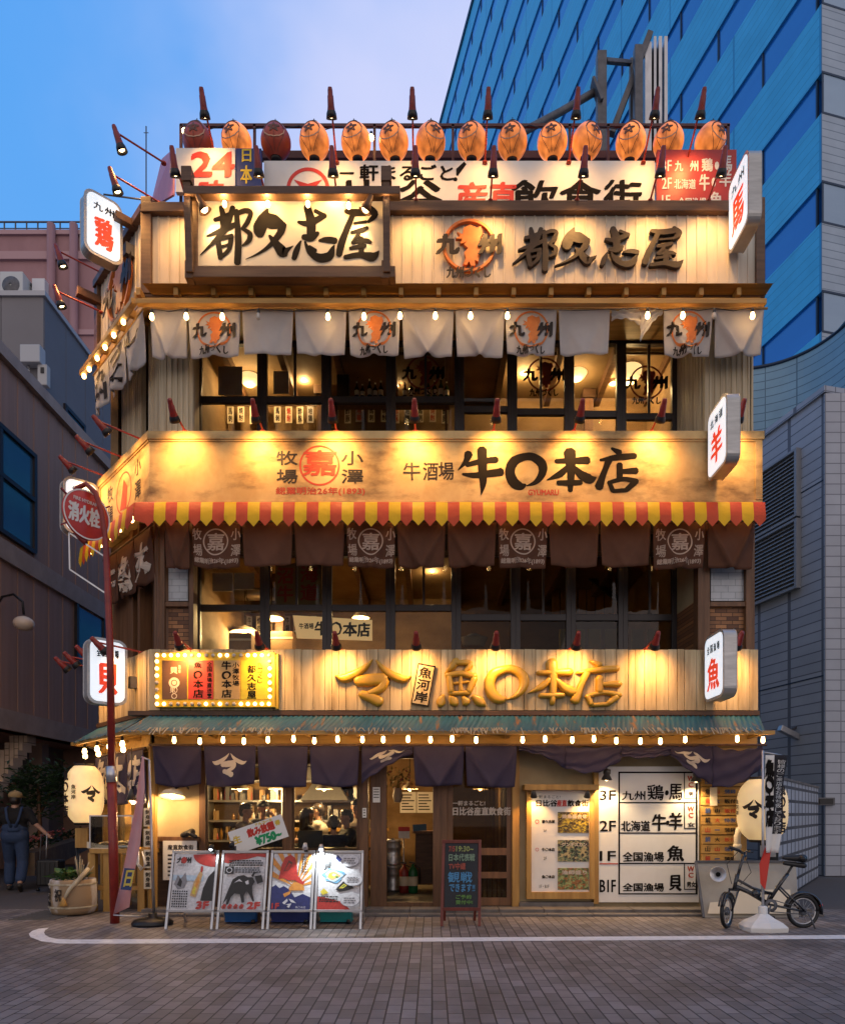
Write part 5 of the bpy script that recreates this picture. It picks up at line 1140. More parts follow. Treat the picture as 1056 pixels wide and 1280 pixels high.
m = MB(); ptext(m,'沼牛',347,366,708,754,y-.004,bold=.012,vert=True); ptext(m,'海道',376,397,706,752,y-.004,bold=.012,vert=True); m.build('lettering', K['decalred'], t)
def bottle(lab, x, y, z, h, m_, r=.036, first=[]):
    t = thing('bottle', lab, 'bottle', (x,y,z)); MB().lathe([(0,0),(r,0),(r,h*.58),(r*.35,h*.74),(r*.33,h*.97),(0,h*.97)],(x,y,z),(0,0,1),12).build('glass_body', m_, t); MB().lathe([(r*.38,h*.9),(r*.38,h),(0,h)],(x,y,z),(0,0,1),10).build('cap', K['shadein'], t)
    MB().lathe([(r+.002,h*.15),(r+.002,h*.45)],(x,y,z),(0,0,1),12).build('paper_label', K['cream'], t); t['group'] = 'bottles on the top-floor window shelf'
K['botg'] = mat('green_bottle', (.01,.06,.02), None, rough=.08, spec=.8); K['botb'] = mat('brown_bottle', (.05,.02,.008), None, rough=.08, spec=.8); K['botd'] = mat('dark_bottle', (.012,.012,.015), None, rough=.1, spec=.8)
y = 1.5; t = thing('bottle_shelf', 'wooden shelf of bottles behind the top-floor window', 'shelf', P3(475,498,y)); MB().pbox(415,562,498,501,y-.1,y+.15).build('board', K['brownwood'], t); m = MB(); m.pbox(418,421,501,540,y,y+.1); m.pbox(556,559,501,540,y,y+.1); m.build('leg', K['brownwood'], t)
nb = 0
for px, h, c in ((446,.26,'botb'),(453,.22,'botd'),(462,.30,'botd'),(469,.24,'botb'),(476,.27,'botd'),(506,.24,'botb'),(514,.26,'botb'),(535,.30,'botg'),(543,.28,'botg'),(551,.32,'botg'),(558,.26,'botg')):
    bottle({'botb':'brown','botd':'black','botg':'green'}[c]+f' bottle on the top-floor window shelf, {ORD[nb]} bottle from left', X(px,y), y, Z(498,y), h, K[c]); nb += 1
y = 1.6; t = thing('storage_basket', 'pale plastic basket on the second-floor window sill', 'basket', P3(592,808,y)); m = MB(); m.lathe([(0,0),(.13,0),(.17,.14),(.18,.14),(.18,.12),(.14,.0)],P3(592,808,y),(0,0,1),18,(1.2,.8)); m.build('basket_body', K['cream'], t); MB().ball((X(592,y),y,Z(797,y)),(.13,.08,.07),10,6).build('folded_towel', K['white'], t)
t = thing('stair_rail', 'diagonal stair rail in the dark right half of the second floor', 'stair', P3(740,740,3)); MB().bar(P3(716,705,3), P3(775,752,3), .06,.08).build('handrail', K['frame'], t); 
m = MB()
for k in range(7): m.bar(P3(716+9*k,705+7*k,3), P3(716+9*k,640,3), .02,.02)
m.build('baluster', K['brownwood'], t)
t = thing('wooden_screen', 'slatted yellow wood screen behind the second-floor stair', 'screen', P3(745,720,3.6)); m = MB()
for px in range(690,842,11): m.pbox(px,px+9,640,770,3.6,3.63)
m.build('slat_panel', K['goldwood'], t)
t = thing('yellow_panel_row', 'row of yellow bench backs low in the dark second-floor window', 'bench', P3(765,800,2)); m = MB()
for a, b in ((699,710),(716,731),(735,751),(756,771),(789,805),(809,824)): m.pbox(a,b,786,822,2.0,2.05)
m.build('seat_back', mat('yellow_vinyl', (.42,.34,.03), (.35,.28,.02), (4,4,4), .5), t, bevel=.01)
for lab, a, b, q0, q1, y in (('pale blank poster behind the leftmost top-floor window',273,303,458,494,1.3),('small pale poster in the second top-floor window from left',342,361,464,492,1.5),('dark speaker box on the sill of the third top-floor window',421,436,468,497,1.45),('two pale posters taped inside the leftmost second-floor window',266,318,716,739,1.3)):
    t = thing('window_poster', lab, 'poster', P3((a+b)/2,(q0+q1)/2,y)); m = MB(); m.pbox(a,(a+b)/2-.6 if 'two' in lab else b,q0,q1,y,y+.01 if 'dark' not in lab else y+.2)
    m.build('paper' if 'dark' not in lab else 'box', K['palepap'] if 'dark' not in lab else K['black'], t)
    if 'two' in lab: MB().pbox((a+b)/2+.8,b,q0,q1-2,y,y+.01).build('paper', K['palepap'], t)
for lab, px, q, y, e in (('added lamp brightening the room behind the second top-floor window',380,472,2.0,12),('added warm lamp brightening the room behind the bottle shelf',500,474,2.1,12)): pendant(lab, px, q, y, e, 'cream', .12, 8.4)  # lamps added only to brighten the dim left top-floor rooms
def strips(lab, px0, px1, step, q0, q1, y, words):
    t = thing('menu_strip_row', lab, 'menu strips', P3((px0+px1)/2,q1,y)); px = px0; k = 0
    MB().pbox(px0-2,px1+2,q0-2,q0-.8,y-.01,y+.01).build('rail', K['darkwood'], t)
    while px < px1-3:
        h = q1-random.uniform(0,3); o = MB().pbox(px,px+step*.62,q0,h,y,y+.006).build('paper_strip', K['cream'] if k % 4 else K['palepap'], t); m = MB(); ptext(m, words[k % len(words)], px+step*.12, px+step*.5, q0+1, h-1, y-.004, bold=.003, vert=True); m.build('lettering', K['inkb'] if k % 3 else K['rustink'], o); px += step*random.uniform(.95,1.25); k += 1
strips('row of paper menu strips on the second-floor back wall', 258, 400, 11, 770, 792, 3.6, ('牛鍋','焼肉','定食','生ビ'))
strips('row of paper menu strips on the top-floor back wall', 268, 560, 13, 508, 530, 2.3, ('地鶏','馬刺','焼酎','酢豚'))
for lab, x, y, z0, z1 in (('brown wooden column inside the second floor beside the lit sign',X(350,2.8),2.8,2.95,5.5),('brown wooden column inside the second floor left corner',X(272,3.3),3.3,2.95,5.5),('brown wooden column inside the top floor near the shelf',X(402,2.2),2.2,5.75,8.42),('brown wooden column inside the top floor right half',X(735,2.3),2.3,5.75,8.42)):
    t = thing('wooden_column', lab, 'column', (x,y,z0)); t['kind'] = 'thing'; MB().box(x-.07,x+.07,y-.07,y+.07,z0,z1).build('shaft', K['brownwood'], t, bevel=.006); MB().box(x-.11,x+.11,y-.11,y+.11,z1-.15,z1-.002).build('capital', K['darkwood'], t, bevel=.006)
t = thing('ceiling_duct', 'silver extraction duct hanging under the second-floor ceiling', 'duct', P3(300,770,2.9)); MB().tube([(X(262,2.9),2.9,5.2),(X(330,2.9),2.9,5.2),(X(345,2.9),3.0,5.22),(X(350,2.9),3.8,5.25)],.11,14).build('duct_pipe', K['alu'], t); m = MB()
for px in (270,290,310,328): m.lathe([(.112,-.012),(.122,0),(.112,.012)],(X(px,2.9),2.9,5.2),(1,0,0),16)
m.build('duct_ring', K['steel'], t)
for lab, px, py, y in (('tan cardboard box on the second-floor sill, lower left pane',300,800,1.7),('tan cardboard box behind the lit sign on the second floor',352,798,2.4)):
    t = thing('cardboard_box', lab, 'box', P3(px,812,y)); m = MB(); m.pbox(px-14,px+14,py-9,822,y,y+.3); m.build('box_body', mat('cardboard',(.34,.21,.10),(.27,.16,.075),(5,5,5),.8), t, bevel=.005); MB().pbox(px-14.2,px+14.2,py-2,py+.6,y-.004,y).build('tape', K['cream'], t)
# ground floor: kitchen shelf wall, counter, table, fridge
t = thing('kitchen_shelf', 'crowded kitchen shelving at the back behind the diners', 'shelf', (X(355,4.3),4.3,.05)); y = 4.3
m = MB()
for q in (1000,1025,1050,975,955): m.pbox(255,455,q,q+2.5,y-.25,y+.2)
for px in (258,300,352,400,450): m.pbox(px,px+3,940,1100,y-.2,y+.15)
m.build('shelf_frame', K['alu'], t)
cols = [mat('crockery_white',(.6,.57,.5),None,rough=.3), mat('box_tan',(.35,.22,.1),None), mat('tin_red',(.35,.06,.03),None,rough=.4), mat('jar_amber',(.3,.15,.03),None,rough=.2), mat('tin_grey',(.3,.3,.3),None,rough=.35,metal=.6), mat('bottle_dark',(.03,.03,.02),None,rough=.15)]
for ci, c in enumerate(cols):
    m = MB()
    for q in (1000,1025,1050,975):
        px = 262+ci*5
        while px < 448:
            if random.random() < .42:
                h = random.uniform(6,19); w = random.uniform(2,6); m.pbox(px,px+w,q-h,q,y-.16,y+.02) if ci in (1,4) else m.lathe([(0,0),(w*.006,0),(w*.006,h*.008),(w*.003,h*.0105),(w*.003,h*.0125),(0,h*.0125)], P3(px,q,y-.1), (0,0,1), 10)
            px += random.uniform(6,20)
    m.build('stored_goods', c, t)
t = thing('serving_counter', 'long wooden counter in front of the kitchen shelves', 'counter', (X(350,3.2),3.2,.05)); m = MB(); m.box(-2.8,-.85,3.1,3.6,.05,1.02); m.build('counter_body', K['brownwood'], t); m = MB(); m.box(-2.85,-.8,3.05,3.65,1.02,1.07); m.build('counter_top', K['goldbeam'], t)
t = thing('monitor', 'dark monitor on the counter behind the right diners', 'screen', P3(388,1040,1.15)); MB().pbox(373,403,1038,1066,1.15,1.19).build('screen_panel', K['black'], t, bevel=.01); MB().pbox(385,390,1066,1090,1.16,1.2).build('stand', K['black'], t)
t = thing('range_hood', 'steel kitchen hood hanging behind the right diners', 'hood', P3(408,1000,3.9)); MB().add([P3(375,1000,3.6),P3(435,1000,3.6),P3(440,1003,4.2),P3(380,1003,4.2),P3(396,972,3.8),P3(418,972,3.8),P3(418,972,4.1),P3(396,972,4.1)],[(0,1,5,4),(1,2,6,5),(2,3,7,6),(3,0,4,7),(4,5,6,7)]).build('hood_shell', K['alu'], t); MB().pbox(402,412,930,972,3.85,4.05).build('duct', K['alu'], t)
t = thing('dining_table', 'dark dining table just inside the shop window', 'table', (X(350,1.2),1.2,.05)); m = MB(); m.box(-2.6,-.95,.95,1.35,.78,.82); m.build('table_top', K['brownwood'], t); m = MB()
for a in (-2.5,-1.05):
    m.box(a,a+.06,1.0,1.06,.05,.78); m.box(a,a+.06,1.25,1.31,.05,.78)
m.build('leg', K['darkwood'], t)
# doorway things
y = 2.2
t = thing('beer_keg', 'upper steel beer keg of the stack just inside the doorway', 'keg', P3(492,1060,y)); 
def keg(t, z): 
    m = MB(); m.lathe([(0,0),(.14,0),(.15,.02),(.15,.05),(.13,.07),(.16,.13),(.135,.17),(.135,.27),(.16,.31),(.13,.37),(.15,.39),(.15,.43),(.13,.43),(.13,.40),(0,.40)], (X(491,y),y,z), (0,0,1), 20); m.build('keg_body', K['alu'], t); MB().lathe([(0,.40),(.03,.40),(.03,.45),(0,.45)],(X(491,y),y,z),(0,0,1),10).build('tap_valve', K['steel'], t)
keg(t, .48); t = thing('beer_keg', 'lower steel beer keg of the stack just inside the doorway', 'keg', (X(491,y),y,.05)); keg(t, .05)
def extinguisher(lab, px, m_, y):
    b = (X(px,y),y,.05); t = thing('fire_extinguisher', lab, 'extinguisher', b); MB().lathe([(0,0),(.075,0),(.08,.02),(.08,.34),(.05,.41),(.025,.43),(.025,.47),(0,.47)],b,(0,0,1),18).build('cylinder', m_, t)
    MB().bar((b[0]-.06,y,.55),(b[0]+.04,y,.53),.03,.025).build('lever', K['black'], t); MB().tube([(b[0]+.03,y,.5),(b[0]+.11,y,.46),(b[0]+.11,y,.2)],.012,6).build('hose', K['black'], t)
    MB().lathe([(.082,.12),(.082,.27)],b,(0,0,1),18).build('paper_label', K['cream'], t)
extinguisher('red fire extinguisher standing beside the beer kegs', 505, K['red'], 1.9); extinguisher('green fire extinguisher right of the red one in the doorway', 516, mat('green_paint', (.01,.12,.04), None, rough=.3), 1.9)
t = thing('notice_stand', 'small red and white notice on a post in the doorway', 'sign', P3(504,1090,2.0)); MB().pbox(498,512,1034,1048,2.0,2.01).build('notice', K['white'], t); m = MB(); m.pbox(498,512,1033.5,1039,1.992,1.998); m.build('red_band', K['redink'], t); MB().tube([P3(504.5,1048,2.0),(X(504.5,2.0),2.0,.05)],.012,6).build('post', K['alu'], t)
t = thing('reception_desk', 'dark wooden reception desk with menus just inside the door', 'desk', (X(530,2.1),2.1,.05)); m = MB(); m.pbox(519,548,1042,1106,2.1,2.5); m.build('desk_body', K['darkwood'], t, bevel=.01); m = MB(); m.pbox(515,552,1039,1042,2.02,2.5); m.build('desk_top', K['brownwood'], t)
t = thing('menu_book', 'blue menu folder propped on the reception desk', 'menu', P3(524,1033,2.05)); m = MB(); m.bar(P3(516,1035,2.1),P3(533,1034,2.1),.02,.11); m.build('cover', mat('blue_cover',(.02,.08,.16),None,rough=.4), t)
t = thing('wall_menu', 'pale menu posters on the wall seen through the doorway', 'poster', P3(520,1002,3.9)); y = 4.55; m = MB(); m.pbox(500,520,990,1016,y,y+.02); m.pbox(521,543,990,1016,y,y+.02); m.build('paper', K['white'], t)
m = MB()
for a in (502,523):
    for k in range(6): m.pbox(a,a+random.uniform(9,16),993+3.6*k,994.4+3.6*k,y-.004,y-.001)
m.build('printed_lines', K['inkb'], t)
t = thing('flower_vase', 'flower arrangement high inside the doorway', 'flowers', P3(497,990,1.4)); y = 1.3
MB().lathe([(0,0),(.05,0),(.08,.1),(.06,.2),(.07,.22)],P3(497,1003,y),(0,0,1),14).build('vase', K['shadein'], t)
m = MB(); m2 = MB()
for k in range(60):
    a = random.uniform(0,6.28); r_ = random.uniform(.05,.22); z_ = random.uniform(0,.36); c = Vector((X(499,y)+r_*math.cos(a), y+r_*.4*math.sin(a), Z(988,y)+z_)); d = Vector((random.uniform(-1,1),random.uniform(-1,1),random.uniform(-1,1)))*.035
    e = d.cross(Vector((random.random(),1,random.random()))).normalized()*.014; (m if k%4 else m2).add([c-d,c+e,c+d,c-e],[(0,1,2,3)])
for k in range(10): m.tube([P3(497,988,y),(X(499,y)+random.uniform(-.2,.2),y+random.uniform(-.05,.05),Z(988,y)+random.uniform(.15,.35))],.004,4)
m.build('foliage', mat('dry_leaf',(.16,.15,.05),None), t); m2.build('blossom', mat('pink_blossom',(.6,.2,.2),None), t)
for lab, a, b, q0, q1, y in (('small white notice pasted on the brown doorpost',466,475,984,1003,.24),('small notice pasted on the post left of the doorway',453,458,1010,1022,.24)):
    t = thing('paper_notice', lab, 'notice', P3(a,q1,y)); MB().pbox(a,b,q0,q1,y,y+.006).build('paper', K['white'], t); m = MB()
    for k in range(4): m.pbox(a+1,b-1.2,q0+2+3.4*k,q0+3+3.4*k,y-.003,y-.001)
    m.build('printed_lines', K['inkb'], t)
# lettering on the sliding door glass
t = thing('window_lettering', 'white painted characters on the sliding door glass', 'lettering', P3(602,1008,.3)); m = MB(); yy = .29; ptext(m,'一軒まるごと!',566,606,1001,1007,yy,bold=.004); ptext(m,'日比谷産直飲食街',566,638,1009,1019,yy,bold=.006); m.build('lettering', K['pale'], t)
# ------------------------------------------------------------------ people
def caps(mb, a, b, r0, r1, n=14):
    a, b = Vector(a), Vector(b); d = b-a; L_ = d.length or 1e-3; pr = [(r0*math.sin(R(15*k)), -r0*math.cos(R(15*k))) for k in range(0,7)] + [(r1*math.cos(R(15*k)), L_+r1*math.sin(R(15*k))) for k in range(0,7)]
    pr[0] = (1e-4,-r0); pr[-1] = (1e-4,L_+r1); return mb.lathe(pr, a, d, n)
def remesh(o, v=.012, sm=4):
    q = o.modifiers.new('r','REMESH'); q.mode = 'VOXEL'; q.voxel_size = v; q.use_smooth_shade = True
    if sm: w = o.modifiers.new('sm','SMOOTH'); w.iterations = sm; w.factor = .5
    return o
K['skin'] = mat('skin', (.42,.24,.16), (.36,.19,.13), (9,9,9), .5); K['hair'] = mat('black_hair', (.012,.009,.008), (.025,.018,.015), (60,60,8), .4)
def head(m, c, face=(0,-1)):                                # skull, jaw, nose, ears; face looks along face
    c = Vector(c); f_ = Vector((face[0],face[1],0)).normalized(); s_ = Vector((-f_.y,f_.x,0))
    caps(m, c+f_*-.015+Vector((0,0,.03)), c+f_*.01+Vector((0,0,.03)), .092, .085); caps(m, c+f_*.03+Vector((0,0,-.02)), c+f_*.045+Vector((0,0,-.075)), .066, .042)
    caps(m, c+f_*.088+Vector((0,0,.02)), c+f_*.108+Vector((0,0,-.018)), .010,.015)
    for q in (-1,1): caps(m, c+s_*.082*q+Vector((0,0,.015)), c+s_*.088*q+Vector((0,0,-.025)), .016,.011)
def facebits(t, c, face, par):
    c = Vector(c); f_ = Vector((face[0],face[1],0)).normalized(); s_ = Vector((-f_.y,f_.x,0)); m = MB()
    for q in (-1,1): m.ball(tuple(c+f_*.082+s_*.033*q+Vector((0,0,.018))), .009, 8, 6); m.tube([c+f_*.090+s_*.018*q+Vector((0,0,.042)), c+f_*.082+s_*.052*q+Vector((0,0,.042))], .004, 4)
    m.tube([c+f_*.088+s_*-.02+Vector((0,0,-.055)), c+f_*.094+Vector((0,0,-.057)), c+f_*.088+s_*.02+Vector((0,0,-.055))], .005, 4); m.build('facial_features', K['hair'], par)
def hand(m, w, d, spread):                                  # palm, four curled fingers and a thumb from wrist w along d
    w = Vector(w); d = Vector(d).normalized(); s_ = Vector(spread).normalized(); n_ = d.cross(s_)
    caps(m, w, w+d*.07, .026, .034)
    for k, L_ in enumerate((.062,.072,.068,.052)):
        b = w+d*.085+s_*(.030-.020*k); k1 = b+d*L_*.55; caps(m, b, k1, .0105,.0095); caps(m, k1, k1+d*L_*.25+n_*L_*.4, .0095,.008)
    caps(m, w+d*.03+s_*.03, w+d*.07+s_*.062+n_*.015, .013,.010)
def diner(lab, px, py, y, yaw, shirt, hairlen=0, drink=False, cap=None):
    z = Z(py,y)-.70; t = thing('person', lab, 'person', (0,0,0)); f_ = (0,-1)
    m = MB(); hc = (0,-.02,.70); head(m, hc, f_); caps(m,(0,0,.52),(0,-.01,.63),.052,.05)
    caps(m,(0,.02,.08),(0,.02,.26),.125,.12); caps(m,(-.06,.01,.36),(.06,.01,.36),.125,.125); caps(m,(-.15,.01,.47),(.15,.01,.47),.06,.06)
    for q in (-1,1):
        sh = Vector((.18*q,.01,.46)); el = Vector((.24*q,-.12,.22)); wr = Vector((.12*q,-.32,.20))
        if drink and q == 1: el = Vector((.26,-.22,.42)); wr = Vector((.06,-.26,.60))
        caps(m,sh,el,.05,.042); caps(m,el,wr,.042,.03); hand(m, wr, (wr-el).normalized()*.6+Vector((-.2*q,-.5,0)), (0,0,1) if not drink else (0,.2,1))
        caps(m,(.09*q,.0,.06),(.12*q,-.36,.08),.085,.062); caps(m,(.12*q,-.36,.06),(.12*q,-.30,-.38),.058,.042); caps(m,(.12*q,-.30,-.40),(.12*q,-.44,-.42),.04,.035)
    b = remesh(m.build('body', K['skin'], t), .0105)
    facebits(t, hc, f_, b)
    m = MB(); caps(m,(0,.02,.06),(0,.02,.26),.14,.135); caps(m,(-.06,.01,.36),(.06,.01,.36),.14,.14); caps(m,(-.15,.01,.465),(.15,.01,.465),.075,.075)
    for q in (-1,1):
        el = Vector((.24*q,-.12,.22)) if not (drink and q == 1) else Vector((.26,-.22,.42)); caps(m,(.18*q,.01,.455),(Vector((.18*q,.01,.455))+el)/2+(el-Vector((.18*q,.01,.455)))*.3,.068,.056)
    remesh(m.build('shirt', shirt, t), .014)
    m = MB(); 
    for q in (-1,1): caps(m,(.09*q,.02,.05),(.12*q,-.36,.075),.098,.074); caps(m,(.12*q,-.36,.06),(.12*q,-.30,-.36),.07,.055)
    remesh(m.build('trousers', K['trous'], t), .016)
    m = MB(); caps(m,(0,.005,.745),(0,-.03,.755),.098,.088); caps(m,(0,.045,.70),(0,.05,.67),.072,.06)
    if hairlen: caps(m,(0,.05,.70),(0,.07,.70-hairlen),.085,.06); caps(m,(-.07,.02,.70),(-.085,.0,.72-hairlen),.04,.035); caps(m,(.07,.02,.70),(.085,.0,.72-hairlen),.04,.035)
    remesh(m.build('hair', K['hair'], t), .012)
    if cap: m = MB(); m.ball((0,-.0,.765),(.102,.11,.07),16,8); m.box(-.06,.06,-.19,-.08,.755,.768); m.build('cap', cap, t)
    if drink: m = MB(); m.lathe([(0,-.06),(.032,-.06),(.038,.06),(.034,.06),(.03,-.05)],(.0,-.21,.63),(0,-.3,.9),14); m.build('glass', K['alu'], t)
    t.location = (X(px,y), y, z); t.rotation_euler = (0,0,R(yaw)); return t
K['trous'] = mat('dark_trousers', (.02,.02,.024), None, rough=.8)
shg = mat('grey_shirt',(.20,.16,.12),(.17,.13,.10),(6,6,6),.8); shd = mat('dark_shirt',(.018,.018,.024),None,rough=.8); shw = mat('white_shirt',(.5,.45,.38),None,rough=.8); shn = mat('navy_shirt',(.02,.025,.05),None,rough=.8)
diner('short-haired man in a grey shirt facing right inside the left window', 307, 1014, 1.85, 78, shg)
diner('person in dark clothes and cap drinking inside the left window', 329, 1011, 2.25, 35, shd, 0, True, shd)
diner('dark-haired person in black seen from behind at the window mullion', 345, 1031, 1.6, 175, shd)
diner('long-haired woman in dark clothes inside the right shop window', 384, 1019, 2.3, 120, shd, .30)
diner('person in a white shirt behind the long-haired woman', 399, 1014, 2.8, -100, shw)
diner('dark-haired man in a navy shirt seen from behind in the right window', 417, 1030, 1.65, 190, shn)
diner('short-haired man facing left near the right window edge', 434, 1022, 1.9, -60, shd)
diner('person with dark hair standing furthest right inside the shop window', 446, 1009, 2.5, -20, shg)
t = thing('bench', 'long bench under the diners inside the shop window', 'bench', (X(375,1.9),1.9,.05)); m = MB(); m.box(-2.9,-.85,1.55,2.5,.56,.60); m.build('seat', K['brownwood'], t); m = MB()
for a in (-2.8,-1.9,-.95): m.box(a,a+.06,1.6,2.4,.05,.56)
m.build('leg', K['darkwood'], t)
def walker():
    y = GY(1114)+.1; t = thing('person', 'man in denim dungarees, black t-shirt and tan cap walking away with a suitcase', 'person', (0,0,0)); Y = (0,1)
    den = mat('denim',(.022,.04,.09),(.03,.055,.12),(30,30,30),.85); fc = (.55,.83)
    m = MB(); hc = (.01,.03,1.585); head(m, hc, fc); caps(m,(0,.0,1.42),(.0,.02,1.52),.058,.055)
    caps(m,(-.06,0,.95),(.06,0,.95),.13,.13); caps(m,(-.07,0,1.22),(.07,0,1.22),.125,.125); caps(m,(-.16,0,1.385),(.16,0,1.385),.065,.065)
    LE = [((.20,0,1.38),(.33,-.06,1.15),(.50,-.10,.985)),((-.20,0,1.38),(-.29,.06,1.12),(-.25,.22,.93))]
    for (s_,e_,w_) in LE: caps(m,s_,e_,.052,.043); caps(m,e_,w_,.043,.032); hand(m, w_, (Vector(w_)-Vector(e_)), (0,1,0))
    LG = [((-.10,.02,.90),(-.11,.20,.50),(-.11,.16,.09)),((.10,0,.90),(.12,.02,.48),(.13,-.30,.16))]
    for (h_,k_,a_) in LG: caps(m,h_,k_,.09,.062); caps(m,k_,a_,.06,.042)
    b = remesh(m.build('body', K['skin'], t), .0105); facebits(t, hc, fc, b)
    m = MB(); caps(m,(-.07,0,1.10),(.07,0,1.10),.13,.13); caps(m,(-.07,0,1.25),(.07,0,1.25),.142,.142); caps(m,(-.16,0,1.375),(.16,0,1.375),.08,.08)
    for (s_,e_,w_) in LE: caps(m,s_,Vector(s_)+(Vector(e_)-Vector(s_))*.85,.075,.062)
    remesh(m.build('tshirt', mat('black_tshirt',(.012,.011,.012),None,rough=.9), t), .014)
    m = MB(); caps(m,(-.07,0,.95),(.07,0,.95),.155,.155); caps(m,(-.06,0,1.08),(.06,0,1.08),.145,.14)
    for (h_,k_,a_) in LG: caps(m,h_,k_,.118,.092); caps(m,k_,Vector(k_)+(Vector(a_)-Vector(k_))*.82,.092,.085)
    dg_ = remesh(m.build('dungarees', den, t), .014)
    m = MB(); 
    for q in (-1,1): m.tube([(.03*q,-.145,1.10),(.09*q,-.16,1.25),(.12*q,-.10,1.425),(.11*q,.03,1.45),(.09*q,.14,1.30),(.08*q,.15,1.12)],.022,8)
    caps(m,(-.05,-.115,1.06),(.05,-.115,1.06),.05,.05); m.build('shoulder_strap', den, dg_)
    for (h_,k_,a_), dd in zip(LG, ((0,.16,-.01),(0,.10,-.10))):
        a_ = Vector(a_); q = MB(); caps(q,a_+Vector((0,-.03,-.045)),a_+Vector(dd)+Vector((0,0,-.035)),.045,.038); remesh(q.build('shoe', mat('dark_shoe',(.03,.025,.02),None,rough=.6), t), .012)
    m = MB(); caps(m,(.0,.0,1.57),(.0,.01,1.60),.096,.096); remesh(m.build('hair', K['hair'], t), .013)
    m = MB(); f_ = Vector((fc[0],fc[1],0)).normalized(); m.ball((.005,.02,1.655),(.108,.112,.075),18,10); c = Vector((.005,.02,1.64)); s_ = Vector((-f_.y,f_.x,0))
    m.add([c+f_*.09+s_*.08,c+f_*.09-s_*.08,c+f_*.19-s_*.05-Vector((0,0,.02)),c+f_*.19+s_*.05-Vector((0,0,.02))],[(0,1,2,3)]); m.ball((.005,.02,1.73),.012,6,4); m.build('cap', mat('tan_cap',(.36,.25,.12),(.3,.2,.09),(20,20,20),.85), t, solid=.006)
    t.location = (X(19,y), y, 0); t.rotation_euler = (0,0,R(20)); t.scale = (1.0,1.0,1.0)
    # suitcase
    yb = y-.12; t = thing('suitcase', 'black wheeled suitcase with raised handle pulled by the walking man', 'suitcase', (X(59,yb),yb,0)); z0, z1 = .05, .55
    m = MB(); m.pbox(45,73,1075,1108,yb-.12,yb+.14); m.build('shell', K['black'], t, bevel=.035); m = MB()
    for px in (49,55,61,67): m.pbox(px,px+1.5,1078,1106,yb-.128,yb-.12)
    m.build('rib', K['blackm'], t); hw = MB(); hw.tube([P3(50,1076,yb),P3(52,1043,yb),P3(59,1042,yb),P3(58,1076,yb)],.009,6); hw.build('pull_handle', K['alu'], t)
    for px in (48,70): MB().lathe([(0,-.02),(.03,-.02),(.03,.02),(0,.02)],(X(px,yb),yb,.03),(1,0,0),12).build('wheel', K['blackm'], t)
walker()
# ------------------------------------------------------------------ street furniture and things along the front
def Q(px, py, y): return Vector(P3(px, py, y))
def poly_px(mb, pts, y, T=None): return mb.add([T(a,b) if T else P3(a,b,y) for a, b in pts], [tuple(range(len(pts)))])
# A-boards with posters: local frame u 0..1 across, v 0..1 up the tilted panel
INK = {k: mat('poster_'+k, c, tuple(q*.72 for q in c), (34,34,34), .35) for k, c in dict(white=(.60,.58,.58), red=(.45,.04,.03), black=(.02,.018,.018), orange=(.62,.25,.05), navy=(.025,.03,.12), grey=(.22,.21,.22), blue=(.15,.35,.5), yellow=(.6,.48,.05), green=(.08,.2,.05), brown=(.12,.05,.03), sky=(.42,.52,.60), tan=(.55,.33,.14)).items()}
IK = list(INK); IM = [INK[k] for k in IK]
def wob(cu, cv, ru, rv, k=0): return [(cu+ru*(1+.16*math.sin(3*a+k)+.09*math.sin(7*a+k))*math.cos(a), cv+rv*(1+.14*math.sin(4*a+k))*math.sin(a)) for a in (2*math.pi*i/26 for i in range(26))]
def circ(cu, cv, ru, rv, n=20, a0=0, a1=360): return [(cu+ru*math.cos(R(a0+(a1-a0)*k/n)), cv+rv*math.sin(R(a0+(a1-a0)*k/n))) for k in range(n+(1 if a1-a0 < 360 else 0))]
def aboard(lab, pa, pb, art):
    yb, tilt = -1.46, .27; x0, x1 = X(pa,yb), X(pb,yb); w = x1-x0; hz = .90
    t = thing('a_board', lab, 'A-board', ((x0+x1)/2,yb,0)); T = lambda u, v, e=0: (x0+.035+(w-.07)*u, yb+tilt*((.22+.66*v)/.9)-.010-e, .22+.645*v)
    m = MB(); L_ = lambda z: yb+tilt*z/hz
    for x in (x0+.014, x1-.014): m.bar((x,L_(0),0),(x,L_(hz),hz),.028,.028)
    for z in (.21,.885): m.bar((x0,L_(z)-.002,z),(x1,L_(z)-.002,z),.034,.03)
    m.build('front_frame', K['alu'], t, bevel=.004); m = MB()
    for x in (x0+.03, x1-.03): m.bar((x,yb+.62,0),(x,L_(hz)+.03,hz-.02),.024,.024)
    m.bar((x0+.03,yb+.57,.12),(x1-.03,yb+.57,.12),.02,.02); m.build('rear_leg', K['alu'], t)
    m = MB(); m.add([T(0,0,-.02),T(1,0,-.02),T(1,1,-.02),T(0,1,-.02),T(0,0,-.004),T(1,0,-.004),T(1,1,-.004),T(0,1,-.004)],[(4,5,6,7),(0,1,2,3)]); m.build('panel', INK['white'], t)
    m = MB(); lay = [0]
    def shape(col, pts):
        lay[0] += 1; m.mi = IK.index(col); m.add([T(a,b,.0006*lay[0]) for a, b in pts], [tuple(range(len(pts)))])
    def word(col, s_, u0, u1, v0, v1, bold=.0):
        lay[0] += 1; m.mi = IK.index(col); e = lay[0]*.0006; q = MB(); text(q, s_, u0, u1, v0, v1, 0, bold=bold); q.map(lambda p: T(p[0],p[2],e-p[1]*.4)); m.add(q.v, q.f)
    art(shape, word); m.build('poster_print', IM, t); return t
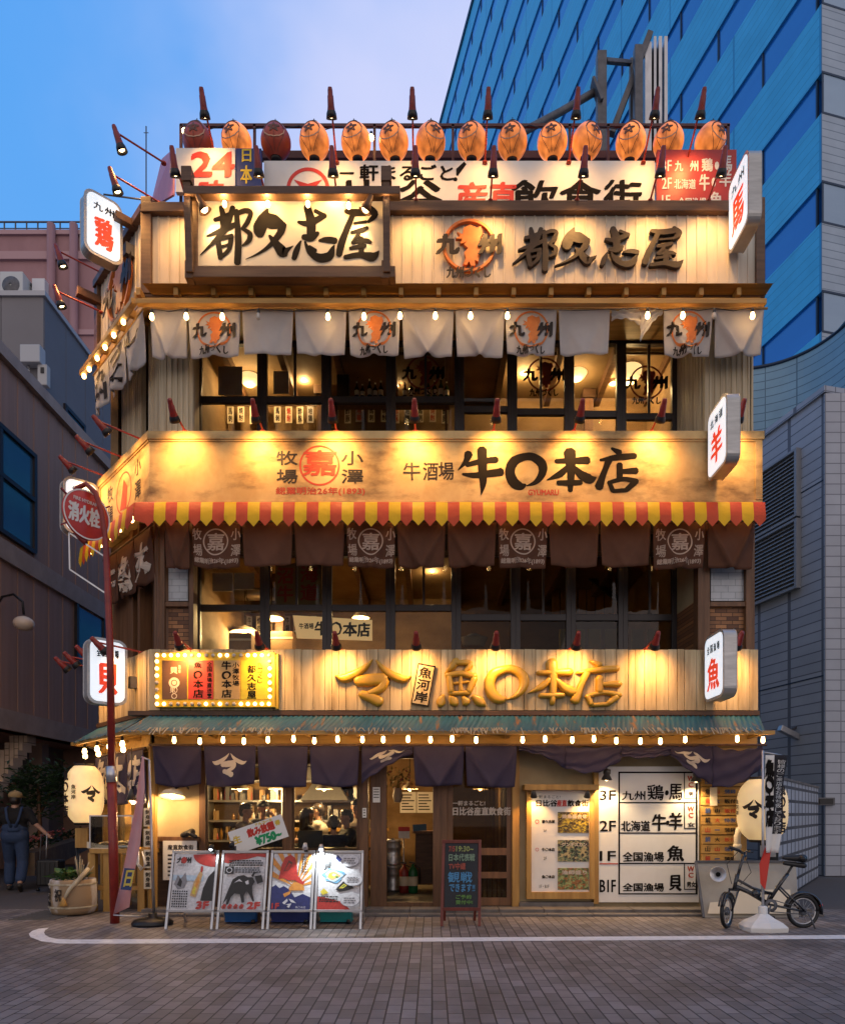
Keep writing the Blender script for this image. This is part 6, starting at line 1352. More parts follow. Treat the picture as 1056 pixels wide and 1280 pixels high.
def lines(shape, col, u0, u1, v0, v1, n, vert=False):
    for k in range(n):
        if vert:
            for j in range(7): a = u0+(u1-u0)*k/n; b = v0+(v1-v0)*j/7; shape(col, [(a,b),(a+(u1-u0)/n*.6,b),(a+(u1-u0)/n*.6,b+(v1-v0)/7*random.uniform(.5,.8)),(a,b+(v1-v0)/7*.6)])
        else:
            u = u0; v = v0+(v1-v0)*k/n
            while u < u1-.03: w_ = random.uniform(.03,.08); shape(col, [(u,v),(min(u+w_,u1),v),(min(u+w_,u1),v+(v1-v0)/n*.6),(u,v+(v1-v0)/n*.55)]); u += w_+.015
def art1(s, w):
    s('red', circ(1.0,.98,.55,.22,16,180,270)+[(1,1)]); w('black','九州',.06,.40,.83,.93,.012); s('red', circ(.23,.88,.07,.06)); w('black','九州づくし',.10,.36,.77,.81)
    s('sky',[(0,.52),(.75,.50),(.75,.60),(0,.62)]); s('grey',[(.05,.45),(.12,.62),(.2,.55),(.3,.66),(.36,.5),(.3,.38),(.15,.36)]); s('black',[(.12,.44),(.18,.57),(.24,.5),(.22,.4)])
    s('black',[(1,.70),(.86,.58),(.76,.38),(.72,.16),(1,.16)]); s('tan',[(.46,.25),(.52,.48),(.62,.64),(.68,.72),(.72,.62),(.66,.40),(.60,.22)]); s('red',circ(.69,.72,.03,.06)); s('yellow',[(.5,.3),(.56,.46),(.6,.40),(.57,.26)]); s('orange',[(.55,.42),(.63,.60),(.66,.5),(.6,.38)])
    lines(s,'black',.04,.44,.05,.36,7,True); w('red','3F',.66,.95,.03,.15,.02)
def art2(s, w):
    s('red',[(0,1),(1,1),(1,.93),(.8,.95),(.55,.9),(.3,.88),(.1,.82),(0,.84)]); lines(s,'black',.12,.95,.78,.90,3); s('black',[(.04,.64),(.26,.64),(.26,.77),(.04,.77)]); 
    s('white',circ(.15,.705,.075,.05)); s('black',circ(.15,.705,.055,.035)); lines(s,'black',.30,.92,.66,.77,3); s('black',[(.78,.60),(.95,.62),(1,.5),(.86,.46)])
    s('black',[(.06,.10),(.12,.24),(.20,.42),(.26,.54),(.38,.60),(.52,.62),(.62,.58),(.74,.58),(.80,.50),(.74,.42),(.76,.30),(.82,.16),(.78,.15),(.70,.26),(.62,.34),(.56,.26),(.58,.14),(.52,.13),(.46,.28),(.34,.30),(.26,.24),(.20,.11),(.14,.09),(.16,.2)])
    s('white',[(.30,.48),(.42,.55),(.50,.50),(.40,.51)]); s('white',[(.56,.5),(.64,.53),(.66,.46),(.6,.45)]); s('black',[(.70,.60),(.76,.68),(.84,.66),(.78,.64),(.76,.58)])
    for u in (.04,.18,.32,.46): s('red',[(u,.06),(u+.06,.12),(u+.12,.09),(u+.10,.03),(u+.03,.02)]); s('brown',[(u+.03,.03),(u+.06,.08),(u+.09,.04)])
    w('red','2F',.66,.96,.03,.14,.02)
def art3(s, w):
    for k in range(10):
        a0 = 8+k*16.4; c = (.62,.40); p = [c]
        for a in (a0, a0+8.2):
            dx, dy = math.cos(R(a)), math.sin(R(a)); f_ = min((1-c[0])/dx if dx > 0 else c[0]/-dx if dx < 0 else 9, (1-c[1])/dy); p.append((c[0]+dx*f_, c[1]+dy*f_))
        s('orange', p)
    s('navy',[(0,0),(1,0),(1,.22),(.8,.28),(.6,.22),(.45,.36),(.3,.42),(.2,.38),(.1,.44),(0,.40)]); s('orange',circ(.64,.34,.20,.15,16,0,180)); s('orange',[(.30,.28),(.5,.34),(.48,.28),(.34,.22)])
    s('red',[(.18,.62),(.22,.80),(.30,.93),(.44,.98),(.56,.92),(.62,.78),(.64,.62),(.78,.50),(.86,.52),(.80,.44),(.66,.48),(.58,.52),(.40,.52),(.28,.56),(.16,.54)]); s('brown',[(.28,.68),(.40,.88),(.5,.84),(.42,.7)]); s('red',[(.31,.7),(.41,.84),(.47,.8),(.4,.7)]); lines(s,'black',.76,.93,.66,.97,4,True)
    w('red','1F',.04,.22,.03,.12,.012); s('white',[(.44,.16),(.36,.10),(.30,.13),(.42,.20)]); s('white',[(.46,.20),(.52,.14),(.66,.12),(.56,.18)]); s('white',[(.38,.10),(.54,.12),(.48,.04),(.42,.06),(.46,.09)]); w('white','魚〇本店',.64,.9,.03,.07)
def art4(s, w):
    w('red','生牡蠣',.04,.24,.86,.96,.012); w('black','貝',.12,.30,.70,.90,.02); s('blue',wob(.36,.60,.25,.125)); s('black',wob(.36,.60,.21,.105,1)); s('sky',wob(.36,.60,.20,.098,1)); s('tan',wob(.35,.605,.15,.07,2)); s('yellow',wob(.34,.61,.10,.048,3)); s('white',wob(.37,.615,.045,.02,1)); s('green',wob(.44,.58,.035,.018))
    s('black',[(.42,.36),(.60,.50),(.78,.46),(.86,.38),(.70,.34),(.52,.32)]); s('yellow',[(.50,.38),(.62,.46),(.70,.43),(.6,.38)]); s('green',[(.54,.39),(.62,.44),(.66,.42)])
    s('yellow',[(.06,.32),(.14,.38),(.26,.30),(.12,.26)]); s('red',[(0,0),(.8,0),(.6,.14),(.3,.2),(0,.24)]); lines(s,'black',.04,.5,.14,.26,3)
    for u, v in ((.74,.88),(.84,.54),(.78,.18)): s('grey',circ(u+.005,v-.005,.235,.115)); s('white',circ(u,v,.23,.11)); lines(s,'grey',u-.14,u+.15,v-.06,v+.06,3)
    s('navy',[(.40,.92),(.46,.98),(.56,.90),(.50,.84)])
aboard('aluminium A-board with chicken skewer poster and red 3F, leftmost', 206, 266, art1)
aboard('aluminium A-board with a black bull poster and red 2F', 270, 330, art2)
aboard('aluminium A-board with a red fish and orange sunburst poster', 333, 390, art3)
aboard('aluminium A-board with an oyster poster and stuck white ovals', 391.5, 452, art4)
# clip lamps on the A-boards
for lab, px, py, lit in (('small dark clip lamp on top of the chicken skewer board',265,1064,1),('black clip lamp on the left corner of the bull board',291,1060,0),('white clip lamp between the fish and oyster boards',382,1062,0),('bright white clip lamp over the oyster poster',402,1064,2)):
    y = -1.32; p = Q(px,py,y); t = thing('clip_lamp', lab, 'clip lamp', p); m = MB(); m.box(p.x-.02,p.x+.02,y+.02,y+.09,p.z-.03,p.z+.02); m.build('clip', K['black'] if lit != 2 else K['alu'], t)
    d = Vector((0,-.55,-.8)); m = MB(); m.lathe([(0,-.05),(.022,-.04),(.034,.03),(.03,.03),(0,.0)], p+Vector((0,-.03,.04)), d, 14); m.build('lamp_head', K['black'] if lit < 2 and px != 382 else K['alu'], t)
    if lit:
        MB().ball(tuple(p+Vector((0,-.04,.025))), .02, 10, 6).build('bulb', emit('cold_led',(.85,.95,1),18 if lit == 2 else 8,False), t)
        l = bpy.data.lights.new('clip_light','SPOT'); l.energy = 26 if lit == 2 else 1.5; l.color = (.85,.95,1); l.spot_size = R(120); l.shadow_soft_size = .02; o = bpy.data.objects.new('clip_light', l); COL.objects.link(o); o.parent = t; o.location = (0,-.06,.0); o.rotation_euler = (R(22),0,0)
# crates behind the boards
for lab, a, b, c in (('blue plastic crate behind the bull board',278,322,(.01,.09,.30)),('navy plastic crate behind the fish board',336,388,(.015,.03,.16)),('teal plastic crate behind the oyster board',397,441,(.01,.22,.22))):
    y = -1.02; t = thing('plastic_crate', lab, 'crate', (X((a+b)/2,y),y,0)); x0,x1 = X(a,y),X(b,y); m = MB(); m.add([(x0+.03,y+.02,.02),(x1-.03,y+.02,.02),(x1-.03,y+.28,.02),(x0+.03,y+.28,.02),(x0,y,.27),(x1,y,.27),(x1,y+.3,.27),(x0,y+.3,.27)],[(0,1,5,4),(1,2,6,5),(2,3,7,6),(3,0,4,7),(0,1,2,3),(4,5,6,7)]); mm = mat('crate_plastic',c,tuple(q*.8 for q in c),(5,5,5),.4); m.build('box', mm, t, bevel=.012)
    m = MB(); m.box(x0-.012,x1+.012,y-.012,y+.312,.25,.28); m.build('rim', mm, t, bevel=.006); m = MB(); m.lathe([(0,-.02),(.025,-.02),(.025,.02),(0,.02)],(x1-.05,y-.02,.03),(1,0,0),10); m.build('castor', K['black'], t)
# tilted price placard
y = -.95; t = sign('price_placard', 'tilted white placard with red and green hand lettering above the A-boards', P3(323,1060,y)); M = Matrix.Translation(Q(323,1043,y)) @ Matrix.Rotation(R(-19),4,'Y'); m = MB(M); m.box(-.345,.345,-.004,.008,-.145,.145); m.build('board', K['white'], t)
m = MB(M); text(m,'飲み放題',-.12,.22,.0,.10,-.006,bold=.010); m.build('red_lettering', K['redink'], t); m = MB(M); text(m,'¥750~',-.05,.27,-.125,-.02,-.006,bold=.013); m.build('green_lettering', mat('green_ink',(.01,.28,.10),None), t); m = MB(M); text(m,'アルコール',.0,.22,.105,.135,-.006,bold=.004); text(m,'得',.24,.30,.03,.09,-.006,bold=.006); text(m,'生',-.31,-.22,-.02,.07,-.006,bold=.006); m.build('yellow_lettering', mat('marker_yellow',(.65,.45,.05),None), t)
M2 = Q(323,1060,y); MB().bar(M2+Vector((0,.02,-.1)),(M2.x,y+.05,0),.03,.03).build('stake', K['brownwood'], t)
# blackboard easel
yb = -1.22; t = thing('blackboard_easel', 'red framed blackboard easel with coloured chalk writing before the doorway', 'blackboard', (X(578,yb),yb,0)); x0, x1 = X(552,yb), X(599,yb); tl = .22; hz = 1.02; L_ = lambda z: yb+tl*z/hz
m = MB(); redw = mat('red_wood',(.16,.03,.018),(.11,.02,.012),(12,12,2),.4)
m.bar((x0,L_(0),0),(x0+.03,L_(hz),hz),.035,.03); m.bar((x1,L_(0),0),(x1+.02,L_(hz),hz),.035,.03)
for z in (.20,hz-.02): m.bar((x0+.005,L_(z)-.003,z),(x1+.01,L_(z)-.003,z),.035,.04)
m.build('frame', redw, t, bevel=.004); m = MB(); m.bar((x0+.04,yb+.45,0),(x0+.06,L_(hz),hz-.02),.03,.025); m.bar((x1-.03,yb+.45,0),(x1-.01,L_(hz),hz-.02),.03,.025); m.build('rear_leg', redw, t)
T = lambda u, v, e=0: (x0+.03+.012*v+(x1-x0-.045)*u, L_(.22+.77*v)-.006-e, .22+.77*v); m = MB(); m.add([T(0,0),T(1,0),T(1,1),T(0,1)],[(0,1,2,3)]); m.build('slate', mat('slate',(.012,.013,.014),(.025,.025,.028),(4,4,4),.7), t, solid=.012)
def chalk(col, items):
    m = MB()
    for s_,u0,u1,v0,v1 in items: q = MB(); text(q,s_,u0,u1,v0,v1,0,bold=.0055,rough=.06,slant=.05); q.map(lambda p: T(p[0],p[2],.010-p[1])); m.add(q.v,q.f)
    m.build('chalk_lettering', mat('chalk', tuple(q*.65 for q in col), None, rough=.9), t)
chalk((.42,.45,.15),[('19:30~',.34,.86,.86,.94)]); chalk((.5,.12,.08),[('7/5',.12,.30,.86,.94),('TV中継',.12,.62,.58,.68)]); chalk((.30,.42,.28),[('日本代表戦',.12,.9,.71,.82)]); chalk((.12,.36,.62),[('観戦',.10,.82,.38,.54),('できます!!',.14,.90,.24,.36)]); chalk((.16,.32,.08),[('ご予約',.34,.8,.13,.19),('受付中!',.34,.84,.05,.11)])
# photo menu case on the rendered wall
y = .20; t = sign('menu_case', 'wood framed lit menu case with three food photos on the rendered wall', P3(700,1125,y))
m = MB(); m.pbox(658,664,985,1124,y-.04,.31,y-.04); m.pbox(737,743,985,1124,y-.04,.31,y-.04); m.pbox(664,737,1115,1124,y-.04,.31,y-.04); m.pbox(654,746,981,988,y-.18,.31,y-.04); m.build('frame', K['goldwood'], t, bevel=.004)
MB().pbox(664,737,988,1115,y,y+.04).build('backing', K['white'], t); m = MB(); yy = y-.004; ptext(m,'一軒まるごと!',668,700,994,998,yy); ptext(m,'日比谷',670,696,1000,1008,yy,bold=.005); ptext(m,'飲食街',709,735,1000,1008,yy,bold=.005); ptext(m,'都久志屋',677,693,1025,1029,yy,bold=.003); ptext(m,'牛〇本店',677,693,1060,1064,yy,bold=.003); ptext(m,'魚〇本店',677,693,1094,1098,yy,bold=.003); ptext(m,'3F',679,683,1037,1040,yy); ptext(m,'2F',679,683,1071,1075,yy); ptext(m,'1F・B1F',674,686,1106,1110,yy); m.build('lettering', K['ink'], t)
m = MB(); ptext(m,'産直',696,708,1000,1008,yy,bold=.005); ring(m,X(671,yy),Z(1027,yy),.028,.008,yy,16); ring(m,X(671,yy),Z(1062,yy),.024,.006,yy,16); m.build('red_lettering', K['redink'], t)
def photo(c0, c1, c2, s_): return mat('food_photo', c0, c1, (s_,s_,s_*1.4), .3, c3=c2, sc3=(s_*1.7,s_*1.7,s_*1.7), lo3=.5, hi3=.56, lo=.45, hi=.55)
for q0, q1, mm, s_ in ((1015,1041,photo((.03,.025,.015),(.42,.32,.03),(.10,.06,.01),22),'焼鳥盛合せ'),(1050,1077,photo((.10,.15,.08),(.38,.30,.14),(.02,.02,.015),14),'ジンギスカン'),(1085,1112,photo((.05,.09,.03),(.30,.34,.12),(.28,.10,.03),20),'漁師盛り')):
    o = MB().pbox(697,735.5,q0,q1,y-.012,y-.001).build('food_photo', mm, t); m = MB(); yy = y-.015; ptext(m,s_,702,733,q0+3,q0+8,yy,bold=.004); m.build('caption', K['pale'], o)
for px in (667,734): 
    m = MB(); p = Q(px,992,.06); m.lathe([(0,-.05),(.02,-.04),(.05,.05),(.045,.05),(.01,-.02)],p,(0,.45,-.9),14); m.build('case_lamp', K['shade'], t)
    o = bpy.data.lights.get('case_light') or bpy.data.lights.new('case_light','SPOT'); o.energy = 30; o.color = WARM; o.spot_size = R(125); o.spot_blend = .6; o.shadow_soft_size = .03
    q = bpy.data.objects.new('case_light', o); COL.objects.link(q); q.parent = t; q.location = p+Vector((0,.02,-.06))-t.location; q.rotation_euler = (R(14),0,0)
    MB().ball(tuple(p+Vector((0,.015,-.035))),(.028,.028,.028),10,6).build('bulb', K['mouth'], t)
# floor guide board
y = .22; t = sign('floor_guide_board', 'large white floor guide board with black frames on the shop wall', P3(811,1127,y)); MB().pbox(748,873,958,1128,y,y+.07).build('board', K['white'], t, bevel=.004)
m = MB(); yy = y-.004; E_ = lambda a,b,c,d: m.pbox(a,b,c,d,yy,yy+.003)
E_(772.5,774.5,965,1118); E_(869,871.5,965,1118); E_(772.5,871.5,964.5,966.5)
for q in (1002.5,1040.5,1078.5,1116.5): E_(772.5,871.5,q,q+1.6)
for q0,q1 in ((966,997),(1003,1035),(1079,1111)): E_(854.5,855.6,q0,q1); E_(854.5,870,q1,q1+1.2)
for s_,q0,q1 in (('3F',988,1000),('2F',1026,1039),('1F',1064,1076),('B1F',1100,1115)): ptext(m,s_,749.5,769,q0,q1,yy,bold=.006)
for s_,a,b,q0,q1,bo in (('九州',777,806,989,1000,.005),('鶏',809,829,981,1000,.006),('・',831,835,988,994,.006),('馬',836,852,980,1000,.007),('北海道',776,812,1026,1039,.006),('牛',815,832,1018,1038,.011),('・',832,836,1026,1031,.006),('羊',836,852,1016,1037,.011),('全国漁場',778,829,1065,1077,.006),('魚',834,854,1057,1076,.011),('全国漁場',778,829,1104,1114,.006),('貝',836,851,1094,1113,.011)): ptext(m,s_,a,b,q0,q1,yy,bold=bo,rough=.05)
ptext(m,'男',860,866,990,996,yy,bold=.004); ptext(m,'女',859,868,1028,1034,yy,bold=.004); ptext(m,'男女',858,869,1102,1109,yy,bold=.004); m.build('lettering', K['ink'], t)
m = MB(); 
for q0 in (970,1008,1083):
    m = MB(); ptext(m,'W',859,867,q0,q0+6,yy,bold=.005); ptext(m,'C',860,866,q0+8,q0+14,yy,bold=.005); m.build('red_lettering', K['rustink'], t)
m = MB(); m.pbox(749,772,1079,1080.5,yy,yy+.003); m.build('red_line', K['rustink'], t)
for lab, px, py in (('small dark lamp at the floor guide board top left',758,970),('small dark lamp at the floor guide board top right',870,972)):
    p = Q(px,py,.02); t = thing('sign_lamp', lab, 'lamp', p); m = MB(); m.lathe([(0,-.10),(.05,-.09),(.05,-.03),(.04,-.02),(.075,.05),(.07,.05),(.03,-.01)],p,(0,.18,-1),16); m.build('lamp_head', K['shade'], t); MB().tube([p+Vector((0,0,.09)),p+Vector((0,.10,.14)),p+Vector((0,.2,.14))],.012,6).build('bracket', K['shade'], t); MB().ball(tuple(p+Vector((0,.01,-.03))),.035,10,6).build('bulb', K['mouth'], t)
    l = bpy.data.lights.new('sign_light','SPOT'); l.energy = 50; l.color = (1,.70,.36); l.spot_size = R(130); l.spot_blend = .7; l.shadow_soft_size = .04; o = bpy.data.objects.new('sign_light', l); COL.objects.link(o); o.parent = t; o.location = (0,.02,-.075); o.rotation_euler = (R(8),0,0)
# stacked fish-cake boards with brand marks on the right wall
t = thing('plaque_wall', 'wall of yellow wooden plaques with small printed marks right of the guide board', 'plaques', P3(900,1075,.22)); y = .22
for k in range(11):
    q = 948+12*k; o = MB().pbox(876,928,q,q+10.8,y-random.uniform(0,.015),y+.05,y).build('plaque', K['goldbeam'], t, bevel=.003); m = MB(); yy = y-.02
    m.mi = k % 3; ptext(m, random.choice(('魚','鯛','海','山')),881,887,q+2,q+8.5,yy,bold=.003); m.mi = (k+1) % 3; ptext(m, random.choice(('山','大','一')),893,899,q+3,q+8,yy,bold=.004); m.mi = (k+2)%3; ptext(m, random.choice(('蒲鉾','板付','特製')),905,919,q+3,q+8,yy,bold=.003); m.build('printed_mark', [K['inkb'], K['rustink'], mat('blue_print',(.05,.08,.2),None)], o)
t = thing('drain_pipe', 'cream elbow pipe against the plaque wall', 'pipe', P3(921,1075,.1)); MB().tube([P3(921,1090,.08),P3(921,1045,.08),P3(923,1037,.08),P3(929,1034,.08),P3(942,1034,.12)],.045,12).build('pipe', K['cream'], t); MB().tube([P3(921,1060,.08),P3(921,1055,.08)],.055,12).build('collar', K['cream'], t)
t = thing('paper_tag', 'small blank paper tag hanging on the yellow plaques', 'tag', P3(891,992,.16)); MB().pbox(887,896,984,1007,.17,.175).build('paper', K['cream'], t); MB().tube([P3(891.5,984,.172),P3(891.5,978,.2)],.003,4).build('string', K['white'], t)
# big paper lanterns
K['lanbig'] = lanternmat('lit_cream_lantern', (1,.64,.26), .50, (.66,.54,.34), .8, 1.15, True)
def big_lantern(lab, px, py, y, r, h, em, a0=0):
    c = Q(px,py,y); t = thing('paper_lantern', lab, 'lantern', c); prof = []
    n = 46
    for k in range(n+1): v = k/n; s_ = 1-.50*abs(2*v-1)**3.4; prof.append((r*s_*(1+(.012 if k % 2 else -.004)), h/2-h*v))
    MB().lathe(prof, c, (0,0,1), 36).build('paper_body', K['lanbig'], t); fn = lambda a, z, e=.012: (c.x+(r+e)*math.sin(a), c.y-(r+e)*math.cos(a), c.z+z)
    for nm, s_ in (('bottom_ring',-1),('top_ring',1)): MB().lathe([(0,s_*(h/2+.03)),(r*.52,s_*(h/2+.03)),(r*.52,s_*(h/2-.02))], c, (0,0,1), 24).build(nm, K['lancap'], t)
    m = MB(); q = MB()
    for i, ch in enumerate('魚〇本店'): text(q, ch, (-1.22+a0)*r, (-.72+a0)*r, h*(.32-.2*i)-.07, h*(.32-.2*i)+.07, 0, bold=.012)
    text(q,'魚河岸',-.50*r,-.26*r,-.08,.14,0,bold=.003,vert=True); brush(q,'山',.0*r,1.02*r,-.12,.13,0)
    q.map(lambda p: fn(p[0]/r+em, p[2], .010-p[1]*1.2)); q.build('lettering', K['inkb'], t); MB().tube([(c.x,c.y,c.z+h/2+.02),(c.x,c.y,c.z+h/2+.14)],.008,5).build('hanger', K['black'], t)
    room_light(t, c, .01)
big_lantern('big glowing cream lantern with black characters at the left shop corner', 106, 993, .80, .265, .84, .28)
big_lantern('big glowing cream lantern behind the striped banner at the right corner', 952, 1012, -.30, .31, .80, -1.25, 2.55)
t = thing('wooden_stand', 'orange wooden box stand below the left cream lantern', 'stand', P3(103,1055,.8)); MB().pbox(94,110,1035,1060,.75,1.0).build('box', K['goldwood'], t, bevel=.006); MB().tube([P3(96,1060,.8),P3(100,1095,.8),P3(101,1140,.8)],.02,6).build('leg', K['black'], t)
# enamel lamp and shelf on the left wall panel
p = Q(216,994,-.05); t = thing('wall_lamp', 'round enamel shade lamp glowing on the tan wall left of the window', 'lamp', p); MB().lathe([(.02,.10),(.05,.08),(.12,.05),(.17,-.02),(.165,-.025),(.11,.04),(.03,.06)],p,(0,.25,1),24).build('lamp_shade', K['shadein'], t); MB().tube([p+Vector((.02,.03,.09)),p+Vector((.1,.2,.16)),p+Vector((.1,.34,.1))],.012,6).build('arm', K['blackm'], t); MB().ball(tuple(p),(.04,.04,.05),12,8).build('bulb', K['bulb'], t); room_light(t, p+Vector((0,-.02,-.07)), 9, .04)
t = sign('wall_poster', 'white framed poster under the wall lamp at the left window', P3(224,1085,.2)); MB().pbox(204,246,1051,1100,.19,.21).build('paper', K['white'], t); m = MB(); yy=.186; ptext(m,'産直飲食街',210,242,1056,1062,yy,bold=.003); 
for k in range(6): m.pbox(210,210+random.uniform(16,32),1068+5*k,1070+5*k,yy,yy+.002)
m.build('lettering', K['inkb'], t)
t = thing('crumpled_glove', 'dark crumpled cloth lying on the shelf at the left window', 'cloth', P3(236,1045,.15)); m = MB(); caps(m,P3(229,1044,.15),P3(240,1040,.15),.04,.05); caps(m,P3(238,1042,.1),P3(245,1046,.1),.035,.03); remesh(m.build('cloth', K['black'], t), .012, 3)
for lab, px, y in (('black cone lamp over the glass display tank, left one',165,.15),('black cone lamp over the glass display tank, right one',189,.10)):
    p = Q(px,998,y); t = thing('cone_lamp', lab, 'lamp', p); MB().lathe([(.02,.13),(.03,.10),(.08,-.03),(.075,-.03),(.025,.09)],p,(0,0,1),16).build('lamp_shade', K['shade'], t); MB().tube([p+Vector((0,0,.12)),p+Vector((0,.0,.7))],.006,5).build('cord', K['black'], t); MB().ball(tuple(p-Vector((0,0,.02))),.035,10,6).build('bulb', K['bulb'], t); room_light(t, p-Vector((0,0,.075)), 9, .035)
# display counter with glass tank
t = thing('display_counter', 'yellow wood counter carrying a glass display tank at the left corner', 'counter', (X(145,.1),.1,0)); y = .05
m = MB(); 
for px in (129,172,110): m.pbox(px,px+9,1066,1141,y,y+.1)
m.pbox(112,190,1061,1067,y-.04,y+.5); m.pbox(112,184,1108,1113,y+.02,y+.45); m.build('counter_frame', K['goldwood'], t, bevel=.005)
m = MB(); m.add([P3(109,1052,y),P3(158,1062,y),P3(158,1068,y),P3(109,1060,y)],[(0,1,2,3)]); m.build('front_apron', K['cream'], t)
m = MB(); x0,x1,z0,z1 = X(113,y),X(166,y),Z(1061,y)+.012,Z(1020,y); m.box(x0,x1,y,y+.006,z0,z1); m.box(x0,x0+.006,y+.006,y+.4,z0,z1); m.box(x1-.006,x1,y+.006,y+.4,z0,z1); m.box(x0,x1,y,y+.4,z1,z1+.006); g = m.build('glass_tank', K['glass'], t)
m = MB(); 
for x in (x0,x1): m.box(x-.008,x+.008,y-.008,y+.004,z0,z1+.01)
m.box(x0,x1,y-.008,y+.002,z1-.006,z1+.012); m.build('tank_edge', K['alu'], g)
t = thing('seafood_tray', 'steel tray of shellfish inside the glass display tank', 'tray', P3(140,1058,.2)); MB().box(x0+.04,x1-.04,y+.05,y+.36,z0+.006,z0+.03).build('tray', K['alu'], t); m = MB()
for k in range(34): m.ball((random.uniform(x0+.07,x1-.07),y+random.uniform(.08,.32),z0+.05+random.uniform(0,.03)),(random.uniform(.02,.04),.03,.02),8,5)
m.build('shellfish', mat('shell',(.42,.32,.2),(.15,.1,.07),(20,20,20),.4), t)
t = thing('menu_strip', 'vertical menu strips beside the left corner post', 'menu', P3(192,1060,-.02)); y=-.03; m = MB()
for q in (1010,1036,1062,1088): m.pbox(180,190,q,q+23,y,y+.008)
m.build('paper', K['cream'], t); m = MB()
for q in (1010,1036,1062,1088): ptext(m,'刺身盛',182,188,q+2,q+21,y-.004,bold=.003,vert=True)
m.build('lettering', K['inkb'], t)
t = thing('cable_bundle', 'loop of white cable hanging from the counter post', 'cable', P3(176,1065,-.02)); m = MB(); y=-.03
for k in range(4): m.tube([P3(174,1064,y),P3(171+k,1080,y-.02*k),P3(176+k,1088-k,y),P3(184-k,1080,y-.01*k),P3(178,1064,y)],.006,5)
m.build('cable', K['white'], t)
# barrel planter
yb = -.18; c = Vector((X(92,yb),yb,0)); t = thing('barrel_planter', 'round straw-wrapped barrel planter with black characters at the left corner', 'planter', c); r = .285
MB().lathe([(0,.02),(r*.9,.02),(r,.08),(r*1.03,.25),(r,.42),(r*.97,.47),(r*.88,.47),(r*.86,.40),(0,.40)],c,(0,0,1),32).build('barrel', mat('barrel_wrap',(.52,.47,.42),(.30,.20,.11),(1.8,1.8,.8),.8,bump=.3,lo=.46,hi=.54), t)
m = MB(); 
for z in (.10,.40): m.lathe([(r*1.035,z),(r*1.05,z+.012),(r*1.035,z+.024)],c,(0,0,1),28)
m.build('rope_band', K['sheet'], t); q = MB(); text(q,'魚河岸',-.95*r,-.62*r,.12,.38,0,bold=.005,vert=True); text(q,'祝',-.35*r,.0,.2,.36,0,bold=.004); q.map(lambda p: (c.x+(r*1.05-p[1])*math.sin(p[0]/r), c.y-(r*1.05-p[1])*math.cos(p[0]/r), p[2])); q.build('lettering', K['inkb'], t)
def leafy(mb, c, n, sp, L_, w, up=.6):
    for k in range(n):
        a = random.uniform(0,6.283); d = Vector((math.cos(a),math.sin(a),random.uniform(-.2,1)*up+.2)).normalized(); b = Vector(c)+Vector((random.gauss(0,sp[0]),random.gauss(0,sp[1]),random.gauss(0,sp[2]))); s_ = d.cross(Vector((random.random()-.5,random.random()-.5,1))).normalized()*w*random.uniform(.6,1.2); l = L_*random.uniform(.6,1.3); mid = b+d*l*.5+Vector((0,0,.12*l)); mb.add([b, mid+s_, b+d*l, mid-s_],[(0,1,2,3)])
K['leaf'] = mat('leaf_green',(.035,.085,.02),(.06,.13,.03),(9,9,9),.5); K['leafd'] = mat('dark_leaf',(.02,.045,.018),(.035,.07,.025),(5,5,5),.55)
m = MB(); leafy(m, c+Vector((-.04,0,.50)), 120, (.08,.08,.03), .14, .035, .5); m.build('plant', K['leaf'], t)
m = MB(); 
for k in range(14): a=random.uniform(-1,1); m.tube([c+Vector((.12,-.05,.42)),c+Vector((.2+.15*a,-.12,.6+random.uniform(0,.2)))],.006,4)
m.build('dried_stem', K['sheet'], t)
t = thing('straw_rope', 'thick straw rope with tassel draped over the barrel planter', 'rope', c+Vector((.1,-.2,.4))); m = MB(); q=[(c.x+.26,c.y-.12,.62),(c.x+.20,c.y-.22,.50),(c.x+.10,c.y-.30,.36),(c.x+.05,c.y-.33,.24)]; m.tube(q,[.028,.03,.026,.02],8); m.build('rope', K['sheet'], t); MB().lathe([(.015,.06),(.05,-.04),(.04,-.05)],(c.x+.04,c.y-.34,.20),(0,0,1),10).build('tassel', K['goldwood'], t)
# alley planter with flowers and shrubs
t = thing('brick_planter', 'low planter wall with flowers along the left alley', 'planter', (X(70,3.2),3.2,0)); m = MB(); m.add([P3(25,1066,1.9+1.0),P3(95,1046,6),P3(95,1062,6),P3(25,1095,2.9)],[(0,1,2,3)]); m.build('planter_wall', mat('planter_stone',(.16,.11,.07),(.11,.075,.05),(6,6,6),.7,bump=.2), t, solid=.25)
m = MB(); m2 = MB()
for k in range(9): leafy(m, Q(28+8*k, 1058-1.8*k, 3.2+.35*k), 26, (.10,.1,.06), .14, .035)
for k in range(40): u=random.random(); p=Q(34+50*u,1052-13*u+random.uniform(-5,3),3.1+2.6*u); m2.ball(tuple(p),.025,6,4)
m.build('foliage', K['leafd'], t); m2.build('blossom', mat('pink_flower',(.42,.12,.12),None), t)
t = thing('shrub', 'dark leafy shrub against the brown wall at left', 'shrub', (X(55,4),4,0)); m = MB()
for px,py in ((25,985),(38,975),(50,968),(62,975),(72,982),(45,995),(60,1000),(30,1000),(78,968),(52,1012)): leafy(m, Q(px,py,4.2), 90, (.20,.2,.13), .20, .03, .3)
m.build('crown', K['leafd'], t); m = MB(); m.tube([(X(52,4.2),4.2,0),Q(50,1010,4.2),Q(48,980,4.2)],[.05,.04,.02],7); m.tube([Q(50,1020,4.2),Q(66,985,4.2)],[.03,.012],6); m.build('trunk', K['brownwood'], t)
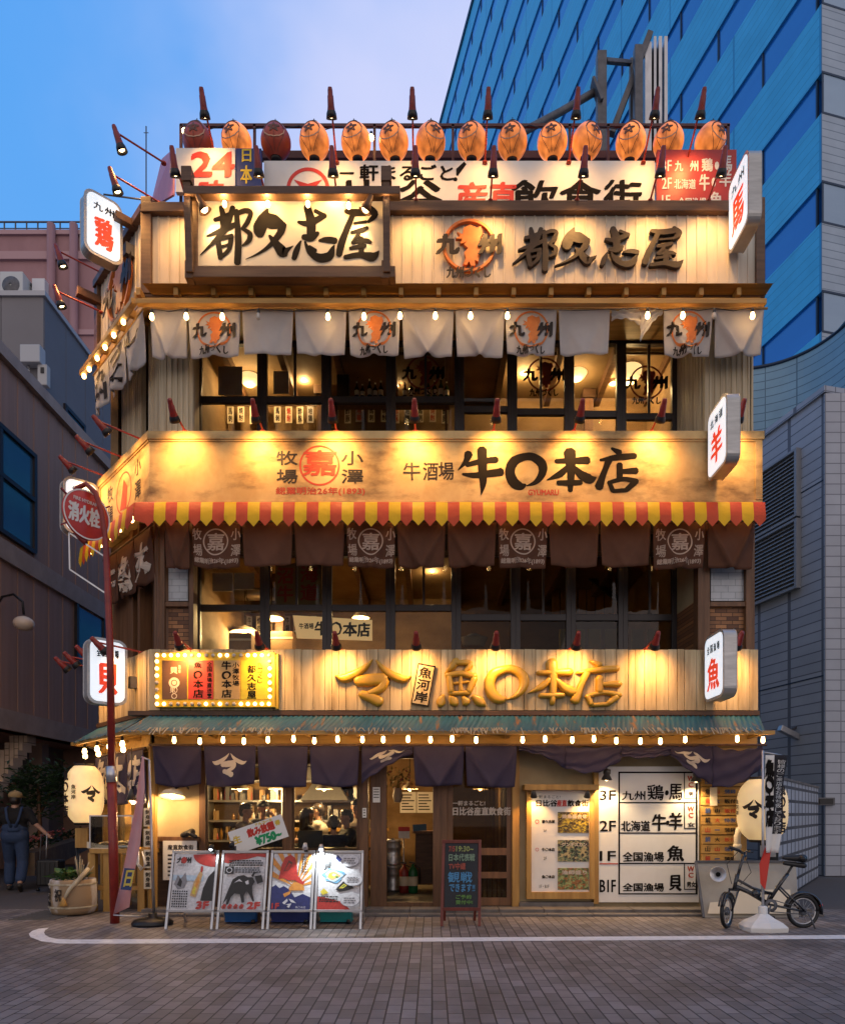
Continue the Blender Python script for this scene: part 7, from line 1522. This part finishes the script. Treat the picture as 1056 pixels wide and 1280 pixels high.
# red hydrant sign pole
yb = GY(1154); t = sign('hydrant_sign', 'tall red pole with round red and white fire hydrant sign', (X(144,yb),yb,0)); m = MB()
m.tube([P3(144,1154,yb),P3(142,1060,yb),P3(140,975,yb)],.055,14); m.build('pole_base', K['red'], t); m = MB(); m.tube([P3(140,978,yb),P3(139,958,yb)],.062,14); m.build('collar', K['alu'], t)
m = MB(); m.tube([P3(140,960,yb),P3(138,810,yb),P3(134,710,yb),P3(132,672,yb),P3(127.5,640,yb),P3(120,616,yb),P3(108,605,yb),P3(97,610,yb),P3(88,625,yb),P3(86,640,yb),P3(90,656,yb),P3(100,672,yb),P3(108,679,yb)],[.045,.042,.04]+[.032]*10,12); m.build('pole', K['red'], t)
Mh = Matrix.Translation(Q(108,644,yb)) @ Matrix.Rotation(R(56),4,'Z'); m = MB(Mh); m.lathe([(0,-.02),(.285,-.02),(.30,-.012),(.30,.012),(.285,.02),(0,.02)],(0,0,0),(0,1,0),36); m.build('disc', mat('sign_red',(.52,.04,.028),(.46,.035,.025),(5,5,5),.4), t)
m = MB(Mh); ring(m,0,0,.30,.018,-.024,40); text(m,'消火栓',-.23,.16,-.12,.10,-.025,bold=.012); text(m,'FIRE HYDRANT',-.17,.17,.14,.18,-.025,bold=.002); m.build('lettering', K['white'], t)
m = MB(Mh); 
for a in (35,145,215,325): m.bar((.30*math.cos(R(a)),0,.30*math.sin(R(a))),(.38*math.cos(R(a)),0,.38*math.sin(R(a))),.02,.02)
m.build('stay', K['red'], t)
m = MB(); q=[P3(87,666,yb),P3(133,697,yb),P3(133,742,yb),P3(88,712,yb)]
for a,b in zip(q,q[1:]+q[:1]): m.bar(a,b,.018,.018)
m.build('empty_frame', K['alu'], t)
# banner flags
yb = -1.05; t = thing('banner_flag', 'pink narrow banner hanging from a grey pole at the left corner', 'banner', (X(189,yb),yb,0)); m = MB(); m.tube([P3(193,1146,yb),P3(190,1060,yb),P3(187,950,yb)],[.02,.018,.014],8); m.tube([P3(187,950,yb),P3(177,946,yb)],.01,6); m.tube([P3(193,1146,yb),P3(142,1144,yb-.25)],.008,6); m.build('pole', K['alu'], t)
MB().lathe([(0,0),(.23,0),(.24,.03),(.2,.07),(.05,.09),(.05,.14),(0,.14)],(X(193,yb),yb-.05,0),(0,0,1),24).build('rubber_base', K['black'], t)
Lf = [(178,945),(173,978),(170.5,1002),(161,1053),(151.5,1101),(142,1143)]; Rt = [(180,947),(181,985),(179.5,1003),(175.5,1055),(166,1100),(162,1134)]
m = MB(); n = len(Lf); m.add([P3(a,b,yb-.05) for a,b in Lf]+[P3(a,b,yb-.28+.03*math.sin(i*2)) for i,(a,b) in enumerate(Rt)],[(i,i+1,n+i+1,n+i) for i in range(n-1)],True); fl = m.build('banner_cloth', mat('pink_cloth',(.70,.33,.33),(.74,.46,.45),(2,2,2),.8,trans=(.6,.3,.3)), t, solid=.003)
m = MB(); poly_px(m,[(156,1085),(169,1086),(164,1113),(151,1112)],yb-.33); m.build('blue_block', mat('blue_cloth',(.03,.05,.14),None), fl); m = MB(); ptext(m,'日',155,164,1088,1108,yb-.336,bold=.008,slant=.2); m.build('lettering', mat('cloth_yellow',(.55,.42,.08),None), fl)
yb = -1.50; t = thing('banner_flag', 'black and white banner on a pole in a white water base beside the bicycle', 'banner', (X(953,yb),yb,0)); m = MB(); m.tube([P3(953,1146,yb),P3(953,938,yb)],[.018,.014],8); m.tube([P3(953,940,yb),P3(976,944,yb)],.008,6); m.build('pole', K['alu'], t)
m = MB(); x = X(953,yb); m.add([(x+a*s_,yb+b*s_,z) for s_,z in ((1,0),(1.02,.05),(.8,.10),(.5,.14),(.22,.19)) for a,b in ((-.21,-.17),(.0,-.21),(.21,-.17),(.23,.0),(.21,.17),(0,.21),(-.21,.17),(-.23,0))],[(8*i+j,8*i+(j+1)%8,8*i+8+(j+1)%8,8*i+8+j) for i in range(4) for j in range(8)]+[tuple(range(32,40))]); m.lathe([(.05,.18),(.05,.27),(.035,.28),(.0,.28)],(x,yb,0),(0,0,1),14); m.build('water_base', K['white'], t, bevel=.006)
nx, nz = 10, 26; m = MB(); ws = []
def flagp(u, v): 
    w_ = .27*(1-.5*v**1.5); th = R(4+16*math.sin(v*5)); return (x+.02+w_*u*math.cos(th)*1.0, yb-.02+w_*u*math.sin(th)*.5+.02*math.sin(u*7+v*4), Z(944,yb)-1.12*v)
m.add([flagp(a/nx,b/nz) for b in range(nz+1) for a in range(nx+1)],[(b*(nx+1)+a,b*(nx+1)+a+1,(b+1)*(nx+1)+a+1,(b+1)*(nx+1)+a) for b in range(nz) for a in range(nx)],True); m.m = [1 if (i % nx) >= 4 and i//nx < 21 else 0 for i in range(nx*nz)]; fl = m.build('banner_cloth', [K['white'], mat('black_cloth',(.02,.018,.022),None,rough=.85)], t, solid=.003)
m = MB(); s_='皆様のご来店をお待ち致しております'; 
for i,ch in enumerate(s_): 
    v=.05+i*.045; q=MB(); text(q,ch,.50,.92,-(v+.040),-v,0,bold=.0); q.map(lambda p: tuple(Vector(flagp(p[0],-p[2]))+Vector((0,-.012,0)))); m.add(q.v,q.f)
m.build('lettering', K['white'], fl); m=MB()
for i,ch in enumerate('魚〇本店'): q=MB(); text(q,ch,.02,.38,-(.06+i*.17+.15),-(.06+i*.17),0,bold=.035); q.map(lambda p: tuple(Vector(flagp(p[0],-p[2]))+Vector((0,-.012,0)))); m.add(q.v,q.f)
m.build('black_lettering', K['ink'], fl)
m = MB(); m.add([flagp(0,.93),flagp(.5,.92),(x+.03,yb-.03,Z(1100,yb)),(x+.01,yb-.03,Z(1112,yb)),(x-.04,yb-.02,Z(1104,yb)),(x-.05,yb-.02,Z(1080,yb))],[(0,1,2,3,4,5)]); m.build('red_tail', K['redink'], t, solid=.003)
# grey panel leaning behind the bicycle, with a horn speaker
yb = -.55; t = thing('leaning_panel', 'grey metal panel leaning on the wall behind the bicycle', 'panel', (X(935,yb),yb,0)); m = MB(); m.add([P3(879,1147,yb),P3(998,1147,yb),P3(994,1077,yb+.35),P3(869,1077,yb+.35)],[(0,1,2,3)]); m.build('sheet', mat('grey_panel',(.34,.31,.26),(.27,.245,.21),(3,3,3),.5), t, solid=.05); m = MB(); m.add([P3(884,1142,yb-.02),P3(990,1142,yb-.02),P3(987,1112,yb+.13),P3(925,1112,yb+.13),P3(915,1126,yb+.06),P3(887,1128,yb+.05)],[(0,1,2,3,4,5)]); m.build('lower_plate', K['cream'], t)
m = MB()
for a,b in (((869,1077),(994,1077)),): m.bar(P3(a[0],a[1],yb+.34),P3(b[0],b[1],yb+.34),.03,.03)
m.bar(P3(869,1077,yb+.34),P3(879,1147,yb-.01),.03,.03); m.build('edge', K['steel'], t)
p = Q(897,1093,-.45); t = thing('horn_speaker', 'small horn shaped loudspeaker in front of the leaning panel', 'speaker', p); MB().lathe([(.03,-.10),(.04,0),(.06,.05),(.10,.09),(.095,.09),(.03,.02)],p,(-.35,-.9,.1),18).build('horn', K['alu'], t); MB().ball(tuple(p+Vector((.03,.08,0))),.05,10,8).build('driver', K['black'], t)
# folding bicycle
yb = GY(1160)+.02; t = thing('folding_bicycle', 'small black folding bicycle parked behind the striped banner', 'bicycle', (X(955,yb),yb,0)); Bk = lambda a, b, d=0: P3(a,b,yb+d); bp = mat('black_gloss',(.012,.012,.014),None,rough=.2,spec=.6,coat=.4)
def wheel(cx, cy, r, turn):
    c = Q(cx,cy,yb); ax = Vector((math.sin(R(turn)),-math.cos(R(turn)),0)); s_ = Vector((math.cos(R(turn)),math.sin(R(turn)),0)); cir = lambda rr_, n: [c+s_*rr_*math.cos(2*math.pi*k/n)+Vector((0,0,rr_*math.sin(2*math.pi*k/n))) for k in range(n+1)]
    w = MB().tube(cir(.028,12),.025,8).build('wheel', K['steel'], t); m = MB(); m.tube(cir(r-.022,32),.022,10); m.build('tyre', K['black'], w); m = MB(); m.tube(cir(r-.05,32),.009,6); m.build('rim', K['alu'], w); m = MB()
    for k in range(16): a = 2*math.pi*k/16; m.tube([c+ax*.02*(-1)**k, c+s_*(r-.05)*math.cos(a)+Vector((0,0,(r-.05)*math.sin(a)))],.0016,4)
    m.build('spokes', K['alu'], w); return c, s_, ax
r = .20; fc_, fs, fa = wheel(908,1139,r,50); rc, rs, ra = wheel(1003,1139,r,4)
hd = Q(921,1098,yb)
m = MB(); m.tube([hd+Vector((0,0,.05)),Q(917,1112,yb)],.022,10); 
for q in (-1,1): m.tube([Q(917,1112,yb)+fa*.05*q, fc_+fa*.055*q],.012,8)
m.bar(Q(917,1112,yb)+fa*.06,Q(917,1112,yb)-fa*.06,.03,.03); m.build('fork', bp, t)
m = MB(); m.tube([Q(919,1108,yb),Q(935,1115,yb),Q(957,1128,yb)],.026,12); m.tube([Q(922,1100,yb),Q(940,1110,yb),Q(966,1118,yb)],.016,10); m.tube([Q(957,1132,yb),Q(975,1104,yb),Q(984,1092,yb)],.021,12); m.tube([Q(972,1108,yb)+Vector((0,.05,0)),rc+Vector((0,.06,0))],.011,8); m.tube([Q(972,1108,yb)-Vector((0,.05,0)),rc-Vector((0,.06,0))],.011,8); m.tube([Q(958,1130,yb)+Vector((0,.05,0)),rc+Vector((0,.06,0))],.012,8); m.tube([Q(958,1130,yb)-Vector((0,.05,0)),rc-Vector((0,.06,0))],.012,8); m.lathe([(0,-.035),(.045,-.035),(.045,.035),(0,.035)],Q(944,1117,yb),(0,1,0),14); m.build('frame', bp, t)
m = MB(); m.tube([hd,Q(924,1085,yb),Q(930,1066,yb)],.017,10); m.tube([Q(930,1067,yb)+Vector((-.02,-.26,.03)),Q(927,1066,yb)+Vector((0,-.12,.03)),Q(930,1066,yb),Q(931,1067,yb)+Vector((0,.14,.02)),Q(938,1068,yb)+Vector((0,.27,.02))],.011,8); m.build('handlebar', bp, t); 
m = MB(); m.tube([Q(902,1058,yb)+Vector((0,-.2,0)),Q(914,1062,yb)+Vector((0,-.2,0)),Q(924,1066,yb)+Vector((0,-.08,0))],.017,8); m.tube([Q(933,1070,yb)+Vector((0,.1,0)),Q(940,1071,yb)+Vector((0,.18,0))],.016,8); m.build('grip', K['black'], t); m = MB(); m.tube([Q(915,1064,yb)+Vector((0,-.15,0)),Q(908,1080,yb),Q(914,1105,yb)],.004,5); m.tube([Q(930,1068,yb),Q(936,1090,yb)+Vector((0,-.05,0)),Q(925,1106,yb)],.004,5); m.build('brake_cable', K['black'], t)
m = MB(); m.tube([Q(975,1106,yb),Q(991,1080,yb)],.014,10); m.build('seat_post', K['blackm'], t)
m = MB(); caps(m,Q(979,1072.5,yb),Q(1003,1073,yb),.022,.05); caps(m,Q(1000,1073,yb)+Vector((0,-.05,0)),Q(1000,1073,yb)+Vector((0,.05,0)),.035,.035); remesh(m.build('saddle', K['black'], t), .01); m = MB(); caps(m,Q(980,1079,yb),Q(1004,1082,yb),.025,.035); remesh(m.build('saddle_bag', K['black'], t), .01)
def arcp(c, s_, rr_, a0, a1, n=12): return [c+s_*rr_*math.cos(R(a0+(a1-a0)*k/n))+Vector((0,0,rr_*math.sin(R(a0+(a1-a0)*k/n)))) for k in range(n+1)]
m = MB()
for q in (-.03,-.01,.01,.03): m.tube([p+Vector((0,q,0)) for p in arcp(rc,rs,r+.02,-10,165)],.011,5)
m.build('rear_mudguard', bp, t); m = MB()
for q in (-.025,0,.025): m.tube([p+fa*q for p in arcp(fc_,fs,r+.02,20,160)],.011,5)
m.build('front_mudguard', bp, t)
cr = Q(960,1131,yb)-Vector((0,.06,0)); m = MB(); m.lathe([(.04,-.005),(.075,-.005),(.075,.005),(.04,.005)],cr,(0,1,0),24); m.tube([cr,cr+Vector((-.05,-.02,-.12))],.010,6); m.tube([cr+Vector((0,.13,0)),cr+Vector((.05,.14,.12))],.010,6); m.build('crankset', K['steel'], t); m = MB(); m.box(cr.x-.10,cr.x-.01,cr.y-.12,cr.y-.03,cr.z-.14,cr.z-.11); m.box(cr.x,cr.x+.09,cr.y+.15,cr.y+.24,cr.z+.11,cr.z+.14); m.build('pedal', K['black'], t)
m = MB(); m.tube([cr+Vector((0,0,.072)),rc+Vector((0,-.06,.03))],.006,5); m.tube([cr+Vector((0,0,-.072)),rc+Vector((0,-.06,-.03))],.006,5); m.build('chain', K['steel'], t); m = MB(); m.tube([rc+Vector((.02,-.08,0)),(rc.x+.07,rc.y-.14,.008)],.010,6); m.build('kickstand', K['steel'], t); m = MB(); m.ball(tuple(rc+Vector((.215,0,.07))),.02,8,6); m.build('rear_reflector', K['redink'], t)
